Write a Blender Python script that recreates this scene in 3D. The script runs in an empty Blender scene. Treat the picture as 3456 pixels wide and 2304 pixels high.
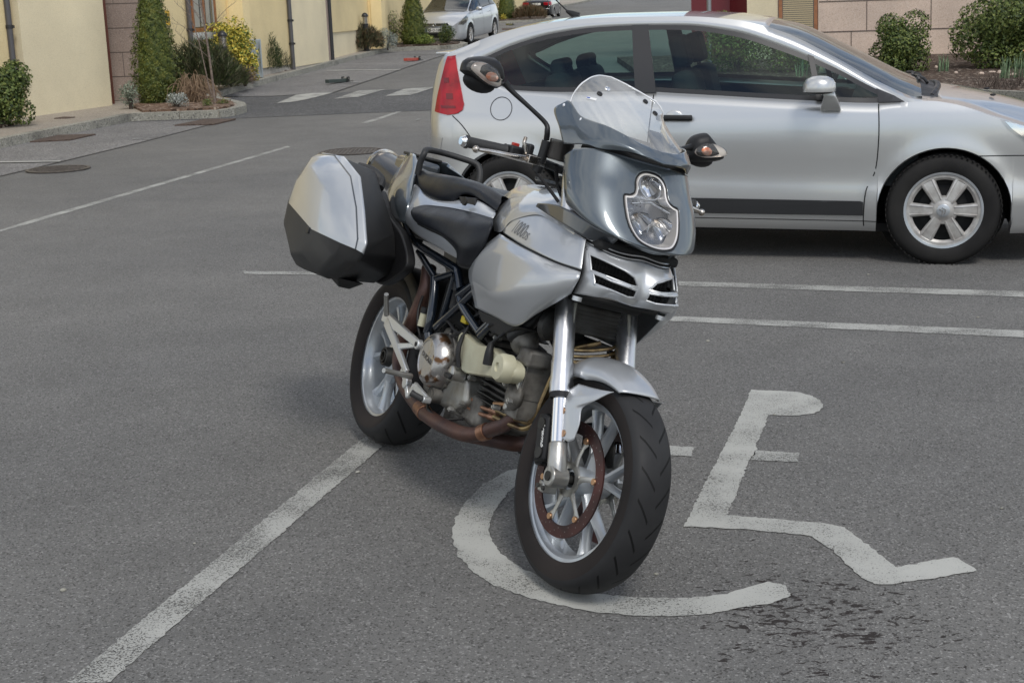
import bpy, bmesh, math, random
from math import sin, cos, pi, radians, sqrt, atan2
from mathutils import Vector, Matrix
from mathutils.bvhtree import BVHTree
from mathutils.geometry import tessellate_polygon
random.seed(7)
C = bpy.context.scene.collection
scene = bpy.context.scene

# ---------------------------------------------------------------- camera
CAM_H, PITCH, ROLL, FPX = 1.5634, 0.2454, -0.0318, 4556.5
fwd = Vector((0, cos(PITCH), -sin(PITCH)))
right0 = Vector((1, 0, 0)); up0 = right0.cross(fwd)
camR = cos(ROLL)*right0 + sin(ROLL)*up0
camU = -sin(ROLL)*right0 + cos(ROLL)*up0
cam_data = bpy.data.cameras.new('camera'); cam = bpy.data.objects.new('camera', cam_data); C.objects.link(cam)
cam_data.sensor_width = 36.0; cam_data.lens = FPX/3456*36.0
cam_data.clip_start = 0.05; cam_data.clip_end = 2000
cam.matrix_world = Matrix(((camR.x, camU.x, -fwd.x, 0), (camR.y, camU.y, -fwd.y, 0), (camR.z, camU.z, -fwd.z, CAM_H), (0, 0, 0, 1)))
cam_data.dof.use_dof = True; cam_data.dof.focus_distance = 4.6; cam_data.dof.aperture_fstop = 22
scene.camera = cam

# ---------------------------------------------------------------- sky and sun (high thin cloud, sun behind the camera to the left)
SUN_EL, SUN_AZ = radians(52), radians(162)      # azimuth clockwise from +Y
world = bpy.data.worlds.new('World'); scene.world = world; world.use_nodes = True
nt = world.node_tree; nt.nodes.clear()
def wn(t): return nt.nodes.new(t)
out = wn('ShaderNodeOutputWorld'); bg = wn('ShaderNodeBackground'); sky = wn('ShaderNodeTexSky')
sky.sky_type = 'NISHITA'; sky.sun_disc = False; sky.sun_elevation = SUN_EL; sky.sun_rotation = SUN_AZ
sky.air_density = 1.0; sky.dust_density = .5; sky.ozone_density = 1.2
tc = wn('ShaderNodeTexCoord'); mp = wn('ShaderNodeMapping'); mp.inputs['Scale'].default_value = (1, 1, 2.2)
ns = wn('ShaderNodeTexNoise'); ns.inputs['Scale'].default_value = 2.1; ns.inputs['Detail'].default_value = 9; ns.inputs['Roughness'].default_value = .58
rp = wn('ShaderNodeValToRGB'); rp.color_ramp.elements[0].position = .40; rp.color_ramp.elements[1].position = .60
mx = wn('ShaderNodeMix'); mx.data_type = 'RGBA'; mx.inputs[7].default_value = (9.8, 9.7, 9.4, 1)
ml = wn('ShaderNodeMath'); ml.operation = 'MULTIPLY'; ml.inputs[1].default_value = .88
L = nt.links.new
L(tc.outputs['Generated'], mp.inputs['Vector']); L(mp.outputs[0], ns.inputs['Vector']); L(ns.outputs['Fac'], rp.inputs[0])
L(rp.outputs[0], ml.inputs[0]); L(ml.outputs[0], mx.inputs[0]); L(sky.outputs[0], mx.inputs[6]); L(mx.outputs[2], bg.inputs[0]); L(bg.outputs[0], out.inputs[0])
bg.inputs[1].default_value = 0.10
sun_d = bpy.data.lights.new('sun', 'SUN'); sun_d.energy = 1.4; sun_d.angle = radians(16); sun_d.color = (1, .96, .90)
sun = bpy.data.objects.new('sun', sun_d); C.objects.link(sun)
sdir = Vector((sin(SUN_AZ)*cos(SUN_EL), cos(SUN_AZ)*cos(SUN_EL), sin(SUN_EL)))
sun.rotation_euler = sdir.to_track_quat('Z', 'Y').to_euler()
scene.view_settings.view_transform = 'Standard'; scene.view_settings.look = 'None'
scene.view_settings.exposure = 0.42; scene.view_settings.gamma = 1.0
scene.cycles.use_denoising = True; scene.cycles.max_bounces = 8; scene.cycles.transparent_max_bounces = 16

# ---------------------------------------------------------------- object helpers
def tag(o, label=None, cat=None, group=None, kind=None):
    if label: o['label'] = label
    if cat: o['category'] = cat
    if group: o['group'] = group
    if kind: o['kind'] = kind
    return o
def empty(name, loc=(0, 0, 0), rot=None, mat=None, **k):
    o = bpy.data.objects.new(name, None); C.objects.link(o); o.empty_display_size = .1
    if mat is not None: o.matrix_world = mat
    else:
        o.location = loc
        if rot: o.rotation_euler = rot
    return tag(o, **k)
class MB:
    """collects geometry; build() links it as ONE mesh object"""
    def __init__(s): s.v = []; s.f = []; s.m = []
    def add(s, vs, fs, mi=0):
        n = len(s.v); s.v += [tuple(p) for p in vs]; s.f += [tuple(i+n for i in f) for f in fs]; s.m += [mi]*len(fs); return s
    def xf(s, M, start=0):
        s.v[start:] = [tuple(M @ Vector(p)) for p in s.v[start:]]; return s
    def box(s, c, d, R=None, mi=0):
        vs = [Vector((x*d[0]/2, y*d[1]/2, z*d[2]/2)) for x in (-1, 1) for y in (-1, 1) for z in (-1, 1)]
        if R is not None: vs = [R @ p for p in vs]
        c = Vector(c)
        return s.add([p+c for p in vs], [(0, 1, 3, 2), (4, 6, 7, 5), (0, 4, 5, 1), (2, 3, 7, 6), (0, 2, 6, 4), (1, 5, 7, 3)], mi)
    def tube(s, pts, r, n=10, caps=True, sub=0, mi=0):
        P = [Vector(p) for p in pts]
        if sub: P = smooth_line(P, sub)
        rr = r if isinstance(r, (list, tuple)) else [r]*len(P)
        if len(rr) != len(P): rr = [rr[min(int(i/(len(P)-1)*(len(rr)-1)), len(rr)-2)]*(1-(i/(len(P)-1)*(len(rr)-1)-min(int(i/(len(P)-1)*(len(rr)-1)), len(rr)-2)))+rr[min(int(i/(len(P)-1)*(len(rr)-1)), len(rr)-2)+1]*(i/(len(P)-1)*(len(rr)-1)-min(int(i/(len(P)-1)*(len(rr)-1)), len(rr)-2)) for i in range(len(P))]
        vs = []; prev = None
        for i, p in enumerate(P):
            t = (P[min(i+1, len(P)-1)]-P[max(i-1, 0)]).normalized()
            if prev is None: u = t.orthogonal().normalized()
            else:
                u = prev-t*prev.dot(t); u = u.normalized() if u.length > 1e-6 else t.orthogonal().normalized()
            prev = u; w = t.cross(u)
            vs += [p+rr[i]*(cos(2*pi*k/n)*u+sin(2*pi*k/n)*w) for k in range(n)]
        fs = [(i*n+k, i*n+(k+1) % n, (i+1)*n+(k+1) % n, (i+1)*n+k) for i in range(len(P)-1) for k in range(n)]
        if caps: fs += [tuple(range(n))[::-1], tuple((len(P)-1)*n+k for k in range(n))]
        return s.add(vs, fs, mi)
    def lathe(s, prof, n=48, M=None, closed=False, mi=0, a0=0, a1=2*pi):
        """prof: (radius, offset) pairs about local Y axis"""
        full = abs(a1-a0-2*pi) < 1e-6; m = len(prof); cnt = n if full else n+1
        vs = [];
        for k in range(cnt):
            a = a0+(a1-a0)*k/n
            for r, y in prof: vs.append(Vector((r*cos(a), y, r*sin(a))))
        fs = []
        for k in range(n):
            k2 = (k+1) % cnt
            for j in range(m-1 if not closed else m):
                j2 = (j+1) % m
                fs.append((k*m+j, k2*m+j, k2*m+j2, k*m+j2))
        if M is not None: vs = [M @ p for p in vs]
        return s.add(vs, fs, mi)
    def prism(s, outline, d, M=None, mi=0):
        """outline (a,b) in local XZ, extruded along Y from d[0] to d[1]"""
        n = len(outline)
        vs = [Vector((a, d[0], b)) for a, b in outline]+[Vector((a, d[1], b)) for a, b in outline]
        fs = [tuple(range(n)), tuple(range(2*n-1, n-1, -1))]+[(i, i+n, (i+1) % n+n, (i+1) % n) for i in range(n)]
        if M is not None: vs = [M @ p for p in vs]
        return s.add(vs, fs, mi)
    def ball(s, c, r, nu=16, nv=10, mi=0, M=None):
        c = Vector(c); r = r if isinstance(r, (tuple, list)) else (r, r, r)
        vs = [Vector((r[0]*sin(pi*j/nv)*cos(2*pi*i/nu), r[1]*sin(pi*j/nv)*sin(2*pi*i/nu), r[2]*cos(pi*j/nv))) for j in range(nv+1) for i in range(nu)]
        if M is not None: vs = [M @ p for p in vs]
        fs = [(j*nu+i, (j+1)*nu+i, (j+1)*nu+(i+1) % nu, j*nu+(i+1) % nu) for j in range(nv) for i in range(nu)]
        return s.add([p+c for p in vs], fs, mi)
    def build(s, name, mats, parent=None, smooth=True, bevel=0, solid=0, sharp=35, fixn=True, label=None, segs=2, sub=0, soff=0):
        me = bpy.data.meshes.new(name); me.from_pydata(s.v, [], s.f)
        mats = mats if isinstance(mats, (list, tuple)) else [mats]
        for m in mats: me.materials.append(m)
        me.polygons.foreach_set('material_index', s.m)
        if fixn:
            bm = bmesh.new(); bm.from_mesh(me)
            bmesh.ops.remove_doubles(bm, verts=bm.verts, dist=1e-5)
            bmesh.ops.recalc_face_normals(bm, faces=bm.faces); bm.to_mesh(me); bm.free()
        me.validate()
        o = bpy.data.objects.new(name, me); C.objects.link(o)
        if parent is not None: o.parent = parent
        if smooth:
            me.polygons.foreach_set('use_smooth', [True]*len(me.polygons))
            if not sub: me.set_sharp_from_angle(angle=radians(sharp))
        if solid:
            md = o.modifiers.new('solid', 'SOLIDIFY'); md.thickness = solid; md.offset = soff
        if bevel:
            md = o.modifiers.new('bevel', 'BEVEL'); md.width = bevel; md.segments = segs; md.limit_method = 'ANGLE'; md.angle_limit = radians(30); md.harden_normals = False
        if sub:
            md = o.modifiers.new('sub', 'SUBSURF'); md.levels = sub; md.render_levels = sub
        if label: o['label'] = label
        return o
def catmull(p0, p1, p2, p3, t):
    return .5*((2*p1)+(p2-p0)*t+(2*p0-5*p1+4*p2-p3)*t*t+(3*p1-p0-3*p2+p3)*t*t*t)
def smooth_line(P, sub, closed=False):
    P = [Vector(p) for p in P]; n = len(P); o = []
    rng = n if closed else n-1
    for i in range(rng):
        if closed: a, b, c, d = P[i-1], P[i], P[(i+1) % n], P[(i+2) % n]
        else:
            a = P[i-1] if i else 2*P[0]-P[1]; b = P[i]; c = P[i+1]; d = P[i+2] if i+2 < n else 2*P[-1]-P[-2]
        for k in range(sub): o.append(catmull(a, b, c, d, k/sub))
    if not closed: o.append(P[-1])
    return o
def patch(rows, su=5, sv=5, mirror=False, off=0.0):
    """smooth surface through a grid of control points"""
    R = [smooth_line(r, su) for r in rows]
    cols = [smooth_line([r[j] for r in R], sv) for j in range(len(R[0]))]
    nr, nc = len(cols[0]), len(cols)
    V = [cols[j][i] for i in range(nr) for j in range(nc)]
    F = [(i*nc+j, i*nc+j+1, (i+1)*nc+j+1, (i+1)*nc+j) for i in range(nr-1) for j in range(nc-1)]
    mb = MB(); mb.add(V, F)
    if mirror: mb.add([(p[0], -p[1], p[2]) for p in V], [f[::-1] for f in F])
    return mb
def lerp_tab(T, x):
    """T sorted by x: [(x, v)...] piecewise with smooth tangents"""
    if x <= T[0][0]: return T[0][1]
    if x >= T[-1][0]: return T[-1][1]
    for i in range(len(T)-1):
        if T[i][0] <= x <= T[i+1][0]:
            x0, y0 = T[i]; x1, y1 = T[i+1]; h = x1-x0; t = (x-x0)/h
            def sl(k):
                if k <= 0: return (T[1][1]-T[0][1])/(T[1][0]-T[0][0])
                if k >= len(T)-1: return (T[-1][1]-T[-2][1])/(T[-1][0]-T[-2][0])
                a = (T[k][1]-T[k-1][1])/(T[k][0]-T[k-1][0]); b = (T[k+1][1]-T[k][1])/(T[k+1][0]-T[k][0])
                return 0 if a*b <= 0 else 2*a*b/(a+b)
            m0, m1 = sl(i)*h, sl(i+1)*h
            return (2*t**3-3*t*t+1)*y0+(t**3-2*t*t+t)*m0+(-2*t**3+3*t*t)*y1+(t**3-t*t)*m1
def lin(T, x):
    if x <= T[0][0]: return T[0][1]
    for i in range(len(T)-1):
        if x <= T[i+1][0]: return T[i][1]+(T[i+1][1]-T[i][1])*(x-T[i][0])/(T[i+1][0]-T[i][0])
    return T[-1][1]

# ---------------------------------------------------------------- materials
def setin(b, **k):
    for a, v in k.items():
        a = {'base': 'Base Color', 'rough': 'Roughness', 'metal': 'Metallic', 'coat': 'Coat Weight', 'crough': 'Coat Roughness', 'spec': 'Specular IOR Level', 'trans': 'Transmission Weight', 'ior': 'IOR', 'alpha': 'Alpha', 'sheen': 'Sheen Weight', 'sss': 'Subsurface Weight'}[a]
        b.inputs[a].default_value = (*v, 1) if a == 'Base Color' else v
def mat(name, base, rough=.5, metal=0, var=0, vscale=8, base2=None, bump=0, bscale=60, rvar=0, thresh=None, detail=6, coords='Object', **k):
    """principled; optional noise mix to base2 (thresh = ramp edges), noise bump, roughness variation"""
    m = bpy.data.materials.new(name); m.use_nodes = True; t = m.node_tree; b = t.nodes['Principled BSDF']
    setin(b, base=base, rough=rough, metal=metal, **k)
    N = t.nodes.new; l = t.links.new
    tcn = N('ShaderNodeTexCoord')
    if var or base2:
        n = N('ShaderNodeTexNoise'); n.inputs['Scale'].default_value = vscale; n.inputs['Detail'].default_value = detail; l(tcn.outputs[coords], n.inputs['Vector'])
        r = N('ShaderNodeValToRGB')
        lo, hi = thresh or (.35, .65)
        r.color_ramp.elements[0].position = lo; r.color_ramp.elements[1].position = hi
        b2 = base2 or tuple(c*(1-var) for c in base)
        r.color_ramp.elements[0].color = (*b2, 1); r.color_ramp.elements[1].color = (*base, 1)
        l(n.outputs['Fac'], r.inputs[0]); l(r.outputs[0], b.inputs['Base Color'])
    if rvar:
        n = N('ShaderNodeTexNoise'); n.inputs['Scale'].default_value = vscale*1.7; n.inputs['Detail'].default_value = 5; l(tcn.outputs[coords], n.inputs['Vector'])
        q = N('ShaderNodeMapRange'); q.inputs[1].default_value = .3; q.inputs[2].default_value = .7; q.inputs[3].default_value = max(rough-rvar, .02); q.inputs[4].default_value = min(rough+rvar, 1)
        l(n.outputs['Fac'], q.inputs[0]); l(q.outputs[0], b.inputs['Roughness'])
    if bump:
        n = N('ShaderNodeTexNoise'); n.inputs['Scale'].default_value = bscale; n.inputs['Detail'].default_value = 4; l(tcn.outputs[coords], n.inputs['Vector'])
        bp = N('ShaderNodeBump'); bp.inputs['Strength'].default_value = bump; bp.inputs['Distance'].default_value = .002; l(n.outputs['Fac'], bp.inputs['Height']); l(bp.outputs[0], b.inputs['Normal'])
    return m
def flake_paint(name, base, rough=.33, metal=.75, coat=1.0):
    m = mat(name, base, rough, metal, coat=coat, crough=.03)
    t = m.node_tree; b = t.nodes['Principled BSDF']; N = t.nodes.new; l = t.links.new
    tcn = N('ShaderNodeTexCoord'); n = N('ShaderNodeTexNoise'); n.inputs['Scale'].default_value = 900; n.inputs['Detail'].default_value = 1
    l(tcn.outputs['Object'], n.inputs['Vector'])
    bp = N('ShaderNodeBump'); bp.inputs['Strength'].default_value = .06; bp.inputs['Distance'].default_value = .0006
    l(n.outputs['Fac'], bp.inputs['Height']); l(bp.outputs[0], b.inputs['Normal'])
    n2 = N('ShaderNodeTexNoise'); n2.inputs['Scale'].default_value = 5; n2.inputs['Detail'].default_value = 8; l(tcn.outputs['Object'], n2.inputs['Vector'])
    q = N('ShaderNodeMapRange'); q.inputs[1].default_value = .35; q.inputs[2].default_value = .7; q.inputs[3].default_value = .02; q.inputs[4].default_value = .10
    l(n2.outputs['Fac'], q.inputs[0]); l(q.outputs[0], b.inputs['Coat Roughness'])
    return m
def thin_glass(name, tint=(.8, .9, .85), rough=.0, f0=.06, dirt_haze=0.0):
    """thin pane: tinted see-through plus fresnel reflection, optional pale film for dust and painted sky haze"""
    m = bpy.data.materials.new(name); m.use_nodes = True; t = m.node_tree; t.nodes.clear(); N = t.nodes.new; l = t.links.new
    o = N('ShaderNodeOutputMaterial'); tr = N('ShaderNodeBsdfTransparent'); tr.inputs[0].default_value = (*tint, 1)
    gl = N('ShaderNodeBsdfGlossy'); gl.inputs['Roughness'].default_value = rough; gl.inputs['Color'].default_value = (1, 1, 1, 1)
    fr = N('ShaderNodeFresnel'); fr.inputs[0].default_value = 1.5; a = N('ShaderNodeMath'); a.operation = 'MULTIPLY_ADD'; a.inputs[1].default_value = .85; a.inputs[2].default_value = f0-.04; a.use_clamp = True
    mxs = N('ShaderNodeMixShader'); l(fr.outputs[0], a.inputs[0]); l(a.outputs[0], mxs.inputs[0]); l(tr.outputs[0], mxs.inputs[1]); l(gl.outputs[0], mxs.inputs[2])
    last = mxs
    if dirt_haze:
        df = N('ShaderNodeBsdfDiffuse'); df.inputs[0].default_value = (.62, .61, .58, 1)
        tcn = N('ShaderNodeTexCoord'); n = N('ShaderNodeTexNoise'); n.inputs['Scale'].default_value = 9; n.inputs['Detail'].default_value = 8; n.inputs['Roughness'].default_value = .7; l(tcn.outputs['Object'], n.inputs['Vector'])
        q = N('ShaderNodeMapRange'); q.inputs[1].default_value = .3; q.inputs[2].default_value = .8; q.inputs[3].default_value = dirt_haze*.5; q.inputs[4].default_value = dirt_haze*1.7
        l(n.outputs['Fac'], q.inputs[0]); m2 = N('ShaderNodeMixShader'); l(q.outputs[0], m2.inputs[0]); l(last.outputs[0], m2.inputs[1]); l(df.outputs[0], m2.inputs[2]); last = m2
    l(last.outputs[0], o.inputs[0]); return m
M = {}
M['silver'] = flake_paint('silver_paint', (.47, .485, .50), .40, .55)
M['carsilver'] = flake_paint('car_silver_paint', (.545, .55, .545), .33, .72)
M['astra'] = flake_paint('hatch_silver_paint', (.55, .57, .60), .34, .7)
M['blackpaint'] = flake_paint('black_paint', (.012, .013, .016), .25, .3)
M['slate'] = flake_paint('slate_paint', (.105, .125, .14), .36, .55)
M['slatedark'] = flake_paint('slate_dark_paint', (.045, .052, .06), .3, .3)
M['plastic'] = mat('black_plastic', (.011, .011, .012), .46, bump=.25, bscale=500, rvar=.12, vscale=4, spec=.35)
M['plasticm'] = mat('black_plastic_matt', (.016, .0165, .0175), .55, bump=.3, bscale=500, base2=(.026, .0255, .025), vscale=5)
M['leather'] = mat('black_seat_vinyl', (.008, .0095, .013), .36, bump=.35, bscale=420, rvar=.1, vscale=6, spec=.32)
M['rubber'] = mat('tyre_rubber', (.022, .022, .023), .62, bump=.3, bscale=200, base2=(.034, .034, .034), vscale=5, rvar=.1)
M['rubberside'] = mat('tyre_sidewall', (.015, .013, .0125), .7, base2=(.030, .024, .022), vscale=3, spec=.2)
M['carrubber'] = mat('car_tyre', (.014, .0135, .0135), .75, base2=(.024, .023, .022), vscale=6, spec=.2, bump=.2, bscale=90)
M['alu'] = mat('cast_aluminium', (.52, .52, .50), .38, .85, base2=(.34, .33, .30), vscale=14, bump=.25, bscale=90, rvar=.12)
M['aludirty'] = mat('engine_casting', (.22, .21, .19), .58, .5, base2=(.045, .04, .034), vscale=16, bump=.5, bscale=70, thresh=(.32, .62))
M['wheelsilver'] = mat('wheel_paint', (.50, .54, .58), .34, .5, base2=(.36, .37, .38), vscale=5, coat=.5)
M['brushed'] = mat('brushed_fork', (.66, .67, .69), .33, 1.0, rvar=.05, vscale=30)
M['chrome'] = mat('chrome', (.82, .82, .82), .08, 1.0)
M['chromeworn'] = mat('worn_chrome', (.62, .61, .59), .25, 1.0, base2=(.42, .36, .30), vscale=25, rvar=.1)
M['cover'] = mat('clutch_cover', (.42, .41, .40), .34, .95, base2=(.14, .075, .038), vscale=15, thresh=(.37, .43), rvar=.12, bump=.3, bscale=60)
M['cream'] = mat('belt_cover_plastic', (.50, .49, .36), .5, base2=(.38, .35, .24), vscale=8, bump=.15, bscale=60)
M['exhaust'] = mat('rusty_exhaust', (.060, .038, .038), .45, .5, base2=(.105, .055, .042), vscale=12, thresh=(.38, .7), bump=.4, bscale=120)
M['copper'] = mat('exhaust_clamp', (.36, .20, .13), .42, .8, base2=(.2, .1, .06), vscale=25)
M['brass'] = mat('oil_pipe', (.34, .25, .12), .35, .9, base2=(.12, .08, .05), vscale=30)
M['disc'] = mat('brake_disc', (.085, .032, .028), .38, .65, base2=(.03, .018, .017), vscale=10)
M['discin'] = mat('brake_disc_grey', (.16, .13, .12), .4, .8)
M['bronze'] = mat('disc_button', (.42, .25, .14), .35, .9)
M['frame'] = mat('frame_paint', (.010, .016, .026), .25, .3, coat=.8, crough=.1)
M['dark'] = mat('shadow_black', (.01, .01, .01), .8)
M['darkmetal'] = mat('dark_metal', (.06, .06, .058), .5, .6, base2=(.03, .028, .025), vscale=15, bump=.4, bscale=80)
M['carbon'] = mat('muffler_sleeve', (.03, .03, .032), .35, .3, coat=.4)
M['alusat'] = mat('satin_aluminium', (.58, .59, .59), .36, .8, rvar=.08, vscale=10)
M['castcover'] = mat('cast_side_cover', (.40, .40, .38), .45, .75, base2=(.22, .20, .16), vscale=10, bump=.3, bscale=120)
M['creamd'] = mat('belt_cover_lettering', (.28, .27, .19), .5)
M['meshgrid'] = mat('intake_black', (.012, .012, .013), .5)
M['clearfilm'] = thin_glass('windscreen_plastic', (.93, .94, .94), .0, .10, dirt_haze=.24)  # pale film paints the sky's reflection into the screen as haze
M['lens'] = thin_glass('clear_lens', (.93, .94, .95), .0, .08)
M['carglass'] = thin_glass('car_glass', (.60, .76, .71), .0, .045)
M['farglass'] = thin_glass('far_car_glass', (.22, .28, .27), .0, .10)
M['carglassf'] = thin_glass('windscreen_glass', (.60, .70, .66), .0, .08, dirt_haze=.06)
M['redlens'] = mat('red_lens', (.42, .004, .014), .20, 0, coat=.3, base2=(.20, .003, .008), vscale=9, spec=.35)
M['reddark'] = mat('dark_red_lens', (.14, .003, .008), .25, coat=.2)
M['amber'] = mat('amber_bulb', (.75, .22, .08), .25, base2=(.6, .45, .38), vscale=60, coat=1)
M['seatcloth'] = mat('car_seat_cloth', (.02, .024, .026), .85, bump=.2)
M['trimgrey'] = mat('pillar_trim', (.022, .0215, .0225), .40)
M['rubstrip'] = mat('rub_strip', (.020, .021, .023), .5, coat=.2)
M['ink'] = mat('dark_lettering', (.10, .105, .115), .4)
M['white'] = mat('white_plastic', (.72, .72, .70), .4)
M['plate'] = mat('number_plate', (.72, .72, .68), .4)
M['blueflag'] = mat('plate_blue', (.03, .08, .35), .4)
M['springred'] = mat('red_plastic', (.4, .03, .02), .4)
M['hose'] = mat('grey_hose', (.22, .22, .19), .5)
M['reservoir'] = mat('smoked_reservoir', (.035, .032, .030), .3, coat=.5)
M['mirrorglass'] = mat('mirror_glass', (.8, .8, .8), .03, 1)
M['indlens'] = thin_glass('ribbed_indicator_lens', (.95, .93, .91), .10, .05, dirt_haze=.05)
M['indref'] = mat('indicator_foil', (.78, .74, .70), .35, .6)
M['lampwell'] = mat('headlamp_reflector', (.40, .41, .43), .22, .9)
M['screenedge'] = mat('polished_edge', (.75, .76, .78), .15, spec=.8)

# ---------------------------------------------------------------- coordinates back-projected from image pixels with assumed depths (metres)
DATA_G = {'line_left': [[-1.104,2.98],[-0.606,4.7],[-0.563,4.836],[-0.488,4.718],[-0.989,3.014],[-1.001,2.974]],
'line_a': [[-1.656,8.252],[-1.161,8.129],[-1.151,8.045],[-1.627,8.15]],
'line_a2': [[0.955,7.512],[2.714,6.968],[2.664,6.834],[0.944,7.392]],
'line_b': [[0.764,6.67],[2.399,6.13],[2.351,6.0],[0.734,6.568]],
'sym_stem': [[0.969,5.292],[1.084,5.265],[1.147,5.243],[1.193,5.179],[1.21,5.107],[1.206,5.036],[1.178,4.978],[1.134,4.94],[1.074,4.927],[0.975,4.941],[0.861,4.588],[0.855,4.538],[0.806,4.429],[0.706,4.098],[0.651,3.93],[0.801,3.882],[0.905,3.846],[0.951,3.827],[0.982,3.802],[1.055,3.499],[1.14,3.529],[1.231,3.559],[1.247,3.531],[1.268,3.462],[1.15,3.425],[1.043,3.398],[0.998,3.387],[0.967,3.394],[0.943,3.426],[0.905,3.635],[0.872,3.74],[0.827,3.762],[0.669,3.814],[0.505,3.849],[0.628,4.232],[0.791,4.717],[0.886,5.01]],
'sym_bar': [[0.852,4.538],[0.995,4.491],[0.97,4.4],[0.812,4.436]],
'sym_bar2': [[0.524,4.622],[0.64,4.593],[0.618,4.492],[0.513,4.522]],
'sym_wheel_out': [[0.047,4.453],[-0.027,4.405],[-0.109,4.284],[-0.171,4.105],[-0.198,3.962],[-0.2,3.825],[-0.177,3.673],[-0.126,3.55],[-0.07,3.463],[0.009,3.388],[0.101,3.324],[0.2,3.276],[0.297,3.246],[0.395,3.234],[0.495,3.245],[0.593,3.279],[0.651,3.289],[0.725,3.335],[0.722,3.403],[0.682,3.431],[0.622,3.401],[0.558,3.362],[0.49,3.348],[0.408,3.344],[0.307,3.357],[0.207,3.388],[0.127,3.443],[0.054,3.515],[-0.005,3.594],[-0.053,3.686],[-0.08,3.78],[-0.09,3.877],[-0.082,3.977],[-0.053,4.108],[-0.018,4.217],[0.024,4.316],[0.066,4.358]],
'kerb1': [[-6.443,15.875],[-6.31,16.978],[-6.21,17.682],[-6.073,18.452],[-5.784,20.171],[-5.662,20.789]],
'island1': [[-5.662,20.789],[-4.913,20.756],[-4.297,20.695],[-4.16,21.147],[-4.098,22.384],[-4.308,22.827],[-4.884,23.72]],
'kerb2': [[-5.235,25.408],[-5.009,26.65],[-4.79,28.404],[-4.437,30.917],[-4.013,34.38],[-3.583,37.363],[-3.232,40.804]],
'island2': [[-3.232,40.804],[-2.476,39.379],[-1.625,38.477]],
'island2b': [[-2.543,39.967],[-1.433,39.512],[-1.022,40.439],[-1.006,41.373]],
'kerb3': [[-1.006,41.373],[-0.127,64.756]],
'island3': [[-0.127,64.756],[1.241,65.488],[2.343,69.88],[2.579,74.817]],
'kerb4': [[2.579,74.817],[5.496,106.804],[8.273,112.27]],
'joint1': [[-5.304,13.259],[-5.192,13.874],[-4.962,15.092],[-4.597,17.141],[-4.272,19.367],[-4.048,20.293]],
'joint2': [[-3.117,25.097],[-2.72,28.077],[-2.267,31.609],[-1.64,35.764]],
'table_near': [[-4.175,20.511],[-3.572,20.488]],
'table_near2': [[-4.161,20.506],[-3.056,20.64],[-1.56,20.815],[-1.042,20.824]],
'table_far': [[-5.117,24.819],[-4.129,24.616],[-3.165,25.065],[-2.25,25.272],[-1.265,25.678],[-1.115,25.754]],
'zebra1': [[-3.834,23.027],[-3.757,24.718],[-3.516,25.049],[-3.116,24.995],[-3.432,23.565],[-3.597,23.233]],
'zebra2': [[-2.93,23.609],[-2.672,25.309],[-2.196,25.382],[-2.543,23.845]],
'zebra3': [[-2.086,23.811],[-1.839,25.371],[-1.263,25.622],[-1.527,24.351],[-1.639,23.905]],
'cl1': [[-3.855,10.09],[-3.77,10.337],[-2.583,16.192],[-2.582,16.008],[-3.216,13.218],[-3.806,9.953]],
'cl_left': [[-3.884,10.245],[-3.817,10.634],[-2.587,16.098],[-2.528,15.98],[-3.738,10.553],[-3.853,10.158]],
'cl2': [[-2.017,19.095],[-1.62,20.932],[-1.555,20.871],[-1.907,19.017]],
'cl3': [[-1.263,19.092],[-1.215,19.359],[-1.187,19.291],[-1.236,19.045]],
'bay1': [[-5.953,15.278],[-4.955,15.112],[-4.942,15.031],[-5.911,15.167]],
'bay_t': [[-4.833,17.656],[-4.601,17.611],[-4.577,17.513],[-4.799,17.525]],
'bay2': [[-4.069,31.648],[-2.321,31.091],[-2.307,30.895],[-4.011,31.391]],
'bay3': [[-3.142,27.694],[-2.861,27.635],[-2.842,27.442],[-3.093,27.458]],
'bay4': [[-2.128,34.558],[-1.958,34.563],[-1.939,34.225],[-2.094,34.214]],
'mh1': [[-5.028,14.195],[-4.847,14.652],[-4.44,14.439],[-4.625,13.993]],
'mh2': [[-2.102,15.208],[-1.759,15.566],[-1.351,15.199],[-1.683,14.853]],
'slab1': [[-6.147,17.603],[-6.09,18.457],[-5.538,18.434],[-5.655,17.697]],
'slab2': [[-4.729,19.531],[-4.493,20.404],[-3.994,20.275],[-4.166,19.475]],
'slab3': [[-5.756,31.897],[-5.627,33.022],[-5.019,33.142],[-5.068,32.039]],
'slab4': [[-7.059,21.432],[-6.979,21.629],[-6.769,21.559],[-6.847,21.435]],
'slab5': [[-5.209,36.684],[-4.891,37.025],[-4.967,36.454]],
'slab6': [[-0.065,55.549],[0.752,56.118],[0.528,54.261]],
'box_blk': [[-3.45,26.952],[-3.256,28.313]],
'box_red': [[-2.351,33.844],[-2.202,35.076]],
'box_yel': [[0.127,61.079],[0.524,65.163]],
'walls': [[-7.467,22.004],[-6.798,23.754],[-7.036,24.637],[-6.816,24.72]],
'w3': [[-5.501,36.256],[-5.813,38.867],[-4.95,39.707]],
'astra': [[-0.926,42.087],[-0.231,46.198]],
'merc': [[2.914,77.38],[4.342,87.678]],
'oil1': [[0.317,3.139],[0.376,3.085],[0.493,3.232],[0.572,3.226],[0.704,3.199],[0.661,3.082],[0.511,2.98],[0.378,2.95]],
'bed_r': [[8.689,27.426],[9.143,24.085],[7.595,19.957],[7.381,23.255],[6.969,20.213]]}
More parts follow.
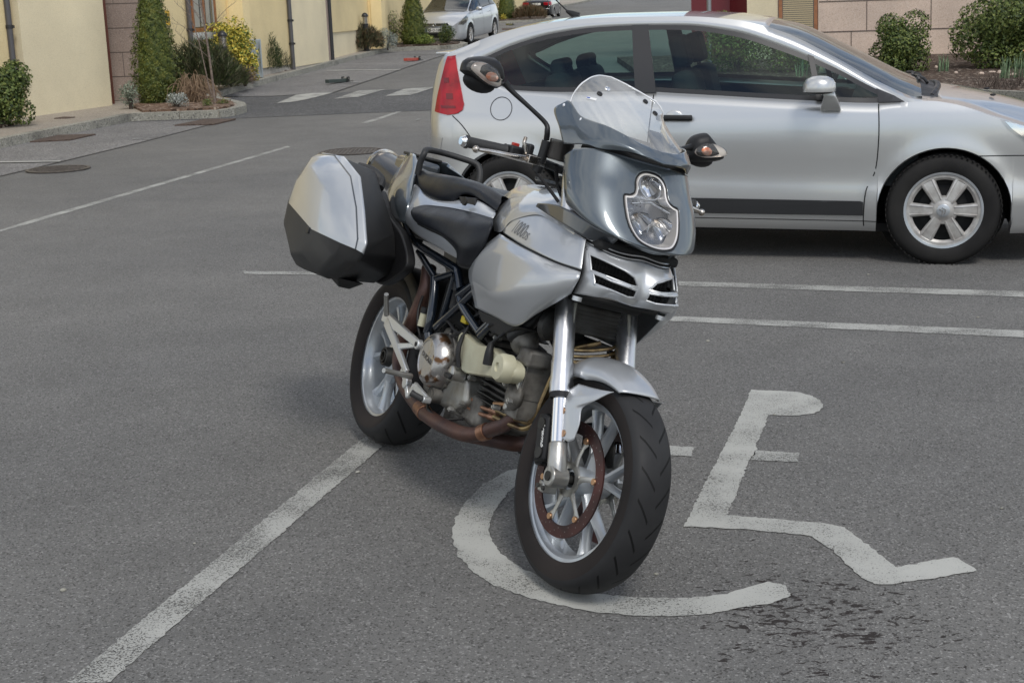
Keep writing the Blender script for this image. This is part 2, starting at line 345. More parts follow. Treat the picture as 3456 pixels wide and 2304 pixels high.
DATA_B = {'side_panel': [[[0.8939,-0.175,0.8796],[1.0538,-0.19,0.8685],[1.1897,-0.195,0.8611],[1.3049,-0.18,0.8535],[1.3919,-0.155,0.8518]],[[0.7892,-0.185,0.8011],[1.0493,-0.215,0.8227],[1.2315,-0.22,0.83],[1.3441,-0.2,0.8299],[1.4022,-0.16,0.8341]],[[0.769,-0.185,0.7394],[1.047,-0.222,0.7232],[1.2246,-0.23,0.7654],[1.3393,-0.205,0.7909],[1.3935,-0.16,0.8128]],[[0.8136,-0.18,0.6897],[1.0493,-0.205,0.6842],[1.2176,-0.21,0.7094],[1.3199,-0.19,0.7532],[1.38,-0.157,0.7954]],[[0.8485,-0.17,0.6433],[1.013,-0.18,0.645],[1.1671,-0.185,0.6471],[1.2561,-0.178,0.7026],[1.3723,-0.155,0.7867]]],
'upper_panel': [[[0.8809,-0.16,0.9071],[0.8952,-0.15,0.9479],[1.0355,-0.145,0.978],[1.2072,-0.15,0.9576],[1.3557,-0.145,0.9368]],[[0.9068,-0.172,0.8962],[1.0281,-0.177,0.9135],[1.1558,-0.178,0.9176],[1.2802,-0.17,0.9067],[1.3757,-0.152,0.8994]],[[0.9191,-0.178,0.8872],[1.0732,-0.194,0.8729],[1.2021,-0.199,0.8645],[1.3105,-0.184,0.857],[1.3987,-0.158,0.8557]]],
'tank': [[[0.4863,-0.0,0.993],[0.5416,0.0,1.0207],[0.622,0.0,1.0425],[0.7418,0.0,1.0542],[0.8896,-0.0,1.0546],[1.05,0.0,1.03]],[[0.5674,-0.05,0.9605],[0.6872,-0.07,0.9936],[0.7914,-0.08,1.0164],[0.9102,-0.08,1.0331],[1.0481,-0.08,1.0395],[1.08,-0.08,1.01]],[[0.6365,-0.09,0.931],[0.7688,-0.12,0.9556],[0.8632,-0.13,0.9809],[0.9795,-0.13,0.9996],[1.1302,-0.12,1.0269],[1.12,-0.12,0.985]],[[0.7181,-0.125,0.9054],[0.816,-0.148,0.9132],[0.8953,-0.155,0.9468],[1.0389,-0.153,0.976],[1.1435,-0.15,0.9684],[1.286,-0.15,0.9495]],[[0.7755,-0.14,0.8797],[0.8893,-0.17,0.8879],[0.9278,-0.165,0.9274],[1.0557,-0.158,0.9642],[1.1594,-0.155,0.9575],[1.2957,-0.152,0.9389]]],
'shell_wing': [[[1.0662,-0.165,0.9975],[1.2217,-0.175,1.0227],[1.4088,-0.172,0.9969],[1.5261,-0.15,0.9751],[1.5977,-0.09,0.9603]],[[1.0493,-0.16,0.9872],[1.2199,-0.17,0.9669],[1.3217,-0.168,0.9494],[1.3732,-0.155,0.9387],[1.4,-0.1,0.93]]],
'seat': [[[-0.17,0.0,0.985],[-0.03,0.0,1.008],[0.14,0.0,1.005],[0.3,0.0,0.99],[0.46,0.0,0.972],[0.58,0.0,0.962],[0.68,0.0,0.965]],[[-0.0407,-0.09,1.0101],[0.091,-0.115,1.0024],[0.2452,-0.122,1.0085],[0.3753,-0.118,1.0129],[0.4883,-0.108,1.0128],[0.5854,-0.098,1.0052],[0.6658,-0.085,0.9905]],[[-0.0158,-0.115,0.9889],[0.1476,-0.145,0.9743],[0.3068,-0.152,0.9844],[0.4427,-0.146,0.9955],[0.5544,-0.136,0.9942],[0.6398,-0.125,0.9817],[0.7026,-0.108,0.9686]],[[-0.0051,-0.12,0.9643],[0.1449,-0.148,0.936],[0.3289,-0.158,0.9346],[0.4364,-0.152,0.9646],[0.5503,-0.142,0.9735],[0.6556,-0.132,0.9572],[0.7124,-0.118,0.9522]],[[0.0113,-0.115,0.9429],[0.2209,-0.145,0.9192],[0.354,-0.15,0.9192],[0.4326,-0.148,0.9314],[0.483,-0.14,0.9616],[0.6071,-0.137,0.9626],[0.7067,-0.12,0.9333]]],
'tail_side': [[[-0.0308,-0.115,0.9488],[0.0645,-0.125,0.9429],[0.2258,-0.135,0.9281],[0.4112,-0.14,0.9356],[0.5963,-0.14,0.9544],[0.7141,-0.125,0.9386]],[[0.1043,-0.165,0.8898],[0.2101,-0.17,0.8946],[0.3323,-0.17,0.8962],[0.4996,-0.17,0.9073],[0.6488,-0.165,0.9118],[0.7635,-0.15,0.9165]],[[0.1121,-0.18,0.8531],[0.2204,-0.195,0.8398],[0.3815,-0.2,0.8305],[0.52,-0.2,0.8241],[0.6464,-0.197,0.815],[0.7252,-0.19,0.8099]],[[0.1282,-0.175,0.812],[0.2821,-0.192,0.7923],[0.4251,-0.197,0.7808],[0.529,-0.197,0.7756],[0.6021,-0.192,0.7691],[0.6675,-0.185,0.7639]]],
'thigh_pad': [[[0.1972,-0.185,0.8693],[0.2743,-0.18,0.8894],[0.3832,-0.178,0.9],[0.5101,-0.175,0.909],[0.6583,-0.17,0.9143],[0.7791,-0.155,0.9144]],[[0.2373,-0.205,0.8547],[0.3615,-0.215,0.8633],[0.5071,-0.215,0.8726],[0.6483,-0.215,0.8757],[0.7715,-0.205,0.8824],[0.8456,-0.185,0.8941]],[[0.2916,-0.212,0.8386],[0.4146,-0.222,0.8364],[0.5575,-0.225,0.8332],[0.6986,-0.225,0.8225],[0.7799,-0.215,0.8127],[0.8415,-0.19,0.8334]],[[0.3105,-0.203,0.83],[0.4332,-0.213,0.8266],[0.5743,-0.215,0.8206],[0.6968,-0.213,0.7945],[0.7089,-0.2,0.7535],[0.7792,-0.185,0.7546]]],
'tail_end': [[[-0.4483,0.0,1.0553],[-0.469,0.0,1.0249],[-0.4976,-0.01,0.9661],[-0.4724,-0.03,0.9141],[-0.4143,-0.05,0.8627],[-0.2669,-0.08,0.814]],[[-0.3879,-0.03,1.0493],[-0.3329,-0.06,1.015],[-0.286,-0.1,0.9507],[-0.2546,-0.12,0.9015],[-0.2002,-0.135,0.8533],[-0.1192,-0.145,0.8143]],[[-0.2737,-0.06,1.0543],[-0.1663,-0.105,0.9942],[-0.0941,-0.14,0.9501],[-0.0473,-0.165,0.9069],[-0.0012,-0.18,0.8632],[0.0427,-0.175,0.8109]],[[-0.2122,-0.07,1.0528],[-0.0696,-0.115,0.9976],[0.0352,-0.15,0.9474],[0.0939,-0.172,0.9074],[0.1319,-0.186,0.8644],[0.1313,-0.18,0.8085]],[[-0.1933,-0.06,1.0389],[-0.0715,-0.1,1.0082],[-0.0094,-0.12,0.9499],[0.0751,-0.15,0.9105],[0.1258,-0.17,0.864],[0.1036,-0.16,0.8121]]],
'cowl': [[[1.0699,-0.168,1.2933],[1.0945,-0.163,1.2975],[1.1717,-0.157,1.2609],[1.272,-0.135,1.2487],[1.3255,-0.1,1.2356],[1.3548,-0.058,1.2222],[1.3686,0.0,1.216]],[[1.0348,-0.176,1.2676],[1.1044,-0.17,1.2625],[1.1905,-0.164,1.2332],[1.2911,-0.142,1.2252],[1.3433,-0.105,1.2181],[1.3715,-0.058,1.2119],[1.3819,0.0,1.201]],[[1.0975,-0.178,1.2201],[1.1529,-0.173,1.2101],[1.2301,-0.166,1.2026],[1.3042,-0.146,1.2031],[1.3581,-0.106,1.2045],[1.3829,-0.056,1.2002],[1.3922,0.0,1.1916]],[[1.1458,-0.176,1.1753],[1.191,-0.172,1.1794],[1.2587,-0.163,1.186],[1.3017,-0.145,1.1825],[1.3605,-0.097,1.1932],[1.392,-0.05,1.1909],[1.4011,0.0,1.1851]]],
'ws_c': [[1.369,0.0,1.2152],[1.2899,0.0,1.2588],[1.1974,0.0,1.307],[1.0942,0.0,1.3584],[0.9877,0.0,1.4097]],
'ws_e': [[1.0945,-0.163,1.2975],[1.0941,-0.161,1.317],[1.0987,-0.156,1.3364],[1.0994,-0.146,1.3544],[1.0879,-0.124,1.3729]],
'sh_c': [[1.416,0.0,1.1827],[1.3893,0.0,1.1227],[1.416,0.0,1.0779],[1.4508,0.0,1.0201],[1.4818,0.0,0.9735],[1.4982,0.0,0.9549]],
'sh_e': [[1.1954,-0.192,1.1421],[1.22,-0.197,1.1132],[1.2501,-0.2,1.0736],[1.2695,-0.2,1.043],[1.284,-0.198,1.0155],[1.2945,-0.19,1.0053]],
'beak': [[[1.3447,-0.138,0.928],[1.3839,-0.118,0.9224],[1.4127,-0.09,0.9157],[1.4321,-0.05,0.9146],[1.4254,0.0,0.9188]],[[1.3697,-0.146,0.8912],[1.4181,-0.12,0.8936],[1.4482,-0.09,0.8903],[1.4688,-0.05,0.8859],[1.4502,0.0,0.8878]],[[1.3854,-0.146,0.8496],[1.4588,-0.122,0.8526],[1.4764,-0.09,0.8514],[1.4874,-0.05,0.8508],[1.4643,0.0,0.8516]],[[1.3797,-0.146,0.8228],[1.4732,-0.122,0.8261],[1.4906,-0.09,0.825],[1.4872,-0.05,0.8246],[1.46,0.0,0.8195]],[[1.3591,-0.142,0.7874],[1.445,-0.122,0.7973],[1.4612,-0.09,0.7996],[1.4586,-0.05,0.7981],[1.4342,0.0,0.7943]]],
'clutch': [[0.6549,-0.205,0.4375],[0.6149,-0.15,0.4341]],
'header': [[1.0495,-0.055,0.3927],[1.0885,-0.065,0.385],[1.0647,-0.08,0.3455],[1.005,-0.095,0.308],[0.9639,-0.105,0.2824],[0.8899,-0.12,0.2592],[0.7703,-0.135,0.2493],[0.6236,-0.14,0.2484],[0.4949,-0.13,0.2594],[0.3504,-0.12,0.2852],[0.2507,-0.115,0.3336],[0.235,-0.115,0.4116],[0.2852,-0.12,0.488],[0.3119,-0.12,0.5592],[0.3272,-0.12,0.6276],[0.2839,-0.11,0.6878]],
'stand': [[0.7932,0.1,0.2734],[0.7693,0.15,0.2432],[0.74,0.21,0.2077]],
't1000': [[0.9658,-0.18,0.9042],[1.1084,-0.19,0.8916],[0.9472,-0.168,0.9292]],
'pann': [[0.2042,-0.36,0.8242],[0.2782,-0.43,0.8543],[-0.2892,-0.45,0.8616],[0.145,-0.2,0.5859],[0.2935,-0.36,0.6809],[0.1898,-0.36,0.615]],
'hugger': [[-0.0346,-0.06,0.5907],[0.0199,-0.06,0.6301],[0.1266,-0.06,0.6482]],
'rack': [[0.0831,-0.2,0.8397],[0.1505,-0.19,0.7855],[0.2452,-0.19,0.7024],[0.2461,-0.19,0.6381],[0.1533,-0.2,0.5874]],
'mirRc': [[0.9519,-0.47,1.3044],[0.9697,-0.46,1.3381],[0.9945,-0.38,1.3594],[1.0205,-0.34,1.3238],[1.0206,-0.34,1.2971],[0.9979,-0.35,1.28],[0.9956,-0.4,1.2796],[0.9478,-0.46,1.2975]],
'mirLc': [[0.9436,0.34,1.2961],[0.9361,0.35,1.3192],[0.9584,0.38,1.337],[0.9678,0.4,1.3345],[0.966,0.46,1.2904],[0.9703,0.46,1.2738],[0.9665,0.42,1.2549],[0.9828,0.37,1.2419],[0.9696,0.34,1.2521]],
'cap': [[0.0274,-0.1,0.3195]],
'plug': [[0.6866,-0.125,0.4067],[1.0605,-0.17,0.5238],[0.9876,-0.135,0.5668],[0.9551,-0.105,0.5943]],
'dscable': [[0.8499,-0.19,0.455],[0.823,-0.18,0.4929],[0.8056,-0.17,0.5248]],
'clamp': [[0.967,-0.104,0.2897],[0.9955,-0.095,0.3074]],
'tubeA': [[-0.0188,-0.12,0.8119],[0.1085,-0.13,0.7628],[0.2551,-0.14,0.7466],[0.5709,-0.15,0.7277],[0.6151,-0.15,0.7147],[0.6636,-0.15,0.6702]],
'tubeB': [[0.6666,-0.15,0.6513],[0.7179,-0.15,0.622],[0.858,-0.14,0.5713]],
'tubeC': [[0.2078,-0.13,0.728],[0.4453,-0.15,0.6719]],
'tubeD': [[0.4453,-0.15,0.6719],[0.4748,-0.15,0.616],[0.4947,-0.15,0.5429],[0.4871,-0.145,0.4924]],
'tubeE': [[0.4513,-0.15,0.6684],[0.5885,-0.15,0.712]],
'tubeF': [[0.5547,-0.15,0.5236],[0.6676,-0.15,0.608],[0.7614,-0.15,0.6774],[0.8415,-0.14,0.7568]],
'tubeG': [[0.5715,-0.14,0.7024],[0.5466,-0.13,0.602],[0.5056,-0.12,0.5238]],
'tubeH': [[0.8695,-0.14,0.5612],[0.9169,-0.14,0.6044],[0.9217,-0.13,0.6405]],
'peg_top': [[0.3385,-0.26,0.5729],[0.2846,-0.22,0.4988]],
'br1': [[0.2187,-0.2,0.4873],[0.5461,-0.19,0.4559]],
'br2': [[0.2543,-0.2,0.4755],[0.5318,-0.2,0.3565]],
'br3': [[0.4021,-0.2,0.4157],[0.5371,-0.19,0.4517]],
'br4': [[0.4918,-0.2,0.3606],[0.5535,-0.2,0.3257],[0.5933,-0.2,0.2864]],
'peg_low': [[0.6515,-0.33,0.3682],[0.5941,-0.21,0.3562]],
'br5': [[0.5919,-0.2,0.2883],[0.6205,-0.2,0.3333],[0.7475,-0.2,0.3172]],
'br6': [[0.5569,-0.205,0.3391],[0.6121,-0.205,0.3636],[0.6642,-0.2,0.3551]],
'belt': [[0.8124,-0.14,0.4979],[0.9726,-0.15,0.5032],[1.1449,-0.15,0.5132]],
'belt_outline': [[0.7518,-0.14,0.5016],[0.7552,-0.13,0.5516],[0.8879,-0.14,0.54],[0.9874,-0.14,0.5535],[1.0691,-0.14,0.5434],[1.1395,-0.14,0.5475],[1.1755,-0.14,0.5321],[1.1804,-0.14,0.5018],[1.1373,-0.14,0.4767],[1.0488,-0.14,0.4699],[0.9345,-0.14,0.4505],[0.8277,-0.14,0.4418]],
'lowcase': [[0.6009,-0.13,0.3317],[0.7285,-0.14,0.3966],[0.8394,-0.13,0.4209],[0.8638,-0.12,0.3479],[0.8036,-0.12,0.3106],[0.6593,-0.12,0.2947]],
'fins': [[0.826,-0.11,0.404],[1.114,-0.11,0.4428]],
'flange': [[1.0323,-0.055,0.3903]],
'cooler': [[1.1914,0.0,0.7434]],
'horn': [[1.2297,-0.14,0.688]],
'nut': [[0.0274,-0.1,0.3195]],
'oil1': [[0.8496,-0.1,0.3646],[0.9161,-0.1,0.3564],[1.0164,-0.09,0.3658]],
'oil2': [[0.8438,-0.1,0.3332],[0.9286,-0.1,0.3365],[1.018,-0.09,0.3476]],
'brass1': [[1.0518,-0.1,0.3735],[1.1218,-0.08,0.3733],[1.186,-0.06,0.378],[1.2262,-0.06,0.4128],[1.2318,-0.06,0.4616]],
'brass2': [[1.0464,-0.1,0.3516],[1.1344,-0.08,0.3525],[1.18,-0.06,0.3583],[1.2166,-0.05,0.3959],[1.2293,-0.05,0.4547]],
'gripR': [[0.9886,-0.4,1.1127],[0.9781,-0.27,1.1196]],
'leverR': [[1.1056,-0.39,1.0926],[1.1052,-0.34,1.1014],[1.1031,-0.28,1.103],[1.1196,-0.25,1.1044]],
'bar': [[0.9781,-0.27,1.1196],[0.9974,-0.2,1.1271],[0.9471,-0.1,1.1197]],
'res': [[1.1067,-0.2,1.1617]],
'stalkR': [[1.0698,-0.22,1.1825],[1.0749,-0.225,1.2123],[1.0606,-0.235,1.2337],[1.0409,-0.28,1.2647],[1.0188,-0.31,1.2785],[0.9886,-0.33,1.3005]],
'mirR': [[0.9977,-0.41,1.3112]],
'mirL': [[0.9416,0.41,1.2969]],
'stalkL': [[1.0906,0.22,1.249],[0.9755,0.31,1.2702],[0.9911,0.33,1.2849]],
'leverL': [[1.1747,0.3,1.096],[1.0964,0.4,1.0886]],
'lockplate': [[0.4609,-0.147,0.9526],[0.5912,-0.145,0.962],[0.6308,-0.155,0.9288],[0.587,-0.157,0.9207],[0.5168,-0.155,0.9256]],
'rack_poly': [[-0.1563,-0.19,0.8942],[-0.11,-0.19,0.8176],[-0.0224,-0.19,0.7783],[0.0627,-0.19,0.7401],[0.1226,-0.19,0.6831],[0.0874,-0.19,0.6277],[0.0342,-0.19,0.5819],[0.1291,-0.19,0.5836],[0.2461,-0.19,0.6381],[0.2951,-0.19,0.6752],[0.2668,-0.19,0.7218],[0.1775,-0.19,0.773],[0.0855,-0.19,0.7995],[-0.0074,-0.19,0.8239],[-0.0968,-0.19,0.8669]],
'blacklow': [[0.8373,-0.16,0.6383],[0.8652,-0.15,0.6086],[0.9272,-0.145,0.5902],[0.9853,-0.14,0.5876],[1.0287,-0.14,0.5999],[1.1417,-0.17,0.6439]],
'mud_plate': [[[1.417,-0.0927,0.5532],[1.4688,-0.0932,0.558],[1.5214,-0.0897,0.5644],[1.5671,-0.0828,0.5719]],[[1.3795,-0.1014,0.5184],[1.451,-0.1042,0.5271],[1.5025,-0.0999,0.5416],[1.5517,-0.0875,0.5613]],[[1.3692,-0.1044,0.5052],[1.4171,-0.1073,0.5021],[1.4758,-0.1054,0.5123],[1.5214,-0.0959,0.5355]],[[1.3849,-0.1053,0.466],[1.4177,-0.1087,0.4776],[1.4505,-0.1071,0.489],[1.4765,-0.101,0.4987]],[[1.4059,-0.1056,0.4307],[1.4346,-0.1087,0.4405],[1.4624,-0.1077,0.4486],[1.4882,-0.1036,0.4578]],[[1.424,-0.105,0.4044],[1.4461,-0.1074,0.4023],[1.4701,-0.1059,0.4026],[1.4851,-0.1032,0.4136]]],
'mud_bolt': [[1.4044,-0.1086,0.4705],[1.4376,-0.1082,0.4166]]}

# ================================================================ GROUND
HX = [-50, 20, 24, 30, 38, 42, 48, 60, 85, 110, 160, 260, 400]; HZ = [0, 0, .05, .15, .30, .38, .47, .55, .70, 1.3, 3.4, 8, 14]
def H(y): return lin(list(zip(HX, HZ)), y)
def sheet(mb, poly, dz=.004, mi=0, skirt=0):
    """flat polygon laid on the sloping ground, cut where the slope changes"""
    bm = bmesh.new(); vs = [bm.verts.new((p[0], p[1], 0)) for p in poly]
    for t3 in tessellate_polygon([[Vector((p[0], p[1], 0)) for p in poly]]): bm.faces.new([vs[i] for i in t3])
    bmesh.ops.recalc_face_normals(bm, faces=bm.faces)
    for y in HX:
        if min(p[1] for p in poly) < y < max(p[1] for p in poly):
            bmesh.ops.bisect_plane(bm, geom=bm.verts[:]+bm.edges[:]+bm.faces[:], plane_co=(0, y, 0), plane_no=(0, 1, 0))
    bmesh.ops.triangulate(bm, faces=[f for f in bm.faces if len(f.verts) > 4])
    for f in bm.faces:
        if f.normal.z < 0: f.normal_flip()
    if skirt:
        ed = [e for e in bm.edges if len(e.link_faces) == 1]
        r = bmesh.ops.extrude_edge_only(bm, edges=ed); nv = [g for g in r['geom'] if isinstance(g, bmesh.types.BMVert)]
        low = set(nv)
    else: low = set()
    bm.verts.index_update()
    V = [(v.co.x, v.co.y, H(v.co.y)+(dz-skirt if v in low else dz)) for v in bm.verts]; F = [tuple(v.index for v in f.verts) for f in bm.faces]
    bm.free(); mb.add(V, F, mi)
def gmat(name, cols, scales, bump=.6, rough=.85, stains=None, flecks=None):
    """aggregate surface: three octaves of stone colour, worn patches, optional stains"""
    m = bpy.data.materials.new(name); m.use_nodes = True; t = m.node_tree; b = t.nodes['Principled BSDF']; N = t.nodes.new; l = t.links.new
    g = N('ShaderNodeNewGeometry')
    def noise(sc, det=4, ro=.6, dist=0, vec=None):
        n = N('ShaderNodeTexNoise'); n.inputs['Scale'].default_value = sc; n.inputs['Detail'].default_value = det; n.inputs['Roughness'].default_value = ro; n.inputs['Distortion'].default_value = dist
        l(vec or g.outputs['Position'], n.inputs['Vector']); return n.outputs['Fac']
    def ramp(f, a, b_, c0, c1):
        r = N('ShaderNodeValToRGB'); r.color_ramp.elements[0].position = a; r.color_ramp.elements[1].position = b_
        r.color_ramp.elements[0].color = (*c0, 1); r.color_ramp.elements[1].color = (*c1, 1); l(f, r.inputs[0]); return r.outputs[0]
    def mix(f, a, b_, mode='MIX', fac=None):
        x = N('ShaderNodeMix'); x.data_type = 'RGBA'; x.blend_type = mode
        if f is not None: l(f, x.inputs[0])
        else: x.inputs[0].default_value = fac
        for s_, q in ((6, a), (7, b_)):
            if isinstance(q, tuple): x.inputs[s_].default_value = (*q, 1)
            else: l(q, x.inputs[s_])
        return x.outputs[2]
    stone = noise(scales[0], 3, .75)
    c = ramp(stone, .34, .68, cols[0], cols[1])
    vor = N('ShaderNodeTexVoronoi'); vor.inputs['Scale'].default_value = scales[0]*.8; l(g.outputs['Position'], vor.inputs['Vector'])
    sep = N('ShaderNodeSeparateColor'); l(vor.outputs['Color'], sep.inputs[0])
    hi = ramp(sep.outputs[0], .80, .97, (0, 0, 0), (1, 1, 1)); c = mix(hi, c, cols[2])
    lo = ramp(sep.outputs[1], .80, .92, (0, 0, 0), (1, 1, 1)); c = mix(lo, c, cols[3])
    big = noise(scales[1], 5, .6); c = mix(None, c, ramp(big, .3, .7, (.89, .89, .89), (1.07, 1.07, 1.07)), 'MULTIPLY', 1.0)
    huge = noise(scales[2], 4, .5); c = mix(None, c, ramp(huge, .35, .65, (.86, .86, .87), (1.08, 1.07, 1.06)), 'MULTIPLY', 1.0)
    if flecks:
        cx, cy, rad = flecks
        sv = N('ShaderNodeVectorMath'); sv.operation = 'SUBTRACT'; sv.inputs[1].default_value = (cx, cy, 0); l(g.outputs['Position'], sv.inputs[0])
        sc = N('ShaderNodeVectorMath'); sc.operation = 'MULTIPLY'; sc.inputs[1].default_value = (1/rad[0], 1/rad[1], 0); l(sv.outputs[0], sc.inputs[0])
        ln = N('ShaderNodeVectorMath'); ln.operation = 'LENGTH'; l(sc.outputs[0], ln.inputs[0])
        st = N('ShaderNodeMapping'); st.inputs['Scale'].default_value = (.62, 1.15, 1); l(g.outputs['Position'], st.inputs[0])
        n1 = noise(40, 5, .66, .6, st.outputs[0]); n2 = noise(7, 3, .5, 0, None)
        ad = N('ShaderNodeMath'); ad.operation = 'MULTIPLY_ADD'; ad.inputs[1].default_value = -.17; l(ln.outputs['Value'], ad.inputs[0]); l(n1, ad.inputs[2])
        a2 = N('ShaderNodeMath'); a2.operation = 'MULTIPLY_ADD'; a2.inputs[1].default_value = .35; l(n2, a2.inputs[0]); l(ad.outputs[0], a2.inputs[2])
        fm = ramp(a2.outputs[0], .665, .695, (0, 0, 0), (1, 1, 1)); c = mix(fm, c, (.026, .021, .019))
    if stains:
        s1 = noise(stains[0], 6, .6, .5); c = mix(ramp(s1, stains[1], stains[1]+.12, (0, 0, 0), (.5, .5, .5)), c, (.05, .048, .045))
    l(c, b.inputs['Base Color']); b.inputs['Roughness'].default_value = rough; b.inputs['Specular IOR Level'].default_value = .35
    ds = N('ShaderNodeVectorMath'); bp = N('ShaderNodeBump'); bp.inputs['Strength'].default_value = bump; bp.inputs['Distance'].default_value = .006
    ad = N('ShaderNodeMath'); ad.operation = 'ADD'; l(stone, ad.inputs[0]); l(vor.outputs['Distance'], ad.inputs[1]); l(ad.outputs[0], bp.inputs['Height']); l(bp.outputs[0], b.inputs['Normal'])
    return m
def paint_mat(name, col, wear=.5, scale=190, dirt_haze=.8):
    """road paint worn through to the asphalt in specks"""
    m = bpy.data.materials.new(name); m.use_nodes = True; t = m.node_tree; b = t.nodes['Principled BSDF']; N = t.nodes.new; l = t.links.new; o = t.nodes['Material Output']
    g = N('ShaderNodeNewGeometry')
    n1 = N('ShaderNodeTexNoise'); n1.inputs['Scale'].default_value = scale; n1.inputs['Detail'].default_value = 5; n1.inputs['Roughness'].default_value = .7; l(g.outputs['Position'], n1.inputs['Vector'])
    n2 = N('ShaderNodeTexNoise'); n2.inputs['Scale'].default_value = 4.2; n2.inputs['Detail'].default_value = 4; l(g.outputs['Position'], n2.inputs['Vector'])
    a = N('ShaderNodeMath'); a.operation = 'MULTIPLY_ADD'; a.inputs[1].default_value = .35; l(n2.outputs['Fac'], a.inputs[0]); l(n1.outputs['Fac'], a.inputs[2])
    r = N('ShaderNodeMapRange'); r.inputs[1].default_value = wear-.03; r.inputs[2].default_value = wear+.03; l(a.outputs[0], r.inputs[0])
    rc = N('ShaderNodeValToRGB'); rc.color_ramp.elements[0].position = .35; rc.color_ramp.elements[1].position = .65
    rc.color_ramp.elements[0].color = (*[c*dirt_haze for c in col], 1); rc.color_ramp.elements[1].color = (*col, 1); l(n2.outputs['Fac'], rc.inputs[0]); l(rc.outputs[0], b.inputs['Base Color'])
    b.inputs['Roughness'].default_value = .7
    tr = N('ShaderNodeBsdfTransparent'); mx_ = N('ShaderNodeMixShader'); l(r.outputs[0], mx_.inputs[0]); l(tr.outputs[0], mx_.inputs[1]); l(b.outputs[0], mx_.inputs[2]); l(mx_.outputs[0], o.inputs[0])
    bp = N('ShaderNodeBump'); bp.inputs['Strength'].default_value = .4; bp.inputs['Distance'].default_value = .003; l(n1.outputs['Fac'], bp.inputs['Height']); l(bp.outputs[0], b.inputs['Normal'])
    return m
M['asphalt'] = gmat('asphalt', [(.126, .124, .118), (.184, .181, .173), (.27, .266, .255), (.078, .076, .072)], (230, 2.2, .35), flecks=(.76, 3.22, (.46, .52)))
M['baysurf'] = gmat('asphalt_bay', [(.13, .128, .126), (.235, .23, .226), (.36, .35, .34), (.06, .058, .056)], (110, 1.6, .4), stains=(.5, .58))
M['table'] = gmat('asphalt_dark_chip', [(.045, .046, .048), (.115, .116, .118), (.30, .30, .30), (.03, .03, .03)], (120, 1.5, .4), bump=.45)
M['footpath'] = gmat('footpath_concrete', [(.27, .235, .195), (.37, .33, .275), (.42, .38, .32), (.2, .17, .14)], (90, 1.1, .3), bump=.25)
M['kerb'] = gmat('kerb_concrete', [(.24, .235, .20), (.36, .35, .30), (.42, .41, .36), (.15, .145, .13)], (70, 2.5, .6), bump=.3, stains=(1.3, .56))
M['soil'] = gmat('bed_soil', [(.040, .026, .019), (.095, .062, .043), (.32, .27, .22), (.02, .013, .01)], (28, 3, .8), bump=1.0, rough=.95)
M['chips'] = gmat('bed_woodchip', [(.10, .06, .04), (.22, .145, .10), (.42, .34, .27), (.05, .03, .02)], (30, 3, .8), bump=1.0, rough=.95)
M['slab'] = gmat('brown_cover_slab', [(.085, .060, .048), (.12, .088, .072), (.16, .12, .1), (.05, .035, .028)], (60, 3, .8), bump=.3)
M['jointtar'] = mat('joint_tar', (.055, .052, .05), .7)
M['paint'] = paint_mat('road_paint', (.37, .37, .345), .620)
M['paintfaint'] = paint_mat('road_paint_faint', (.33, .33, .32), .665)
M['paintgood'] = paint_mat('road_paint_good', (.41, .41, .38), .575)

mb = MB()
ys = [-30]+HX[1:]+[]
xs = [-200, -90, -40, -20, -10, -4, 0, 4, 10, 20, 40, 90, 200]
ys = sorted(set([-160, -30, -10, 0, 4, 8, 14]+HX[1:]))
V = [(x, y, H(y)) for y in ys for x in xs]; n = len(xs)
mb.add(V, [(j*n+i, j*n+i+1, (j+1)*n+i+1, (j+1)*n+i) for j in range(len(ys)-1) for i in range(n-1)])
tag(mb.build('road', M['asphalt'], smooth=False), kind='structure')
G = DATA_G
# chip-surfaced raised crossing
mb = MB(); sheet(mb, [(-5.6, 20.5), (-4.17, 20.5), (-3.06, 20.63), (-1.56, 20.8), (-1.04, 20.82), (6.0, 21.6), (6.0, 26.9), (-1.1, 25.72), (-2.25, 25.3), (-3.17, 25.05), (-4.13, 24.65), (-5.6, 24.85)], .004)
tag(mb.build('road_table', M['table'], smooth=False), kind='structure')
# parallel-parking strip and its joint line
mb = MB()
sheet(mb, [(-7.6, 6), (-5.95, 9.9), (-5.304, 13.3), (-5.192, 13.9), (-4.962, 15.1), (-4.597, 17.1), (-4.272, 19.4), (-4.06, 20.47), (-5.6, 20.47), (-7.6, 15), (-9, 6)], .004)
sheet(mb, [(-3.12, 25.1), (-2.72, 28.1), (-2.27, 31.6), (-1.65, 35.9), (-1.2, 38.5), (-1.0, 40.6), (-3.9, 40.6), (-5.6, 25.1), (-4.2, 24.7)], .008)
sheet(mb, [(-.8, 42), (-.2, 46.5), (.75, 58), (1.9, 69.5), (-.5, 69), (-1.8, 50), (-2.3, 42)], .004)
tag(mb.build('parking_strip', M['baysurf'], smooth=False), kind='structure')
mb = MB()
def ribbon(mb, P, w, dz):
    for a, b in zip(P[:-1], P[1:]):
        d = Vector((b[0]-a[0], b[1]-a[1])).normalized(); nrm = Vector((-d.y, d.x))*w/2
        sheet(mb, [(a[0]-nrm.x, a[1]-nrm.y), (a[0]+nrm.x, a[1]+nrm.y), (b[0]+nrm.x, b[1]+nrm.y), (b[0]-nrm.x, b[1]-nrm.y)], dz)
ribbon(mb, [(-7.6, 6), (-5.95, 9.9), (-5.304, 13.26), (-4.962, 15.09), (-4.597, 17.14), (-4.272, 19.37), (-4.05, 20.4)], .028, .006)
ribbon(mb, [(-3.12, 25.1), (-2.72, 28.08), (-2.27, 31.64), (-1.65, 35.9), (-1.1, 39.5), (-.5, 44), (.3, 52), (1.2, 62), (2.5, 74)], .035, .010)
tag(mb.build('road_joint', M['jointtar'], smooth=False), kind='structure')
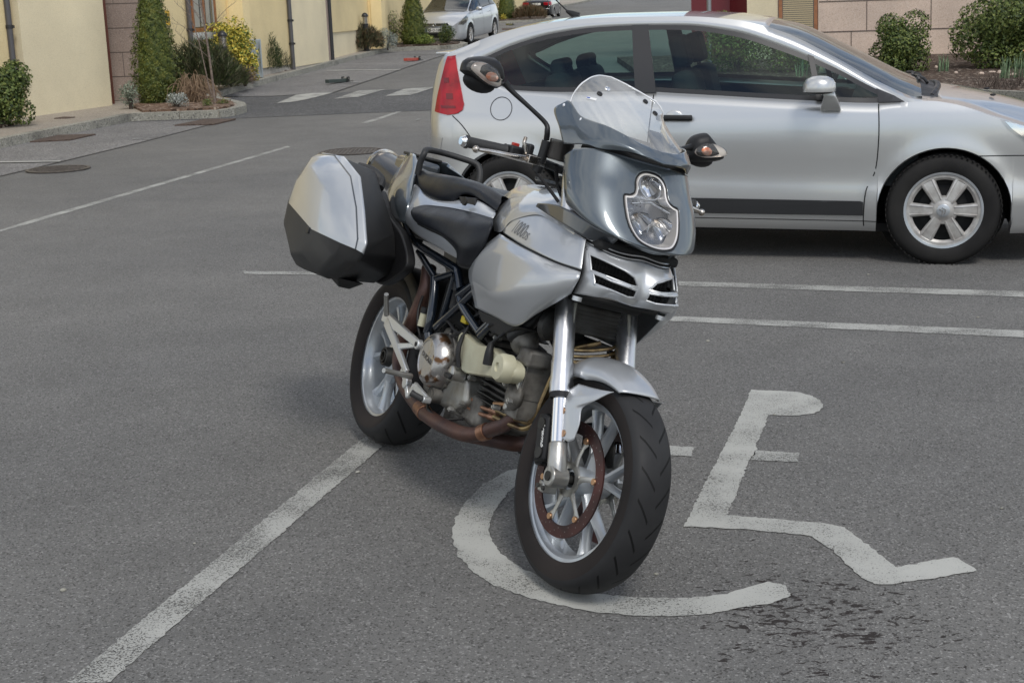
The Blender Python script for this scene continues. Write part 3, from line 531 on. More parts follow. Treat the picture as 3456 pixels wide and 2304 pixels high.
# painted markings
def marking(polys, m, name='road_marking', dz=.003):
    mb = MB(); rg = random.Random(len(polys)+int(polys[0][0][0]*100))
    for p in polys:
        if min(q[1] for q in p) < 9:      # hand-painted edges are ragged close up
            o = []
            for i in range(len(p)):
                a, b = p[i], p[(i+1) % len(p)]; L2 = sqrt((a[0]-b[0])**2+(a[1]-b[1])**2); k = max(1, int(L2/.014))
                for j in range(k):
                    t = j/k; o.append((a[0]+(b[0]-a[0])*t+rg.gauss(0, .0022), a[1]+(b[1]-a[1])*t+rg.gauss(0, .0022)))
            p = o
        sheet(mb, p, dz)
    return tag(mb.build(name, m, smooth=False), kind='structure')
marking([G['line_left']], M['paint'])
marking([G['line_a'], G['line_b'], G['line_a2'], G['sym_bar2']], M['paint'])
marking([G['sym_stem']], M['paintgood']); marking([G['sym_bar']], M['paint'])
marking([G['sym_wheel_out']], M['paintgood'])
marking([G['cl_left'], G['cl2']], M['paint'])
marking([G['zebra1']], M['paintgood'], dz=.012); marking([G['zebra2'], G['zebra3']], M['paint'], dz=.012)
marking([G['bay1'], G['bay2']], M['paintgood'], dz=.016); marking([G['bay_t'], G['bay3'], G['bay4'], G['cl3']], M['paintfaint'], dz=.016)

# footpath, kerb stones and planted islands on the left
K = [(-7.9, 6), (-6.9, 12), (-6.443, 15.875), (-6.31, 16.978), (-6.21, 17.68), (-6.07, 18.45), (-5.78, 20.1), (-5.66, 20.62), (-4.91, 20.66), (-4.33, 20.70), (-4.16, 21.0), (-4.08, 21.5), (-4.22, 22.1), (-4.85, 23.4), (-5.18, 24.6), (-5.1, 25.6), (-5.0, 26.65), (-4.79, 28.4), (-4.44, 30.93), (-4.02, 34.4), (-3.62, 37.0), (-3.4, 38.6), (-3.1, 39.1), (-2.49, 39.3), (-1.6, 39.4), (-1.15, 39.9), (-1.05, 40.6), (-1.25, 41.4), (-2.3, 42.2), (-2.15, 46), (-1.6, 54), (-.5, 66), (-.13, 68.2), (1.3, 69.0), (2.4, 71), (2.73, 76), (1.9, 79), (1.9, 88), (4.2, 103), (6.5, 112), (12, 130)]
mb = MB(); sheet(mb, K+[(-30, 130), (-30, 6)], .112, skirt=.112)
tag(mb.build('footpath', M['footpath'], smooth=False), kind='structure')
mb = MB()
for a, b in zip(K[:-1], K[1:]):
    d = Vector((b[0]-a[0], b[1]-a[1])); ln = d.length; d.normalize(); nr = Vector((d.y, -d.x)); k = max(1, int(ln/.92))
    for i in range(k):
        p = Vector(a)+d*(ln*i/k+.006); q = Vector(a)+d*(ln*(i+1)/k-.006)
        sheet(mb, [p-nr*.11, p+nr*.03, q+nr*.03, q-nr*.11], .118, skirt=.118)
tag(mb.build('kerb', M['kerb'], smooth=False), kind='structure')
mb = MB()
sheet(mb, [(-5.50, 20.80), (-4.9, 20.82), (-4.4, 20.86), (-4.28, 21.1), (-4.24, 21.5), (-4.36, 22.0), (-4.98, 23.2), (-5.4, 24.2), (-5.9, 24.4), (-6.0, 22.0)], .145, skirt=.04)
tag(mb.build('planting_bed', M['chips'], smooth=False), kind='structure')
mb = MB()
sheet(mb, [(-3.05, 39.3), (-2.5, 39.5), (-1.65, 39.6), (-1.3, 40.0), (-1.25, 40.6), (-1.5, 41.2), (-2.5, 41.9), (-3.2, 41)], .15, skirt=.04)
sheet(mb, [(-.3, 68.6), (1.2, 69.2), (2.2, 71.2), (2.5, 76), (1.2, 78), (-.2, 72)], .15, skirt=.04)
sheet(mb, [(-6.9, 22.9), (-5.9, 25.2), (-5.7, 27.8), (-5.45, 29), (-5.5, 31.6), (-5.2, 33), (-6.2, 33), (-7.2, 26)], .145, skirt=.04)
sheet(mb, [(-8.4, 10), (-6.95, 17.9), (-6.9, 19.2), (-7.9, 20.4), (-9, 16)], .145, skirt=.04)
sheet(mb, [(-4.9, 37.8), (-4.3, 41), (-3.6, 46), (-3.2, 50), (-5, 50)], .145, skirt=.04)
tag(mb.build('planting_bed', M['soil'], smooth=False), kind='structure')
# soil bed on the right with a kerb
mb = MB(); BR = [(2.6, 25.6), (5.4, 22.2), (7.2, 19.4), (8.4, 17.4), (16, 13), (26, 13), (26, 29.4), (2.6, 31.4)]
sheet(mb, BR, .12, skirt=.13); tag(mb.build('planting_bed', M['soil'], smooth=False), kind='structure')
mb = MB()
for a, b in zip(BR[:4], BR[1:5]):
    d = Vector((b[0]-a[0], b[1]-a[1])); ln = d.length; d.normalize(); nr = Vector((-d.y, d.x)); k = max(1, int(ln/.92))
    for i in range(k):
        p = Vector(a)+d*(ln*i/k+.006); q = Vector(a)+d*(ln*(i+1)/k-.006); sheet(mb, [p-nr*.12, p+nr*.004, q+nr*.004, q-nr*.12], .14, skirt=.14)
tag(mb.build('kerb', M['kerb'], smooth=False), kind='structure')

# manhole covers and inspection slabs
def manhole(c, r, label):
    e = empty('manhole_cover', (c[0], c[1], H(c[1])), label=label, cat='manhole cover', group='round manhole covers in the road')
    m = MB(); m.lathe([(0, .0), (r*.86, .0), (r*.86, -.004), (0, -.004)], 40, Matrix.Rotation(pi/2, 4, 'X')); m.xf(Matrix.Translation((0, 0, .012))); m.build('cover', M['castiron'], e, smooth=False)
    m = MB()
    for i in range(-6, 7):
        for j in range(-6, 7):
            x, y = i*r*.125, j*r*.125
            if x*x+y*y < (r*.8)**2: m.box((x, y, .014), (r*.07, r*.07, .006))
    m.build('grip_pattern', M['castiron'], e, smooth=False)
    m = MB(); m.lathe([(r*.88, 0), (r, 0), (r, .01), (r*.88, .01)], 40, Matrix.Rotation(pi/2, 4, 'X'), closed=True); m.xf(Matrix.Translation((0, 0, .006))); m.build('rim', M['castiron'], e, smooth=False)
M['castiron'] = mat('cast_iron', (.06, .05, .045), .6, .3, base2=(.12, .105, .092), vscale=30, bump=.5)
manhole((-4.735, 14.32), .33, 'round manhole cover beside the parking bay at the left edge')
manhole((-1.72, 15.20), .36, 'round manhole cover in the road between the pannier and the silver coupe')
def slab(poly, dz, label):
    m = MB(); c = (sum(p[0] for p in poly)/len(poly), sum(p[1] for p in poly)/len(poly))
    n0 = len(m.v); sheet(m, poly, dz, skirt=.02)
    m.v = [(x-c[0], y-c[1], z-H(c[1])) for x, y, z in m.v]
    o = m.build('cover_slab', M['slab'], smooth=False); o.location = (c[0], c[1], H(c[1]))
    tag(o, label, 'cover slab', 'brown inspection cover slabs')
slab(G['slab1'], .022, 'brown cover slab in the bay against the nearest kerb at the left')
slab(G['slab2'], .022, 'brown cover slab beside the tip of the planted island')
slab([(-5.44, 30.14), (-5.32, 31.2), (-4.74, 31.3), (-4.79, 30.29)], .128, 'brown cover slab in the footpath below the yellow bush')
slab([(-6.64, 20.15), (-6.57, 20.36), (-6.36, 20.25), (-6.44, 20.12)], .125, 'small brown cover in the footpath below the cream wall')
slab([(-4.94, 34.8), (-4.74, 35.3), (-4.5, 35.1), (-4.71, 34.5)], .125, 'brown cover in the footpath near the plinth and twiggy shrub')
slab([(-.0, 55.2), (.0, 57.6), (.75, 57.6), (.7, 55.2)], .022, 'brown cover slab in the road beyond the small silver hatchback')

# ================================================================ BUILDINGS (plumb: the street itself is on a slope)
UPV = Vector((-.01124, .06199, .998))
M['render'] = gmat('cream_render', [(.74, .60, .33), (.80, .67, .385), (.83, .70, .43), (.68, .55, .30)], (160, .8, .25), bump=.2)
M['renderpale'] = gmat('pale_render', [(.74, .65, .44), (.80, .71, .50), (.82, .74, .54), (.68, .6, .41)], (160, .7, .22), bump=.2)
M['plinth'] = gmat('plinth_render', [(.42, .40, .35), (.52, .5, .45), (.55, .53, .48), (.35, .33, .3)], (50, 1, .4), bump=.2)
M['granite'] = gmat('pink_stone', [(.55, .43, .345), (.62, .50, .41), (.66, .56, .48), (.44, .34, .27)], (110, 1.2, .5), bump=.1)
M['granite2'] = gmat('brown_stone', [(.28, .215, .18), (.37, .295, .25), (.42, .35, .31), (.24, .19, .16)], (130, 1.2, .5), bump=.1)
M['stonejoint'] = mat('stone_joint', (.12, .095, .08), .8)
M['wood'] = mat('stained_timber', (.30, .115, .035), .45, base2=(.21, .075, .022), vscale=14, coat=.2)
M['woodred'] = mat('red_timber', (.12, .042, .026), .5, base2=(.12, .03, .015), vscale=10)
M['pipe'] = mat('grey_downpipe', (.075, .073, .078), .42)
M['pipedark'] = mat('black_downpipe', (.02, .02, .022), .4)
M['window'] = mat('window_glass', (.055, .06, .055), .06, 0, spec=.8)
M['blind'] = mat('slatted_blind', (.36, .29, .17), .6)
M['curtain'] = mat('curtain', (.36, .35, .30), .8)
M['sill'] = mat('painted_sill', (.55, .56, .54), .6)
M['redpanel'] = mat('dark_red_panel', (.13, .012, .018), .45)
def on(p, h=0, dz=.11): return Vector((p[0], p[1], H(p[1])+dz))+UPV*h
def wallbox(mb, a, b, h0, h1, thick=.3, out=0.0, mi=0):
    """plumb slab standing on the line a-b; thickness goes away from the street side (left of a->b)"""
    d = Vector((b[0]-a[0], b[1]-a[1], 0)).normalized(); nl = Vector((-d.y, d.x, 0))
    A = Vector((a[0], a[1], 0)); B = Vector((b[0], b[1], 0)); z0 = min(H(a[1]), H(b[1])); base = z0
    vs = []
    for q in (A, B):
        for o_ in (-out, thick):
            for h in (h0, h1): vs.append(q+nl*o_+Vector((0, 0, base))+UPV*h)
    return mb.add(vs, [(0, 1, 3, 2), (4, 6, 7, 5), (0, 4, 5, 1), (2, 3, 7, 6), (0, 2, 6, 4), (1, 5, 7, 3)], mi)
def along(a, b, t): return (a[0]+(b[0]-a[0])*t, a[1]+(b[1]-a[1])*t)
def downpipe(parent, p, r, h0, h1, m, rings, label=None):
    mb = MB(); z = H(p[1]); mb.tube([Vector((p[0], p[1], z))+UPV*h0, Vector((p[0], p[1], z))+UPV*h1], r, 14)
    o = mb.build('downpipe', m, parent)
    mb = MB()
    for h in rings: mb.tube([Vector((p[0], p[1], z))+UPV*h, Vector((p[0], p[1], z))+UPV*(h+.05)], r*1.22, 14); mb.box(Vector((p[0], p[1], z))+UPV*(h+.025), (r*3.2, .05, .04))
    mb.build('bracket', M['pipedark'], o)
def house(name, label):
    return empty(name, (0, 0, 0), label=label, cat='building')
def window(parent, a, b, h0, h1, woodm=None, fill='window', sill=True, mull=(.5,)):
    woodm = woodm or M['wood']
    mb = MB(); w = Vector((b[0]-a[0], b[1]-a[1], 0)).length; f = .075/w
    wallbox(mb, a, along(a, b, f), h0, h1, .06, .03); wallbox(mb, along(a, b, 1-f), b, h0, h1, .06, .03)
    wallbox(mb, along(a, b, f), along(a, b, 1-f), h0, h0+.075, .06, .028); wallbox(mb, along(a, b, f), along(a, b, 1-f), h1-.075, h1, .06, .028)
    for t in mull: wallbox(mb, along(a, b, t-f*.45), along(a, b, t+f*.45), h0+.075, h1-.075, .05, .026)
    o = mb.build('window', woodm, parent, smooth=False)
    mb = MB(); wallbox(mb, along(a, b, f*.9), along(a, b, 1-f*.9), h0+.07, h1-.07, .02, .008); mb.build('pane', M['window'], o, smooth=False)
    if fill:
        mb = MB()
        if fill == 'blind':
            k = int((h1-h0)/.045)
            for i in range(k): wallbox(mb, along(a, b, f*1.2), along(a, b, 1-f*1.2), h0+.08+i*(h1-h0-.16)/k, h0+.08+(i+.72)*(h1-h0-.16)/k, -.010, .016)
            mb.build('blind', M['blind'], o, smooth=False)
        else:
            for t0, t1 in ((.06, .30), (.36, .46), (.58, .74), (.86, .94)): wallbox(mb, along(a, b, t0), along(a, b, t1), h0+.09, h1-.09, -.010, .012)
            mb.build('curtain', M['curtain'], o, smooth=False)
    if sill:
        mb = MB(); wallbox(mb, along(a, b, -.06), along(a, b, 1.06), h0-.14, h0-.01, .1, .09); mb.build('window_sill', M['sill'], o, smooth=False)
# house 1 : nearest cream house with projecting bay
h1 = house('terraced_house', 'nearest cream rendered house with projecting pale bay and grey downpipe at the left edge')
W0a, W0b = (-9.9, 11.0), (-7.30, 20.55); A1, B1 = (-7.16, 20.62), (-6.40, 22.37)
mb = MB(); wallbox(mb, W0a, W0b, -.3, 6.5); mb.build('wall', M['render'], h1, smooth=False)
mb = MB(); wallbox(mb, A1, B1, .10, 6.4, 2.2); mb.build('bay_wall', M['renderpale'], h1, smooth=False)
mb = MB(); wallbox(mb, along(A1, B1, .01), along(A1, B1, .99), -.3, .10, 1.5, -.02); mb.build('plinth', M['plinth'], h1, smooth=False)
downpipe(h1, (-7.28, 20.5), .045, .1, 6.3, M['pipe'], (.45, 1.42, 2.3, 3.5))
mb = MB(); wallbox(mb, (-6.485, 22.62), (-6.45, 22.70), .1, 3.0, .10); mb.build('door_frame', M['woodred'], h1, smooth=False)
# stone-clad porch return and house 2
h2 = house('terraced_house', 'cream rendered house with brown stone porch wall and timber window behind the bare tree')
S0, S1 = (-9.6, 23.35), (-5.98, 23.30)
mb = MB(); wallbox(mb, S0, S1, -.2, 6.5, .3); mb.build('stone_wall', M['granite2'], h2, smooth=False)
mb = MB()
for i in range(9): wallbox(mb, (S0[0]+.01, S0[1]), (S1[0]-.01, S1[1]), .11+i*.40, .125+i*.40, .01, .003)
for i, xo in enumerate((-6.30, -6.42, -6.02, -6.30, -6.50, -6.1, -6.4)):
    wallbox(mb, (xo, 23.31), (xo+.012, 23.31), .125+i*.40, .11+(i+1)*.40, .01, .0045); wallbox(mb, (xo-.62, 23.32), (xo-.608, 23.32), .125+i*.40, .11+(i+1)*.40, .01, .0045)
mb.build('stone_joint', M['stonejoint'], h2, smooth=False)
W2 = [(-5.96, 23.34), (-5.88, 23.9)]
E2 = (-5.54, 28.1)
mb = MB(); wallbox(mb, (-6.36, 23.6), E2, .15, 6.5, .3); mb.build('wall', M['render'], h2, smooth=False)
wa, wb = along((-6.36, 23.6), E2, .60), along((-6.36, 23.6), E2, .86)
window(h2, wa, wb, 1.12, 2.6, fill='curtain')
mb = MB(); wallbox(mb, E2, (-5.20, 28.0), -.1, 6.5, .3); mb.build('return_wall', M['render'], h2, smooth=False)
E3 = (-4.70, 30.7)
mb = MB(); wallbox(mb, (-5.20, 28.0), E3, .28, 6.5, .3); mb.build('wall', M['render'], h2, smooth=False)
mb = MB(); wallbox(mb, along((-5.20, 28.0), E3, .002), E3, -.1, .28, .25, -.03); mb.build('plinth', M['plinth'], h2, smooth=False)
downpipe(h2, (-5.855, 26.05), .047, .1, 6.3, M['pipe'], (1.15, 2.4)); downpipe(h2, (-4.66, 30.62), .047, .1, 6.3, M['pipe'], (.65, 1.15, 1.65, 2.6))
h3 = house('terraced_house', 'pale rendered house between the grey and the black downpipes')
mb = MB(); wallbox(mb, (-4.66, 30.72), (-4.22, 33.5), .16, 6.5, 1.4); mb.build('wall', M['renderpale'], h3, smooth=False)
mb = MB(); wallbox(mb, (-4.65, 30.73), (-4.23, 33.5), -.1, .16, 1.2, -.02); mb.build('plinth', M['plinth'], h3, smooth=False)
mb = MB(); wallbox(mb, (-5.4, 33.62), (-4.22, 33.60), -.1, 6.5, .3); mb.build('stone_wall', M['granite2'], h3, smooth=False)
downpipe(h3, (-4.19, 33.9), .055, .1, 6.3, M['pipedark'], (2.2,))
h4 = house('terraced_house', 'far cream house with small timber window behind the heather and conical shrub')
E5 = (-3.72, 39.0)
mb = MB(); wallbox(mb, (-4.30, 34.2), E5, .75, 6.5, .3); mb.build('wall', M['render'], h4, smooth=False)
mb = MB(); wallbox(mb, (-4.30, 34.2), E5, -.1, .75, .25, -.03); mb.build('plinth', M['renderpale'], h4, smooth=False)
window(h4, along((-4.30, 34.2), E5, .26), along((-4.30, 34.2), E5, .62), 1.95, 3.2, fill=None)
mb = MB(); wallbox(mb, E5, (-3.35, 38.9), -.1, 6.5, .3); wallbox(mb, (-3.35, 38.9), (-1.95, 56), -.1, 6.5, .3); wallbox(mb, (-1.95, 56), (3.2, 108), -.3, 8, .3); mb.build('side_wall', M['render'], h4, smooth=False)
# right-hand stone building
hr = house('stone_building', 'pink stone-clad building with blinds in its windows behind the clipped shrubs at the right')
RA, RB = (6.62, 28.9), (26, 28.3)
mb = MB(); wallbox(mb, RA, RB, -.1, 7, .4); mb.build('stone_wall', M['granite'], hr, smooth=False)
mb = MB()
for i in range(9): wallbox(mb, (6.64, 28.89), (25.9, 28.3), .02+i*.62, .038+i*.62, .01, .003)
for i in range(9):
    for k in range(16):
        xx = 6.75+k*1.33+(0 if i % 2 else .55)
        if i == 1: xx = 7.62+k*1.33
        if i == 2: xx = 6.80+k*2.05
        wallbox(mb, (xx, 28.895-(xx-6.62)*.031), (xx+.014, 28.895-(xx-6.62)*.031), .038+i*.62, .02+(i+1)*.62, .01, .006)
mb.build('stone_joint', M['stonejoint'], hr, smooth=False)
mb = MB(); wallbox(mb, (5.80, 29.0), (6.62, 28.95), -.1, .55, .4); wallbox(mb, (5.80, 29.0), (6.62, 28.95), 2.7, 7, .4); wallbox(mb, (5.17, 29.1), (5.80, 29.0), -.1, 7, .4); mb.build('pier', M['renderpale'], hr, smooth=False)
window(hr, (5.81, 28.98), (6.61, 28.93), .56, 2.7, fill='blind', sill=False, mull=())
window(hr, (9.95, 28.72), (12.6, 28.64), 1.55, 3.0, fill='blind', sill=False, mull=(.5,))
mb = MB(); wallbox(mb, (4.50, 31.9), (5.17, 29.1), -.1, 7, .4); wallbox(mb, (4.15, 30.2), (5.17, 29.95), -.1, 7, .4); mb.build('red_wall_panel', M['redpanel'], hr, smooth=False)
e = MB(); z = H(27); e.tube([Vector((4.06, 27, z-.05)), Vector((4.06, 27, z))+UPV*3.2], .045, 12)
o = e.build('sign_pole', mat('galvanised_pole', (.27, .28, .29), .5, .7)); tag(o, 'plain grey metal pole in front of the dark red wall', 'pole')
e = MB(); e.lathe([(0, 0), (.11, 0), (.11, .02), (0, .02)], 20, Matrix.Rotation(pi/2, 4, 'X')); e.xf(Matrix.Translation(Vector((4.06, 27, z+.125)))); e.build('base_plate', M['pipe'], o)
# hydrant plate with the letter H
e = empty('hydrant_sign', (-6.035, 25.15, H(25.15)), label='small yellow plate with a black letter H on the cream wall', cat='sign')
Rz = Matrix.Rotation(radians(81), 3, 'Z')
m = MB(); m.box((0, 0, 1.42), (.17, .014, .26), Rz); m.build('plate', mat('yellow_plate', (.80, .48, .02), .4), e, bevel=.004)
m = MB()
for dx, w, hh in ((-.042, .022, .15), (.042, .022, .15), (0, .084, .022)): m.box(Rz @ Vector((dx, -.009, 0))+Vector((0, 0, 1.42)), (w, .004, hh), Rz)
m.build('lettering', M['dark'], e, smooth=False)

# ================================================================ CARS
class Shape:
    """body surface of a car: x forward (front axle = 0), y left, z up"""
    def __init__(s, **k): s.__dict__.update(k)
    def w(s, x): return lerp_tab(s.W, x)
    def side(s, x, z):
        y = s.w(x)+lerp_tab(s.P, z)
        for ax in (0, -s.wb):
            d = sqrt((x-ax)**2+(z-s.ar0)**2)
            y += s.flare*math.exp(-((max(d-s.ar, 0))/.055)**2)
        return y
    def zlow(s, x):
        z = lerp_tab(s.LOW, x)
        for ax in (0, -s.wb):
            if abs(x-ax) < s.ar: z = max(z, s.ar0+sqrt(max(s.ar**2-(x-ax)**2, 0)))
        return z
    def belt(s, x): return lerp_tab(s.B, x)
def decal(S, outline, off, sgn, thick=.004, step=.045):
    """thin piece following the body side; outline in (x, z)"""
    bm = bmesh.new(); vs = [bm.verts.new((p[0], 0, p[1])) for p in outline]
    for t3 in tessellate_polygon([[Vector((p[0], p[1], 0)) for p in outline]]):
        try: bm.faces.new([vs[i] for i in t3])
        except ValueError: pass
    x0, x1 = min(p[0] for p in outline), max(p[0] for p in outline); z0, z1 = min(p[1] for p in outline), max(p[1] for p in outline)
    a = x0+step
    while a < x1: bmesh.ops.bisect_plane(bm, geom=bm.verts[:]+bm.edges[:]+bm.faces[:], plane_co=(a, 0, 0), plane_no=(1, 0, 0)); a += step
    a = z0+step
    while a < z1: bmesh.ops.bisect_plane(bm, geom=bm.verts[:]+bm.edges[:]+bm.faces[:], plane_co=(0, 0, a), plane_no=(0, 0, 1)); a += step
    bm.verts.index_update()
    V = []
    for v in bm.verts:
        y = S.outer(v.co.x, v.co.z)+off; V.append((v.co.x, sgn*y, v.co.z))
    F = [tuple(v.index for v in f.verts) for f in bm.faces]; nn = len(V)
    ed = [(e.verts[0].index, e.verts[1].index) for e in bm.edges if len(e.link_faces) == 1]
    V += [(x, y-sgn*thick, z) for x, y, z in V]
    F += [tuple(i+nn for i in f)[::-1] for f in F]+[(a, b, b+nn, a+nn) for a, b in ed]
    bm.free(); mb = MB(); mb.add(V, F); return mb
def line_on(S, mb, pts, w, off, sgn, sub=6, closed=False):
    P = smooth_line([(p[0], 0, p[1]) for p in pts], sub, closed)
    if closed: P.append(P[0])
    V = []
    for i, p in enumerate(P):
        t = (P[min(i+1, len(P)-1)]-P[max(i-1, 0)]).normalized(); n_ = Vector((-t.z, 0, t.x))*w/2
        for q in (p-n_, p+n_): V.append((q.x, sgn*(S.outer(q.x, q.z)+off), q.z))
    return mb.add(V, [(2*i, 2*i+1, 2*i+3, 2*i+2) for i in range(len(P)-1)])
def car_body(S, X, R):
    """returns loft grid (stations x rows) for the left half and the row meaning"""
    rows = []
    for x in X:
        zl, zb = S.zlow(x), S.belt(x); zt = max(lerp_tab(S.T, x), zb) if S.T[0][0] <= x <= S.T[-1][0] else zb
        zr = max(lerp_tab(S.R, x), zt+.004); zc = max(lerp_tab(S.Cn, x), zr)
        yb = S.side(x, zb); r = []
        r.append((min(S.side(x, zl), S.w(x)-.02)-.10, zl+.0)); r.append((S.side(x, zl)-.012, zl-.0)); 
        for f in (.03, .09, .17, .26, .35, .45, .55, .65, .75, .84, .92): r.append((S.side(x, zl+(zb-zl)*f), zl+(zb-zl)*f))
        r.append((yb, zb))
        # window band leans in
        yr = lerp_tab(S.YR, x); h = max(zr-zb, 1e-4)
        def lean(z): t = (z-zb)/h; return yb+(yr-yb)*(t**1.25)
        band = zt-zb; e = min(S.fr, band*.45)
        for z in (zb+e, zb+e+(band-2*e)*.33, zb+e+(band-2*e)*.66, zt-e, zt): r.append((lean(z), z))
        r.append((lean(zt+(zr-zt)*.5), zt+(zr-zt)*.55)); r.append((yr, zr))
        for t in (.93, .8, .62, .42, .2, 0): r.append((yr*t, zr+(zc-zr)*(1-t**2.4)))
        rows.append(r)
    return rows
NB = 13      # row index of the belt
S4 = Shape(wb=2.608, ar=.375, ar0=.30, flare=.014, fr=.028,
    W=[(-3.21, .60), (-3.17, .70), (-3.08, .80), (-2.95, .845), (-2.6, .872), (-2.2, .882), (-1.3, .885), (-.3, .884), (.2, .876), (.5, .85), (.75, .79), (.9, .70), (1.0, .56), (1.06, .38)],
    P=[(.15, -.055), (.24, -.022), (.33, -.004), (.405, .006), (.44, -.008), (.5, -.012), (.62, -.004), (.72, .0), (.80, -.004), (.87, -.018), (.92, -.036), (.97, -.055), (1.05, -.085), (1.2, -.14), (1.3, -.19)],
    LOW=[(-3.21, .36), (-3.1, .27), (-2.95, .22), (-2.2, .205), (-.4, .187), (.4, .18), (.8, .19), (1.06, .24)],
    B=[(-3.21, .90), (-3.14, 1.14), (-3.05, 1.235), (-2.98, 1.24), (-2.88, 1.20), (-2.80, 1.14), (-2.70, 1.075), (-2.57, 1.035), (-2.22, 1.02), (-1.81, 1.019), (-1.53, 1.003), (-.81, .956), (-.39, .936), (-.24, .937), (-.10, .945), (.034, .925), (.289, .840), (.5, .765), (.75, .67), (.95, .56), (1.06, .50)],
    T=[(-2.90, 1.205), (-2.80, 1.235), (-2.62, 1.305), (-2.35, 1.372), (-2.09, 1.400), (-1.86, 1.406), (-1.55, 1.400), (-1.24, 1.356), (-.94, 1.258), (-.64, 1.134), (-.445, 1.032), (-.24, .939)],
    R=[(-3.21, .93), (-3.14, 1.18), (-3.10, 1.25), (-3.0, 1.285), (-2.74, 1.372), (-2.47, 1.428), (-2.03, 1.457), (-1.56, 1.452), (-1.25, 1.425), (-.97, 1.352), (-.65, 1.196), (-.35, 1.030), (-.162, .955), (.034, .935), (.289, .86), (.5, .79), (.75, .70), (.95, .585), (1.06, .51)],
    YR=[(-3.21, .50), (-3.14, .58), (-3.0, .60), (-2.5, .60), (-1.6, .61), (-1.0, .62), (-.6, .66), (-.16, .72), (.1, .70), (.5, .64), (.9, .48), (1.06, .28)],
    Cn=[(-3.21, .94), (-3.14, 1.19), (-3.11, 1.258), (-3.0, 1.31), (-2.74, 1.395), (-2.47, 1.45), (-2.03, 1.478), (-1.65, 1.476), (-1.3, 1.458), (-.95, 1.395), (-.55, 1.215), (-.2, 1.04), (-.05, .985), (.1, .965), (.4, .90), (.7, .80), (.9, .70), (1.02, .58), (1.06, .53)])
def outer(S):
    def f(x, z):
        zb = S.belt(x)
        if z <= zb: return S.side(x, z)
        zt = max(lerp_tab(S.T, x), zb); zr = max(lerp_tab(S.R, x), zt+.004); yb = S.side(x, zb); yr = lerp_tab(S.YR, x)
        t = min((z-zb)/max(zr-zb, 1e-4), 1.0); return yb+(yr-yb)*t**1.25
    S.outer = f
outer(S4)
def stations(x0, x1, S, n=110):
    X = set(round(x0+(x1-x0)*i/n, 4) for i in range(n+1))
    for ax in (0, -S.wb):
        for k in range(0, 25): X.add(round(ax+S.ar*cos(pi*k/24), 4))
        X.add(round(ax+S.ar+.004, 4)); X.add(round(ax-S.ar-.004, 4))
    X = sorted(X); o = [X[0]]
    for x in X[1:]:
        if x-o[-1] > .0015: o.append(x)
    return o
def build_body(S, root, X, paint, glass, wsx, rearx, pillars, frame='trimgrey', glassf='carglassf'):
    rows = car_body(S, X, None); nr = len(rows[0]); parts = {}
    def put(k, vs):
        mb = parts.setdefault(k, MB())
        mb.add(vs, [(0, 1, 2, 3)]); mb.add([(x, -y, z) for x, y, z in vs], [(3, 2, 1, 0)])
    for i in range(len(X)-1):
        x0, x1 = X[i], X[i+1]; xm = (x0+x1)/2
        for j in range(nr-1):
            a, b, c, d = (x0, *rows[i][j]), (x1, *rows[i+1][j]), (x1, *rows[i+1][j+1]), (x0, *rows[i][j+1])
            k = 'body'
            if NB <= j < NB+5:
                band = lerp_tab(S.T, xm)-S.belt(xm) if S.T[0][0] < xm < S.T[-1][0] else 0
                if band > .012:
                    k = 'window_frame'
                    if NB+1 <= j <= NB+3 and band > 2.6*S.fr:
                        k = 'side_window'
                        for p0, p1 in pillars:
                            if p0 < xm < p1: k = 'window_frame'
            elif j >= NB+7 and wsx[0] < xm < wsx[1]: k = 'windscreen'
            elif j >= NB+8 and wsx[1] <= xm < wsx[1]+.085: k = 'scuttle'
            elif j >= NB+8 and rearx[0] < xm < rearx[1]: k = 'rear_window'
            put(k, [a, b, c, d])
    # close the ends
    for i in (0, len(X)-1):
        r = rows[i]
        vs = [(X[i], y, z) for y, z in r]+[(X[i], -y, z) for y, z in r[::-1]]
        parts['body'].add(vs, [tuple(range(len(vs)))])
    bo = None
    for k, mb in parts.items():
        m = {'body': paint, 'window_frame': frame, 'side_window': glass, 'windscreen': glassf, 'rear_window': 'farglass', 'scuttle': 'plastic'}[k]
        if k == 'side_window':     # one pane per opening and side
            groups = {}
            for f in range(0, len(mb.f)):
                vs = [mb.v[q] for q in mb.f[f]]; xm = sum(p[0] for p in vs)/4; s_ = 1 if vs[0][1] > 0 else -1
                g = (s_, sum(1 for p0, p1 in pillars if xm > (p0+p1)/2)); groups.setdefault(g, MB()).add(vs, [(0, 1, 2, 3)])
            for g in groups.values(): g.build('side_window', M[m], root, sharp=40)
        else:
            o = mb.build(k, M[m], root, sharp=38)
            if k == 'body': o.modifiers.new('solid', 'SOLIDIFY').thickness = .006; o.modifiers['solid'].offset = -1; bo = o
    return bo
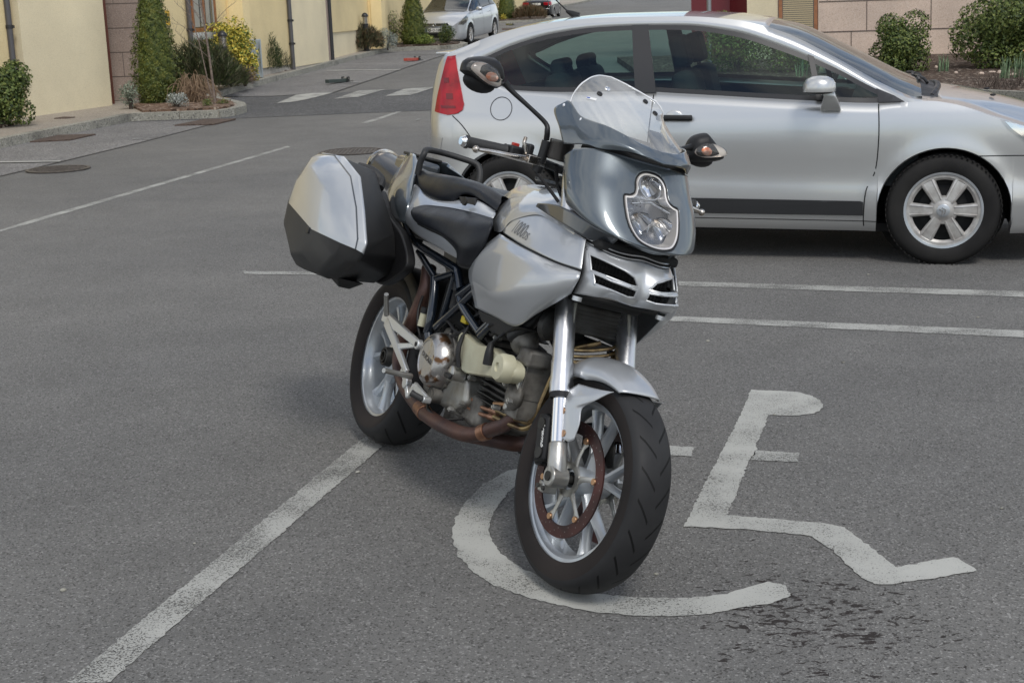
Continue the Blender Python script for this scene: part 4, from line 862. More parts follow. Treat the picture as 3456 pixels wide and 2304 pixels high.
def wheel(root, x, y, r, rim_r, w, sgn, style, name='wheel'):
    """wheel as tyre + rim, outer face towards sgn*y"""
    T = Matrix.Translation((x, y, r-.008)) @ Matrix.Scale(sgn, 4, (0, 1, 0))
    mb = MB(); sh = r-rim_r
    prof = [(rim_r-.012, -w/2+.01), (rim_r+.004, -w/2), (rim_r+sh*.45, -w/2-.010), (r-.028, -w/2-.002), (r-.008, -w/2+.018), (r, -w/2+.045), (r, w/2-.045), (r-.008, w/2-.018), (r-.028, w/2+.002), (r-.034, w/2+.004), (rim_r+sh*.55, w/2+.010), (rim_r+sh*.2, w/2+.006), (rim_r+.004, w/2), (rim_r-.012, w/2-.010)]
    mb.lathe(prof, 72, T); t = mb.build(name, M['carrubber'], root, sharp=50)
    m = MB()
    if style != 'far':
        for k in range(64):
            a = 2*pi*k/64; q = Matrix.Rotation(a, 4, 'Y')
            for yy in (w/2-.010, -w/2+.010): m.box((0, 0, 0), (.012, .028, .005)); m.xf(T @ q @ Matrix.Translation((0, yy, r-.0045)), len(m.v)-8)
        m.build('tread_block', M['carrubber'], t, smooth=False)
    m = MB(); yo = w/2-.004
    m.lathe([(rim_r-.01, -w/2+.01), (rim_r-.03, -w/2+.03), (rim_r-.035, w/2-.05), (rim_r-.022, w/2-.02), (rim_r-.012, w/2-.004), (rim_r+.002, w/2-.002), (rim_r+.002, w/2-.010)], 64, T)
    m.build('rim', M['wheelsilver'], t)
    m = MB(); m.lathe([(.0, w/2-.075), (rim_r-.03, w/2-.078)], 40, T); m.lathe([(.0, w/2-.06), (.14, w/2-.06), (.14, w/2-.07)], 40, T); m.build('brake', M['dark'], t)
    m = MB(); n = {'six': 6, 'far': 7, 'multi': 7}[style]
    for k in range(n):
        a = 2*pi*k/n+pi/2*0; Q = T @ Matrix.Rotation(a+pi/6*(style == 'six'), 4, 'Y')
        r0, r1 = (.060, rim_r-.008) if style == 'six' else (.03, rim_r-.01)
        w0, w1 = (.030, .047) if style == 'six' else (.016, .022)
        N_ = 6; V = []
        for i in range(N_+1):
            t_ = i/N_; rr = r0+(r1-r0)*t_; ww = w0+(w1-w0)*t_; y_ = yo+.004-.014*t_**2
            V += [(-ww, y_-.014, rr), (-ww*.86, y_-.003, rr), (-ww*.60, y_, rr), (-ww*.52, y_-.004, rr), (ww*.52, y_-.004, rr), (ww*.60, y_, rr), (ww*.86, y_-.003, rr), (ww, y_-.014, rr), (ww*.8, y_-.03, rr), (-ww*.8, y_-.03, rr)]
        F = [(i*10+j, i*10+(j+1) % 10, (i+1)*10+(j+1) % 10, (i+1)*10+j) for i in range(N_) for j in range(10)]+[tuple(range(10)), tuple(N_*10+q for q in range(9, -1, -1))]
        s0 = len(m.v); m.add(V, F); m.xf(Q, s0)
    m.lathe([(rim_r-.045, yo-.02), (rim_r-.03, yo-.006), (rim_r-.014, yo-.006), (rim_r-.004, yo-.002), (rim_r, yo-.012)], 64, T)
    m.lathe([(0, yo+.004), (.045, yo+.004), (.050, yo-.0), (.078, yo-.002), (.084, yo-.012), (.084, yo-.03)], 48, T)
    m.build('wheel_cover', M['hubcap'], t, sharp=40)
    if style == 'six':
        m = MB(); m.lathe([(0, yo+.012), (.030, yo+.012), (.037, yo+.008), (.038, yo+.002)], 40, T); m.build('centre_cap', M['wheelsilver'], t)
        m = MB()
        for dz in (.008, -.008):      # double chevron, tilted as the wheel stands
            for s_ in (1, -1):
                Q = T @ Matrix.Rotation(radians(65), 4, 'Y') @ Matrix.Translation((s_*.0095, yo+.0145, dz-.002)) @ Matrix.Rotation(s_*radians(38), 4, 'Y'); q0 = len(m.v); m.box((0, 0, 0), (.025, .004, .0065)); m.xf(Q, q0)
        m.build('emblem', M['chrome'], t, smooth=False)
    return t
M['hubcap'] = mat('wheel_cover_paint', (.52, .51, .49), .38, .45, base2=(.36, .34, .32), vscale=20, rvar=.08)
def interior(S, root, seats, floor=.45, hr=True, wheelside=1):
    m = MB(); x0, x1 = -2.75, -.15
    V = []; xs_ = [x0+(x1-x0)*i/12 for i in range(13)]
    for x in xs_:
        y = S.side(x, .8)-.09; zb = min(S.belt(x)-.03, 1.02)
        for yy, zz in ((-y, zb), (-y-.0, floor), (y, floor), (y, zb)): V.append((x, yy, zz))
    F = [(i*4+j, i*4+j+1, (i+1)*4+j+1, (i+1)*4+j) for i in range(12) for j in range(3)]+[(0, 1, 2, 3), (48, 51, 50, 49)]
    m.add(V, F); m.box((-.34, 0, .86), (.40, 1.42, .20)); m.build('cabin_tub', M['seatcloth'], root, smooth=False)
    for (x, y, kind) in seats:
        m = MB(); 
        rk = radians(14)
        m.box((x+.28, y, .50), (.5, .48, .16)); 
        m.build('seat_base', M['seatcloth'], root, bevel=.05, segs=3)
        m = MB(); R_ = Matrix.Rotation(-rk, 3, 'Y'); m.box((x-.08, y, .82), (.15, .48 if kind == 'front' else .52, .62), R_)
        b = m.build('seat_back', M['seatcloth'], root, bevel=.06, segs=4)
        m = MB()
        if kind == 'front': m.box((x-.18, y, 1.235), (.10, .27, .20), R_)
        else: m.box((x-.15, y, 1.17), (.09, .30, .075), R_); m.box((x-.15, y-.11, 1.135), (.09, .09, .12), R_); m.box((x-.15, y+.11, 1.135), (.09, .09, .12), R_)
        m.build('headrest', M['seatcloth'], b, bevel=.034, segs=4)
        m = MB()
        for dy in (-.05, .05): m.tube([(x-.155, y+dy, 1.05), (x-.17, y+dy, 1.2)], .007, 8)
        m.build('headrest_post', M['darkmetal'], b)
    m = MB(); a = Matrix.Translation((-.72, .37*wheelside, .93)) @ Matrix.Rotation(radians(-62), 4, 'Y') @ Matrix.Rotation(pi/2, 4, 'X')
    m.lathe([(.185+.014*cos(t), .014*sin(t)) for t in [2*pi*k/8 for k in range(8)]], 40, a, closed=True)
    m.xf(Matrix.Identity(4)); m.tube([a @ Vector((-.17, 0, 0)), a @ Vector((.17, 0, 0))], .016, 8); m.build('steering_wheel', M['plastic'], root)
# ---- the silver coupe
CARM = Matrix.Translation((2.76252, 8.61037, 0)) @ Matrix.Rotation(-.273, 4, 'Z')
coupe = empty('parked_coupe', mat=CARM, label='large silver three-door coupe with arched roof and dark side windows, parked broadside behind the motorcycle', cat='car')
X4 = stations(-3.21, 1.06, S4)
build_body(S4, coupe, X4, 'carsilver', 'carglass', (-1.02, -.13), (-3.02, -2.42), ())
interior(S4, coupe, [(-1.42, -.36, 'front'), (-1.42, .36, 'front'), (-2.22, -.38, 'rear'), (-2.22, .38, 'rear')], wheelside=-1)
for y in (-.80, .80):
    for x in (0, -2.608): wheel(coupe, x, y, .327, .222, .165, -1 if y < 0 else 1, 'six')
m = MB()
for x in (0, -2.608):
    for s_ in (-1, 1): m.lathe([(.383, .0), (.383, .46)], 48, Matrix.Translation((x, s_*.865-(s_*.46 if s_ > 0 else 0), .30)), a0=radians(-12), a1=radians(192)); m.lathe([(0, .0), (.39, .0)], 30, Matrix.Translation((x, s_*.42, .30)))
m.box((-1.3, 0, .19), (2.0, 1.45, .05)); m.box((-1.1, 0, .33), (3.7, .80, .26)); m.build('wheel_arch_liner', M['dark'], coupe, smooth=False)
for s_ in (-1, 1):
    # door pillar and quarter divider stand proud of the glass
    decal(S4, [(-1.812, 1.012), (-1.684, 1.010), (-1.762, 1.408), (-1.862, 1.409)], .006, s_, .012).build('door_pillar', M['trimgrey'], coupe)
    decal(S4, [(-.735, .955), (-.700, .955), (-.765, 1.20), (-.800, 1.215)], .006, s_, .01).build('quarter_pillar', M['trimgrey'], coupe)
    decal(S4, [(-.385, .94), (-.24, .942), (-.30, .975), (-.40, 1.015)], .005, s_, .008).build('mirror_triangle', M['trimgrey'], coupe)
    mb = MB(); line_on(S4, mb, [(-.395, 1.01), (-.385, .944), (-.376, .75), (-.389, .552), (-.438, .432), (-.448, .281), (-.445, .22)], .007, .0012, s_)
    line_on(S4, mb, [(-1.70, 1.0), (-1.72, .8), (-1.74, .55), (-1.72, .30), (-1.70, .22)], .007, .0012, s_)
    line_on(S4, mb, [(-2.985, .885), (-2.92, .83), (-2.86, .755), (-2.83, .70)], .006, .0012, s_); line_on(S4, mb, [(.181, .634), (.3, .634), (.5, .63), (.75, .60), (.92, .54)], .006, .0012, s_)
    line_on(S4, mb, [(-1.70, .262), (-1.2, .258), (-.45, .25), (-.38, .25)], .005, .0012, s_)
    mb.build('panel_gap', M['dark'], coupe, smooth=False)
    mb = MB(); line_on(S4, mb, [(-2.658+.070*cos(a), .926+.069*sin(a)) for a in [2*pi*k/20 for k in range(20)]], .005, .0016, s_, 3, True)
    if s_ < 0: mb.build('fuel_flap_gap', M['trimgrey'], coupe, smooth=False)
    decal(S4, [(-1.70, .292), (-.452, .284), (-.452, .366), (-.47, .372), (-1.70, .388)], .010, s_, .014).build('rub_strip', M['rubstrip'], coupe, bevel=.003)
    mb = MB(); q = S4.outer(-1.568, .863)
    mb.ball((-1.568, s_*(q-.006), .864), (.058, .012, .044)); mb.build('handle_cup', M['carsilver'], coupe)
    mb = MB(); mb.tube([(-1.662, s_*(q+.018), .866), (-1.64, s_*(q+.030), .866), (-1.50, s_*(q+.032), .864), (-1.462, s_*(q+.02), .863)], .0175, 10, sub=3); mb.build('door_handle', M['plastic'], coupe)
    # tail lamp wraps round the corner
    decal(S4, [(-3.13, .905), (-3.115, 1.0), (-3.08, 1.14), (-3.055, 1.245), (-2.995, 1.252), (-2.968, 1.16), (-2.93, 1.03), (-2.908, .955), (-2.915, .92), (-2.95, .898), (-3.02, .888)], .007, s_, .02, .03).build('tail_lamp', M['redlens'], coupe)
    mb = MB()
    for z0, z1, xa, xb in ((1.085, 1.115, -3.062, -3.022), (.985, 1.02, -3.035, -2.985), (.93, .945, -3.07, -2.96)):
        decal(S4, [(xa, z0), (xb, z0), (xb-.006, z1), (xa-.006, z1)], .0095, s_, .003).build('lamp_segment', M['reddark'], coupe)
    decal(S4, [(-3.19, .66), (-3.185, .745), (-3.06, .745), (-3.08, .67), (-3.12, .655)], .003, s_, .006).build('rear_reflector', M['carsilver'], coupe)
    decal(S4, [(.29, .838), (.40, .808), (.60, .735), (.80, .635), (.74, .60), (.58, .64), (.43, .712), (.33, .785)], .006, s_, .012).build('headlamp', M['lens'], coupe)
    decal(S4, [(.31, .828), (.42, .798), (.60, .725), (.78, .63), (.74, .61), (.58, .65), (.44, .718), (.35, .785)], .003, s_, .004).build('headlamp_reflector', M['chrome'], coupe)
    # door mirror
    mb = MB(); c = Vector((-.715, s_*.965, 1.045))
    V = []; prof = [(.088, .0), (.090, .018), (.086, .045), (.070, .070), (.042, .084), (0, .088)]
    for k in range(24):
        a = 2*pi*k/24
        for r_, h_ in prof: V.append(Vector((c.x+.095*cos(a)*r_/.09*(1.0), c.y+s_*.008+.082*sin(a)*r_/.09, c.z-.03+h_*1.02)))
    mb.add(V, [(k*6+j, ((k+1) % 24)*6+j, ((k+1) % 24)*6+j+1, k*6+j+1) for k in range(24) for j in range(5)]); mb.build('door_mirror', M['carsilver'], coupe)
    mb = MB(); mb.ball((c.x-.004, c.y+s_*.006, c.z-.030), (.086, .074, .016)); mb.build('mirror_underside', M['plastic'], coupe)
    mb = MB(); V = []
    for z, x0, x1, y0, y1 in ((.900, -.712, -.592, .845, .905), (.93, -.705, -.598, .84, .93), (.985, -.69, -.622, .83, .955), (1.02, -.70, -.635, .84, .95)): V += [(x0, s_*y0, z), (x1, s_*y0, z), (x1, s_*y1, z), (x0, s_*y1, z)]
    mb.add(V, [(i*4+j, i*4+(j+1) % 4, i*4+4+(j+1) % 4, i*4+4+j) for i in range(3) for j in range(4)]+[(0, 3, 2, 1), (12, 13, 14, 15)]); mb.build('mirror_foot', M['carsilver'], coupe, bevel=.008)
    mb = MB(); mb.box((-.652, s_*.917, .932), (.062, .008, .022)); mb.build('side_repeater', M['lens'], coupe, bevel=.003)
    mb = MB(); mb.box((-.652, s_*.914, .932), (.050, .006, .014)); mb.build('repeater_bulb', M['chrome'], coupe)
# roof aerial, wipers, bonnet scoop, badge nozzles
m = MB(); m.tube([(-2.34, 0, 1.46), (-2.39, 0, 1.485), (-2.42, 0, 1.50)], [.03, .018, .009], 10); m.tube([(-2.41, 0, 1.495), (-2.62, 0, 1.70)], [.005, .0035], 8); m.build('roof_aerial', M['plastic'], coupe)
for x0, y0, x1, y1 in ((-.10, -.18, -.16, .30), (-.12, .30, -.20, .68)):
    m = MB(); m.tube([(x0, y0, 1.005), (x0-.02, y0+.04, 1.03), (x1+.01, y1-.1, 1.03), (x1-.01, y1, 1.025)], .009, 8); m.box(((x0+x1)/2-.02, (y0+y1)/2, 1.022), (.014, abs(y1-y0)*1.1, .02)); m.build('wiper', M['plastic'], coupe)
m = MB(); m.tube([(-.085+.05*(1-(y/.6)**2), y, .985-.035*(y/.6)**2) for y in (-.6, -.45, -.3, -.15, 0, .15, .3, .45, .6)], .02, 8, sub=3); m.build('scuttle_seal', M['plastic'], coupe)
m = MB()
for s_ in (-1, 1): m.ball((.28, s_*.28, .935), (.018, .012, .008))
m.build('washer_nozzle', M['plastic'], coupe)
m = MB(); m.box((-3.11, 0, 1.262), (.10, 1.14, .016)); m.build('rear_spoiler', M['carsilver'], coupe, bevel=.006)
m = MB(); m.box((1.068, 0, .45), (.02, .56, .16)); m.build('front_grille', M['plastic'], coupe, bevel=.01)

# ---- small silver hatchback, nose towards the camera
SA = Shape(wb=2.61, ar=.355, ar0=.30, flare=.012, fr=.022,
    W=[(-3.36, .74), (-3.28, .80), (-3.1, .85), (-2.6, .872), (-1.3, .876), (-.2, .872), (.3, .85), (.6, .80), (.78, .70), (.86, .58)],
    P=[(.15, -.05), (.25, -.015), (.4, 0), (.6, 0), (.75, -.002), (.85, -.02), (.95, -.05), (1.05, -.08), (1.2, -.1)],
    LOW=[(-3.36, .34), (-3.2, .24), (-2.2, .2), (.4, .18), (.86, .2)],
    B=[(-3.36, .90), (-3.2, 1.03), (-2.8, 1.06), (-1.6, 1.02), (-.6, .965), (-.15, .94), (.2, .88), (.55, .79), (.75, .70), (.86, .60)],
    T=[(-3.0, 1.07), (-2.8, 1.24), (-2.5, 1.36), (-2.0, 1.40), (-1.4, 1.39), (-1.1, 1.34), (-.7, 1.17), (-.2, .95)],
    R=[(-3.36, .93), (-3.22, 1.08), (-3.0, 1.28), (-2.8, 1.40), (-2.4, 1.44), (-1.6, 1.445), (-1.1, 1.40), (-.7, 1.20), (-.2, .98), (.2, .91), (.55, .83), (.75, .74), (.86, .62)],
    YR=[(-3.36, .60), (-3.0, .60), (-2.0, .60), (-1.1, .60), (-.6, .66), (-.1, .70), (.4, .62), (.86, .40)],
    Cn=[(-3.36, .94), (-3.22, 1.10), (-3.0, 1.33), (-2.8, 1.44), (-2.4, 1.465), (-1.6, 1.47), (-1.1, 1.43), (-.7, 1.24), (-.1, .99), (.2, .945), (.55, .87), (.75, .78), (.86, .65)])
outer(SA)
def small_car(name, S, M4, paint, label, x0, x1, wsx, rearx, pillars, front=True):
    r = empty(name, mat=M4, label=label, cat='car')
    build_body(S, r, stations(x0, x1, S, 60), paint, 'farglass', wsx, rearx, pillars, 'plastic', 'farglass')
    m = MB(); m.box((-1.3, 0, .32), (4.0, 1.30, .28)); m.box((-1.35, 0, .72), (2.3, 1.3, .35)); m.build('underbody', M['dark'], r, smooth=False)
    for y in (-.79, .79):
        for x in (0, -S.wb): wheel(r, x, y, .312, .205, .17, -1 if y < 0 else 1, 'far')
    return r
def ground_mat(x, y, yaw, dz=0):
    a = H(y+1.2*sin(yaw)); b = H(y-1.2*sin(yaw)); pt = atan2(a-b, 2.4*1.0)
    return Matrix.Translation((x, y, H(y)+dz)) @ Matrix.Rotation(yaw, 4, 'Z') @ Matrix.Rotation(-pt, 4, 'Y')
yawA = atan2(-2.5, -.72)
cA = Vector((-.955, 42.0)); lefA = Vector((-sin(yawA), cos(yawA)))
posA = cA-lefA*.86
MA = Matrix.Translation((posA.x, posA.y, H(42)+.005)) @ Matrix.Rotation(yawA, 4, 'Z') @ Matrix.Rotation(radians(2.1), 4, 'Y')
hatch = small_car('parked_hatchback', SA, MA, 'astra', 'small silver hatchback parked nose first behind the clipped conifer at the top', -3.36, .86, (-1.12, -.14), (-3.2, -2.82), ((-1.40, -1.30), (-2.46, -2.38)))
for s_ in (-1, 1):
    decal(SA, [(.12, .80), (.30, .86), (.52, .80), (.72, .70), (.77, .62), (.55, .60), (.35, .66)], .006, s_, .01).build('headlamp', M['lens'], hatch)
    decal(SA, [(.15, .79), (.30, .845), (.52, .785), (.70, .69), (.74, .63), (.55, .615), (.36, .67)], .003, s_, .004).build('headlamp_reflector', M['chromeworn'], hatch)
    mb = MB(); mb.ball((-.62, s_*.98, 1.02), (.07, .11, .065)); mb.tube([(-.6, s_*.88, .98), (-.6, s_*.97, 1.0)], .02, 8); mb.build('door_mirror', M['astra'], hatch)
    mb = MB(); line_on(SA, mb, [(-.35, .95), (-.35, .5), (-.42, .25)], .008, .0015, s_); line_on(SA, mb, [(-1.36, 1.0), (-1.38, .6), (-1.38, .25)], .008, .0015, s_); line_on(SA, mb, [(-2.4, 1.05), (-2.25, .7), (-2.2, .5)], .008, .0015, s_); mb.build('panel_gap', M['dark'], hatch, smooth=False)
    mb = MB(); mb.tube([(-1.25, s_*.885, .86), (-1.08, s_*.885, .86)], .012, 8); mb.tube([(-2.2, s_*.885, .88), (-2.03, s_*.885, .88)], .012, 8); mb.build('door_handle', M['astra'], hatch)
m = MB(); m.box((.855, 0, .66), (.02, .92, .028)); m.box((.862, 0, .615), (.02, .90, .016)); m.build('grille_bar', M['chrome'], hatch, bevel=.004)
m = MB(); m.box((.845, 0, .635), (.03, .90, .10)); m.box((.86, 0, .33), (.03, .95, .13)); m.build('grille', M['plastic'], hatch, bevel=.01)
m = MB(); m.lathe([(.046+.008*cos(t), .008*sin(t)) for t in [2*pi*k/8 for k in range(8)]], 24, Matrix.Translation((.875, 0, .645)) @ Matrix.Rotation(pi/2, 4, 'Z'), closed=True); m.box((.875, 0, .645), (.008, .085, .012)); m.build('badge_ring', M['chrome'], hatch)
def text_mesh(name, s, size, mtx, m, parent, depth=.0015, align='CENTER', shear=0):
    cu = bpy.data.curves.new(name, 'FONT'); cu.body = s; cu.size = size; cu.extrude = depth; cu.align_x = align; cu.align_y = 'CENTER'; cu.shear = shear
    ob = bpy.data.objects.new(name, cu); C.objects.link(ob); me = bpy.data.meshes.new_from_object(ob)
    bpy.data.objects.remove(ob); me.materials.clear(); me.materials.append(m); me.transform(mtx)
    o = bpy.data.objects.new(name, me); C.objects.link(o); o.parent = parent; return o
def plate(parent, x, z, txt, face=1, y=0):
    m = MB(); m.box((x, y, z), (.012, .52, .112)); o = m.build('number_plate', M['plate'], parent, bevel=.003)
    m = MB(); m.box((x+face*.007, y-face*.236, z), (.003, .045, .108)); m.build('blue_flag', M['blueflag'], o, smooth=False)
    Mx = Matrix.Translation((x+face*.0075, y+face*.02, z)) @ Matrix.Rotation(face*pi/2, 4, 'Z') @ Matrix.Rotation(pi/2, 4, 'X')
    text_mesh('lettering', txt, .105, Mx, M['dark'], o)
plate(hatch, .885, .485, '05-D-588')
m = MB(); m.box((-.93, .40, 1.20), (.01, .30, .12), Matrix.Rotation(radians(-58), 3, 'Y')); m.build('dashboard_paper', M['white'], hatch, smooth=False)
# ---- black saloon seen from behind, further up the street
yawM = atan2(7.6, 1.25)
SB = Shape(**{**SA.__dict__}); SB.wb = 2.75
SB.W = [(-3.85, .70), (-3.75, .80), (-3.5, .86), (-2.6, .885), (-1.3, .89), (-.2, .885), (.4, .86), (.7, .80), (.85, .66)]
SB.B = [(-3.85, .88), (-3.7, .99), (-3.0, 1.02), (-1.6, .99), (-.6, .95), (-.15, .93), (.3, .87), (.7, .76), (.85, .62)]
SB.T = [(-2.9, 1.03), (-2.6, 1.22), (-2.2, 1.34), (-1.7, 1.36), (-1.2, 1.31), (-.7, 1.13), (-.2, .95)]
SB.R = [(-3.85, .92), (-3.7, 1.03), (-3.15, 1.05), (-2.6, 1.28), (-2.2, 1.39), (-1.6, 1.40), (-1.1, 1.35), (-.7, 1.17), (-.2, .97), (.3, .90), (.7, .80), (.85, .65)]
SB.YR = [(-3.85, .62), (-2.0, .60), (-1.1, .60), (-.1, .70), (.85, .5)]
SB.Cn = [(-3.85, .93), (-3.7, 1.05), (-3.15, 1.08), (-2.6, 1.32), (-2.2, 1.42), (-1.6, 1.43), (-1.1, 1.38), (-.7, 1.20), (-.2, .99), (.3, .93), (.7, .83), (.85, .68)]
SB.LOW = [(-3.85, .36), (-3.7, .26), (-2.2, .2), (.4, .18), (.85, .2)]
outer(SB)
hdM = Vector((cos(yawM), sin(yawM))); rtM = Vector((hdM.y, -hdM.x))
rw = Vector((3.02, 80.0)); posM = rw-rtM*.87+hdM*2.75
MM = Matrix.Translation((posM.x, posM.y, H(82))) @ Matrix.Rotation(yawM, 4, 'Z') @ Matrix.Rotation(radians(-1.2), 4, 'Y')
saloon = small_car('parked_saloon', SB, MM, 'blackpaint', 'black saloon seen from behind beyond the second conifer at the top of the street', -3.85, .85, (-1.1, -.15), (-3.12, -2.25), ((-1.40, -1.30),))
for s_ in (-1, 1):
    decal(SB, [(-3.80, .76), (-3.80, .93), (-3.62, .97), (-3.40, .93), (-3.50, .78)], .008, s_, .03).build('tail_lamp', M['redlens'], saloon)
    m = MB(); m.box((-3.86, s_*.56, .85), (.03, .26, .17)); m.build('tail_lamp', M['redlens'], saloon, bevel=.02)
m = MB(); m.box((-3.80, 0, .70), (.06, 1.50, .022)); m.build('bumper_trim', M['chrome'], saloon, bevel=.006)
m = MB(); m.box((-3.82, 0, .48), (.12, 1.56, .26)); m.build('bumper', M['blackpaint'], saloon, bevel=.04)
plate(saloon, -3.875, .84, '03-D-', -1, 0)

# ================================================================ MOTORCYCLE
B = DATA_B
BO = Vector((-.495732, 4.772190, .003549)); ch, sh_ = cos(-1.144), sin(-1.144); cl, sl = cos(.3198), sin(.3198)
bF = Vector((ch, sh_, 0)); bL = Vector((-sh_*cl, ch*cl, -sl)); bU = Vector((-sh_*sl, ch*sl, cl))
BM = Matrix(((bF.x, bL.x, bU.x, BO.x), (bF.y, bL.y, bU.y, BO.y), (bF.z, bL.z, bU.z, BO.z), (0, 0, 0, 1)))
bike = empty('motorcycle', mat=BM, label='silver sport-touring motorcycle with slate front fairing and hard panniers leaning on its side stand', cat='motorcycle')
RAKE = radians(24); SA_ = Vector((-sin(RAKE), 0, cos(RAKE))); SP = Vector((1.561, 0, 0))
ST = Matrix.Translation(SP) @ Matrix.Rotation(radians(4), 4, SA_) @ Matrix.Translation(-SP)
def mir(L_): return [(p[0], -p[1], p[2]) for p in L_]
def both(fn):
    for s_ in (1, -1): fn(s_)
def ms(P, s_): return [(p[0], p[1]*s_, p[2]) for p in P]      # s_=1 keeps the traced (right) side, -1 mirrors

# ---- tyre material with cut tread
def tread_mat(name, n, y0, y1, slope, wid):
    m = mat(name, (.018, .018, .019), .66, bump=0, base2=(.027, .027, .028), vscale=6, rvar=.08, spec=.25); t = m.node_tree; b = t.nodes['Principled BSDF']; N = t.nodes.new; l = t.links.new
    tcn = N('ShaderNodeTexCoord'); sx = N('ShaderNodeSeparateXYZ'); l(tcn.outputs['Object'], sx.inputs[0])
    def mth(op, a, b_=None, c_=None):
        q = N('ShaderNodeMath'); q.operation = op
        for i, v in enumerate((a, b_, c_)):
            if v is None: continue
            if isinstance(v, (int, float)): q.inputs[i].default_value = v
            else: l(v, q.inputs[i])
        return q.outputs[0]
    an = mth('ARCTAN2', sx.outputs[2], sx.outputs[0]); ay = mth('ABSOLUTE', sx.outputs[1])
    u = mth('MULTIPLY_ADD', an, n/(2*pi), mth('MULTIPLY', ay, -slope)); sh2 = mth('MULTIPLY', mth('SIGN', sx.outputs[1]), .25)
    fr = mth('FRACT', mth('ADD', u, sh2)); d = mth('ABSOLUTE', mth('SUBTRACT', fr, .5))
    g1 = mth('LESS_THAN', d, wid); g2 = mth('GREATER_THAN', ay, y0); g3 = mth('LESS_THAN', ay, y1)
    g = mth('MULTIPLY', mth('MULTIPLY', g1, g2), g3)
    bp = N('ShaderNodeBump'); bp.inputs['Strength'].default_value = 1; bp.inputs['Distance'].default_value = -.012; l(g, bp.inputs['Height']); l(bp.outputs[0], b.inputs['Normal'])
    old = b.inputs['Base Color'].links[0].from_socket; mx_ = N('ShaderNodeMix'); mx_.data_type = 'RGBA'; l(g, mx_.inputs[0]); l(old, mx_.inputs[6]); mx_.inputs[7].default_value = (.003, .003, .003, 1); l(mx_.outputs[2], b.inputs['Base Color'])
    return m
M['treadF'] = tread_mat('front_tread', 22, .006, .047, 16, .055); M['treadR'] = tread_mat('rear_tread', 17, .01, .078, 11, .05)
def rotlocal(r): return Matrix.Rotation(r, 4, 'Y')
def mwheel(centre, prof, side, rimprof, tm, mtx, name):
    """tyre + side walls + rim, built about the hub"""
    mb = MB(); mb.lathe(prof, 120); o = mb.build(name, tm, bike, sharp=60); o.matrix_local = mtx @ Matrix.Translation(centre)
    m = MB(); m.lathe(side, 96); m.lathe([(r, -y) for r, y in side][::-1], 96); m.build('tyre_sidewall', M['rubberside'], o, sharp=50)
    m = MB(); m.lathe(rimprof, 96, closed=False); m.build('rim', M['wheelsilver'], o, sharp=35)
    return o
def sym(P): return [(r, -y) for r, y in P]+[(r, y) for r, y in P[::-1]]
fw = mwheel((1.462, 0, .300), sym([(.2695, .0605), (.280, .0585), (.289, .049), (.2955, .035), (.2990, .018)])[0:5]+[(.3, 0)]+[(r, y) for r, y in [(.2695, .0605), (.280, .0585), (.289, .049), (.2955, .035), (.2990, .018)]][::-1],
            [(.2215, .049), (.226, .0545), (.236, .0580), (.252, .0605), (.262, .0612), (.2700, .0606)],
            [(.222, -.047), (.2285, -.0495), (.2285, -.0455), (.219, -.0445), (.212, -.043), (.2095, -.037), (.201, -.030), (.1975, -.015), (.197, .015), (.201, .030), (.2095, .037), (.212, .043), (.219, .0445), (.2285, .0455), (.2285, .0495), (.222, .047)],
            M['treadF'], ST, 'front_wheel')
PR = [(.268, .0915), (.281, .0895), (.293, .080), (.303, .062), (.310, .040), (.3140, .018)]
rw_ = mwheel((0, 0, .315), [(r, -y) for r, y in PR]+[(.315, 0)]+[(r, y) for r, y in PR[::-1]],
            [(.2215, .070), (.227, .0765), (.238, .0830), (.252, .0900), (.262, .0920), (.2685, .0916)],
            [(.222, -.068), (.2285, -.0710), (.2285, -.0665), (.219, -.065), (.213, -.063), (.209, -.052), (.2025, -.045), (.199, -.02), (.198, .02), (.2025, .045), (.209, .052), (.213, .063), (.219, .065), (.2285, .0665), (.2285, .0710), (.222, .068)],
            M['treadR'], Matrix.Identity(4), 'rear_wheel')
def spoke(m, a, P, wd, th, y0=0):
    """P: (r, dangle) path; flat tapered arm in the wheel plane"""
    pts = [Vector((r*cos(a+da), y0, r*sin(a+da))) for r, da in P]; V = []
    for i, p in enumerate(pts):
        t = (pts[min(i+1, len(pts)-1)]-pts[max(i-1, 0)]).normalized(); n_ = Vector((-t.z, 0, t.x)); w_ = wd[min(i, len(wd)-1)]/2; h = th[min(i, len(th)-1)]/2
        V += [p-n_*w_+Vector((0, -h*.4, 0)), p-n_*w_*.45+Vector((0, -h, 0)), p+n_*w_*.45+Vector((0, -h, 0)), p+n_*w_+Vector((0, -h*.4, 0)), p+n_*w_+Vector((0, h*.4, 0)), p+n_*w_*.45+Vector((0, h, 0)), p-n_*w_*.45+Vector((0, h, 0)), p-n_*w_+Vector((0, h*.4, 0))]
    F = [(i*8+j, i*8+(j+1) % 8, (i+1)*8+(j+1) % 8, (i+1)*8+j) for i in range(len(pts)-1) for j in range(8)]+[tuple(range(8)), tuple((len(pts)-1)*8+q for q in range(7, -1, -1))]
    m.add(V, F)
m = MB()
for k in range(5):
    a = 2*pi*k/5+.32
    spoke(m, a, [(.030, 0), (.055, 0), (.080, 0)], (.034, .028, .030), (.052, .046, .042))
    for s_ in (1, -1): spoke(m, a, [(.068, 0), (.100, s_*.13), (.14, s_*.20), (.175, s_*.235), (.2005, s_*.26)], (.022, .019, .018, .020, .030), (.042, .038, .034, .032, .036))
m.lathe([(.022, -.060), (.034, -.060), (.040, -.045), (.040, .045), (.034, .060), (.022, .060)], 40)
m.build('spokes', M['wheelsilver'], fw, sharp=40)
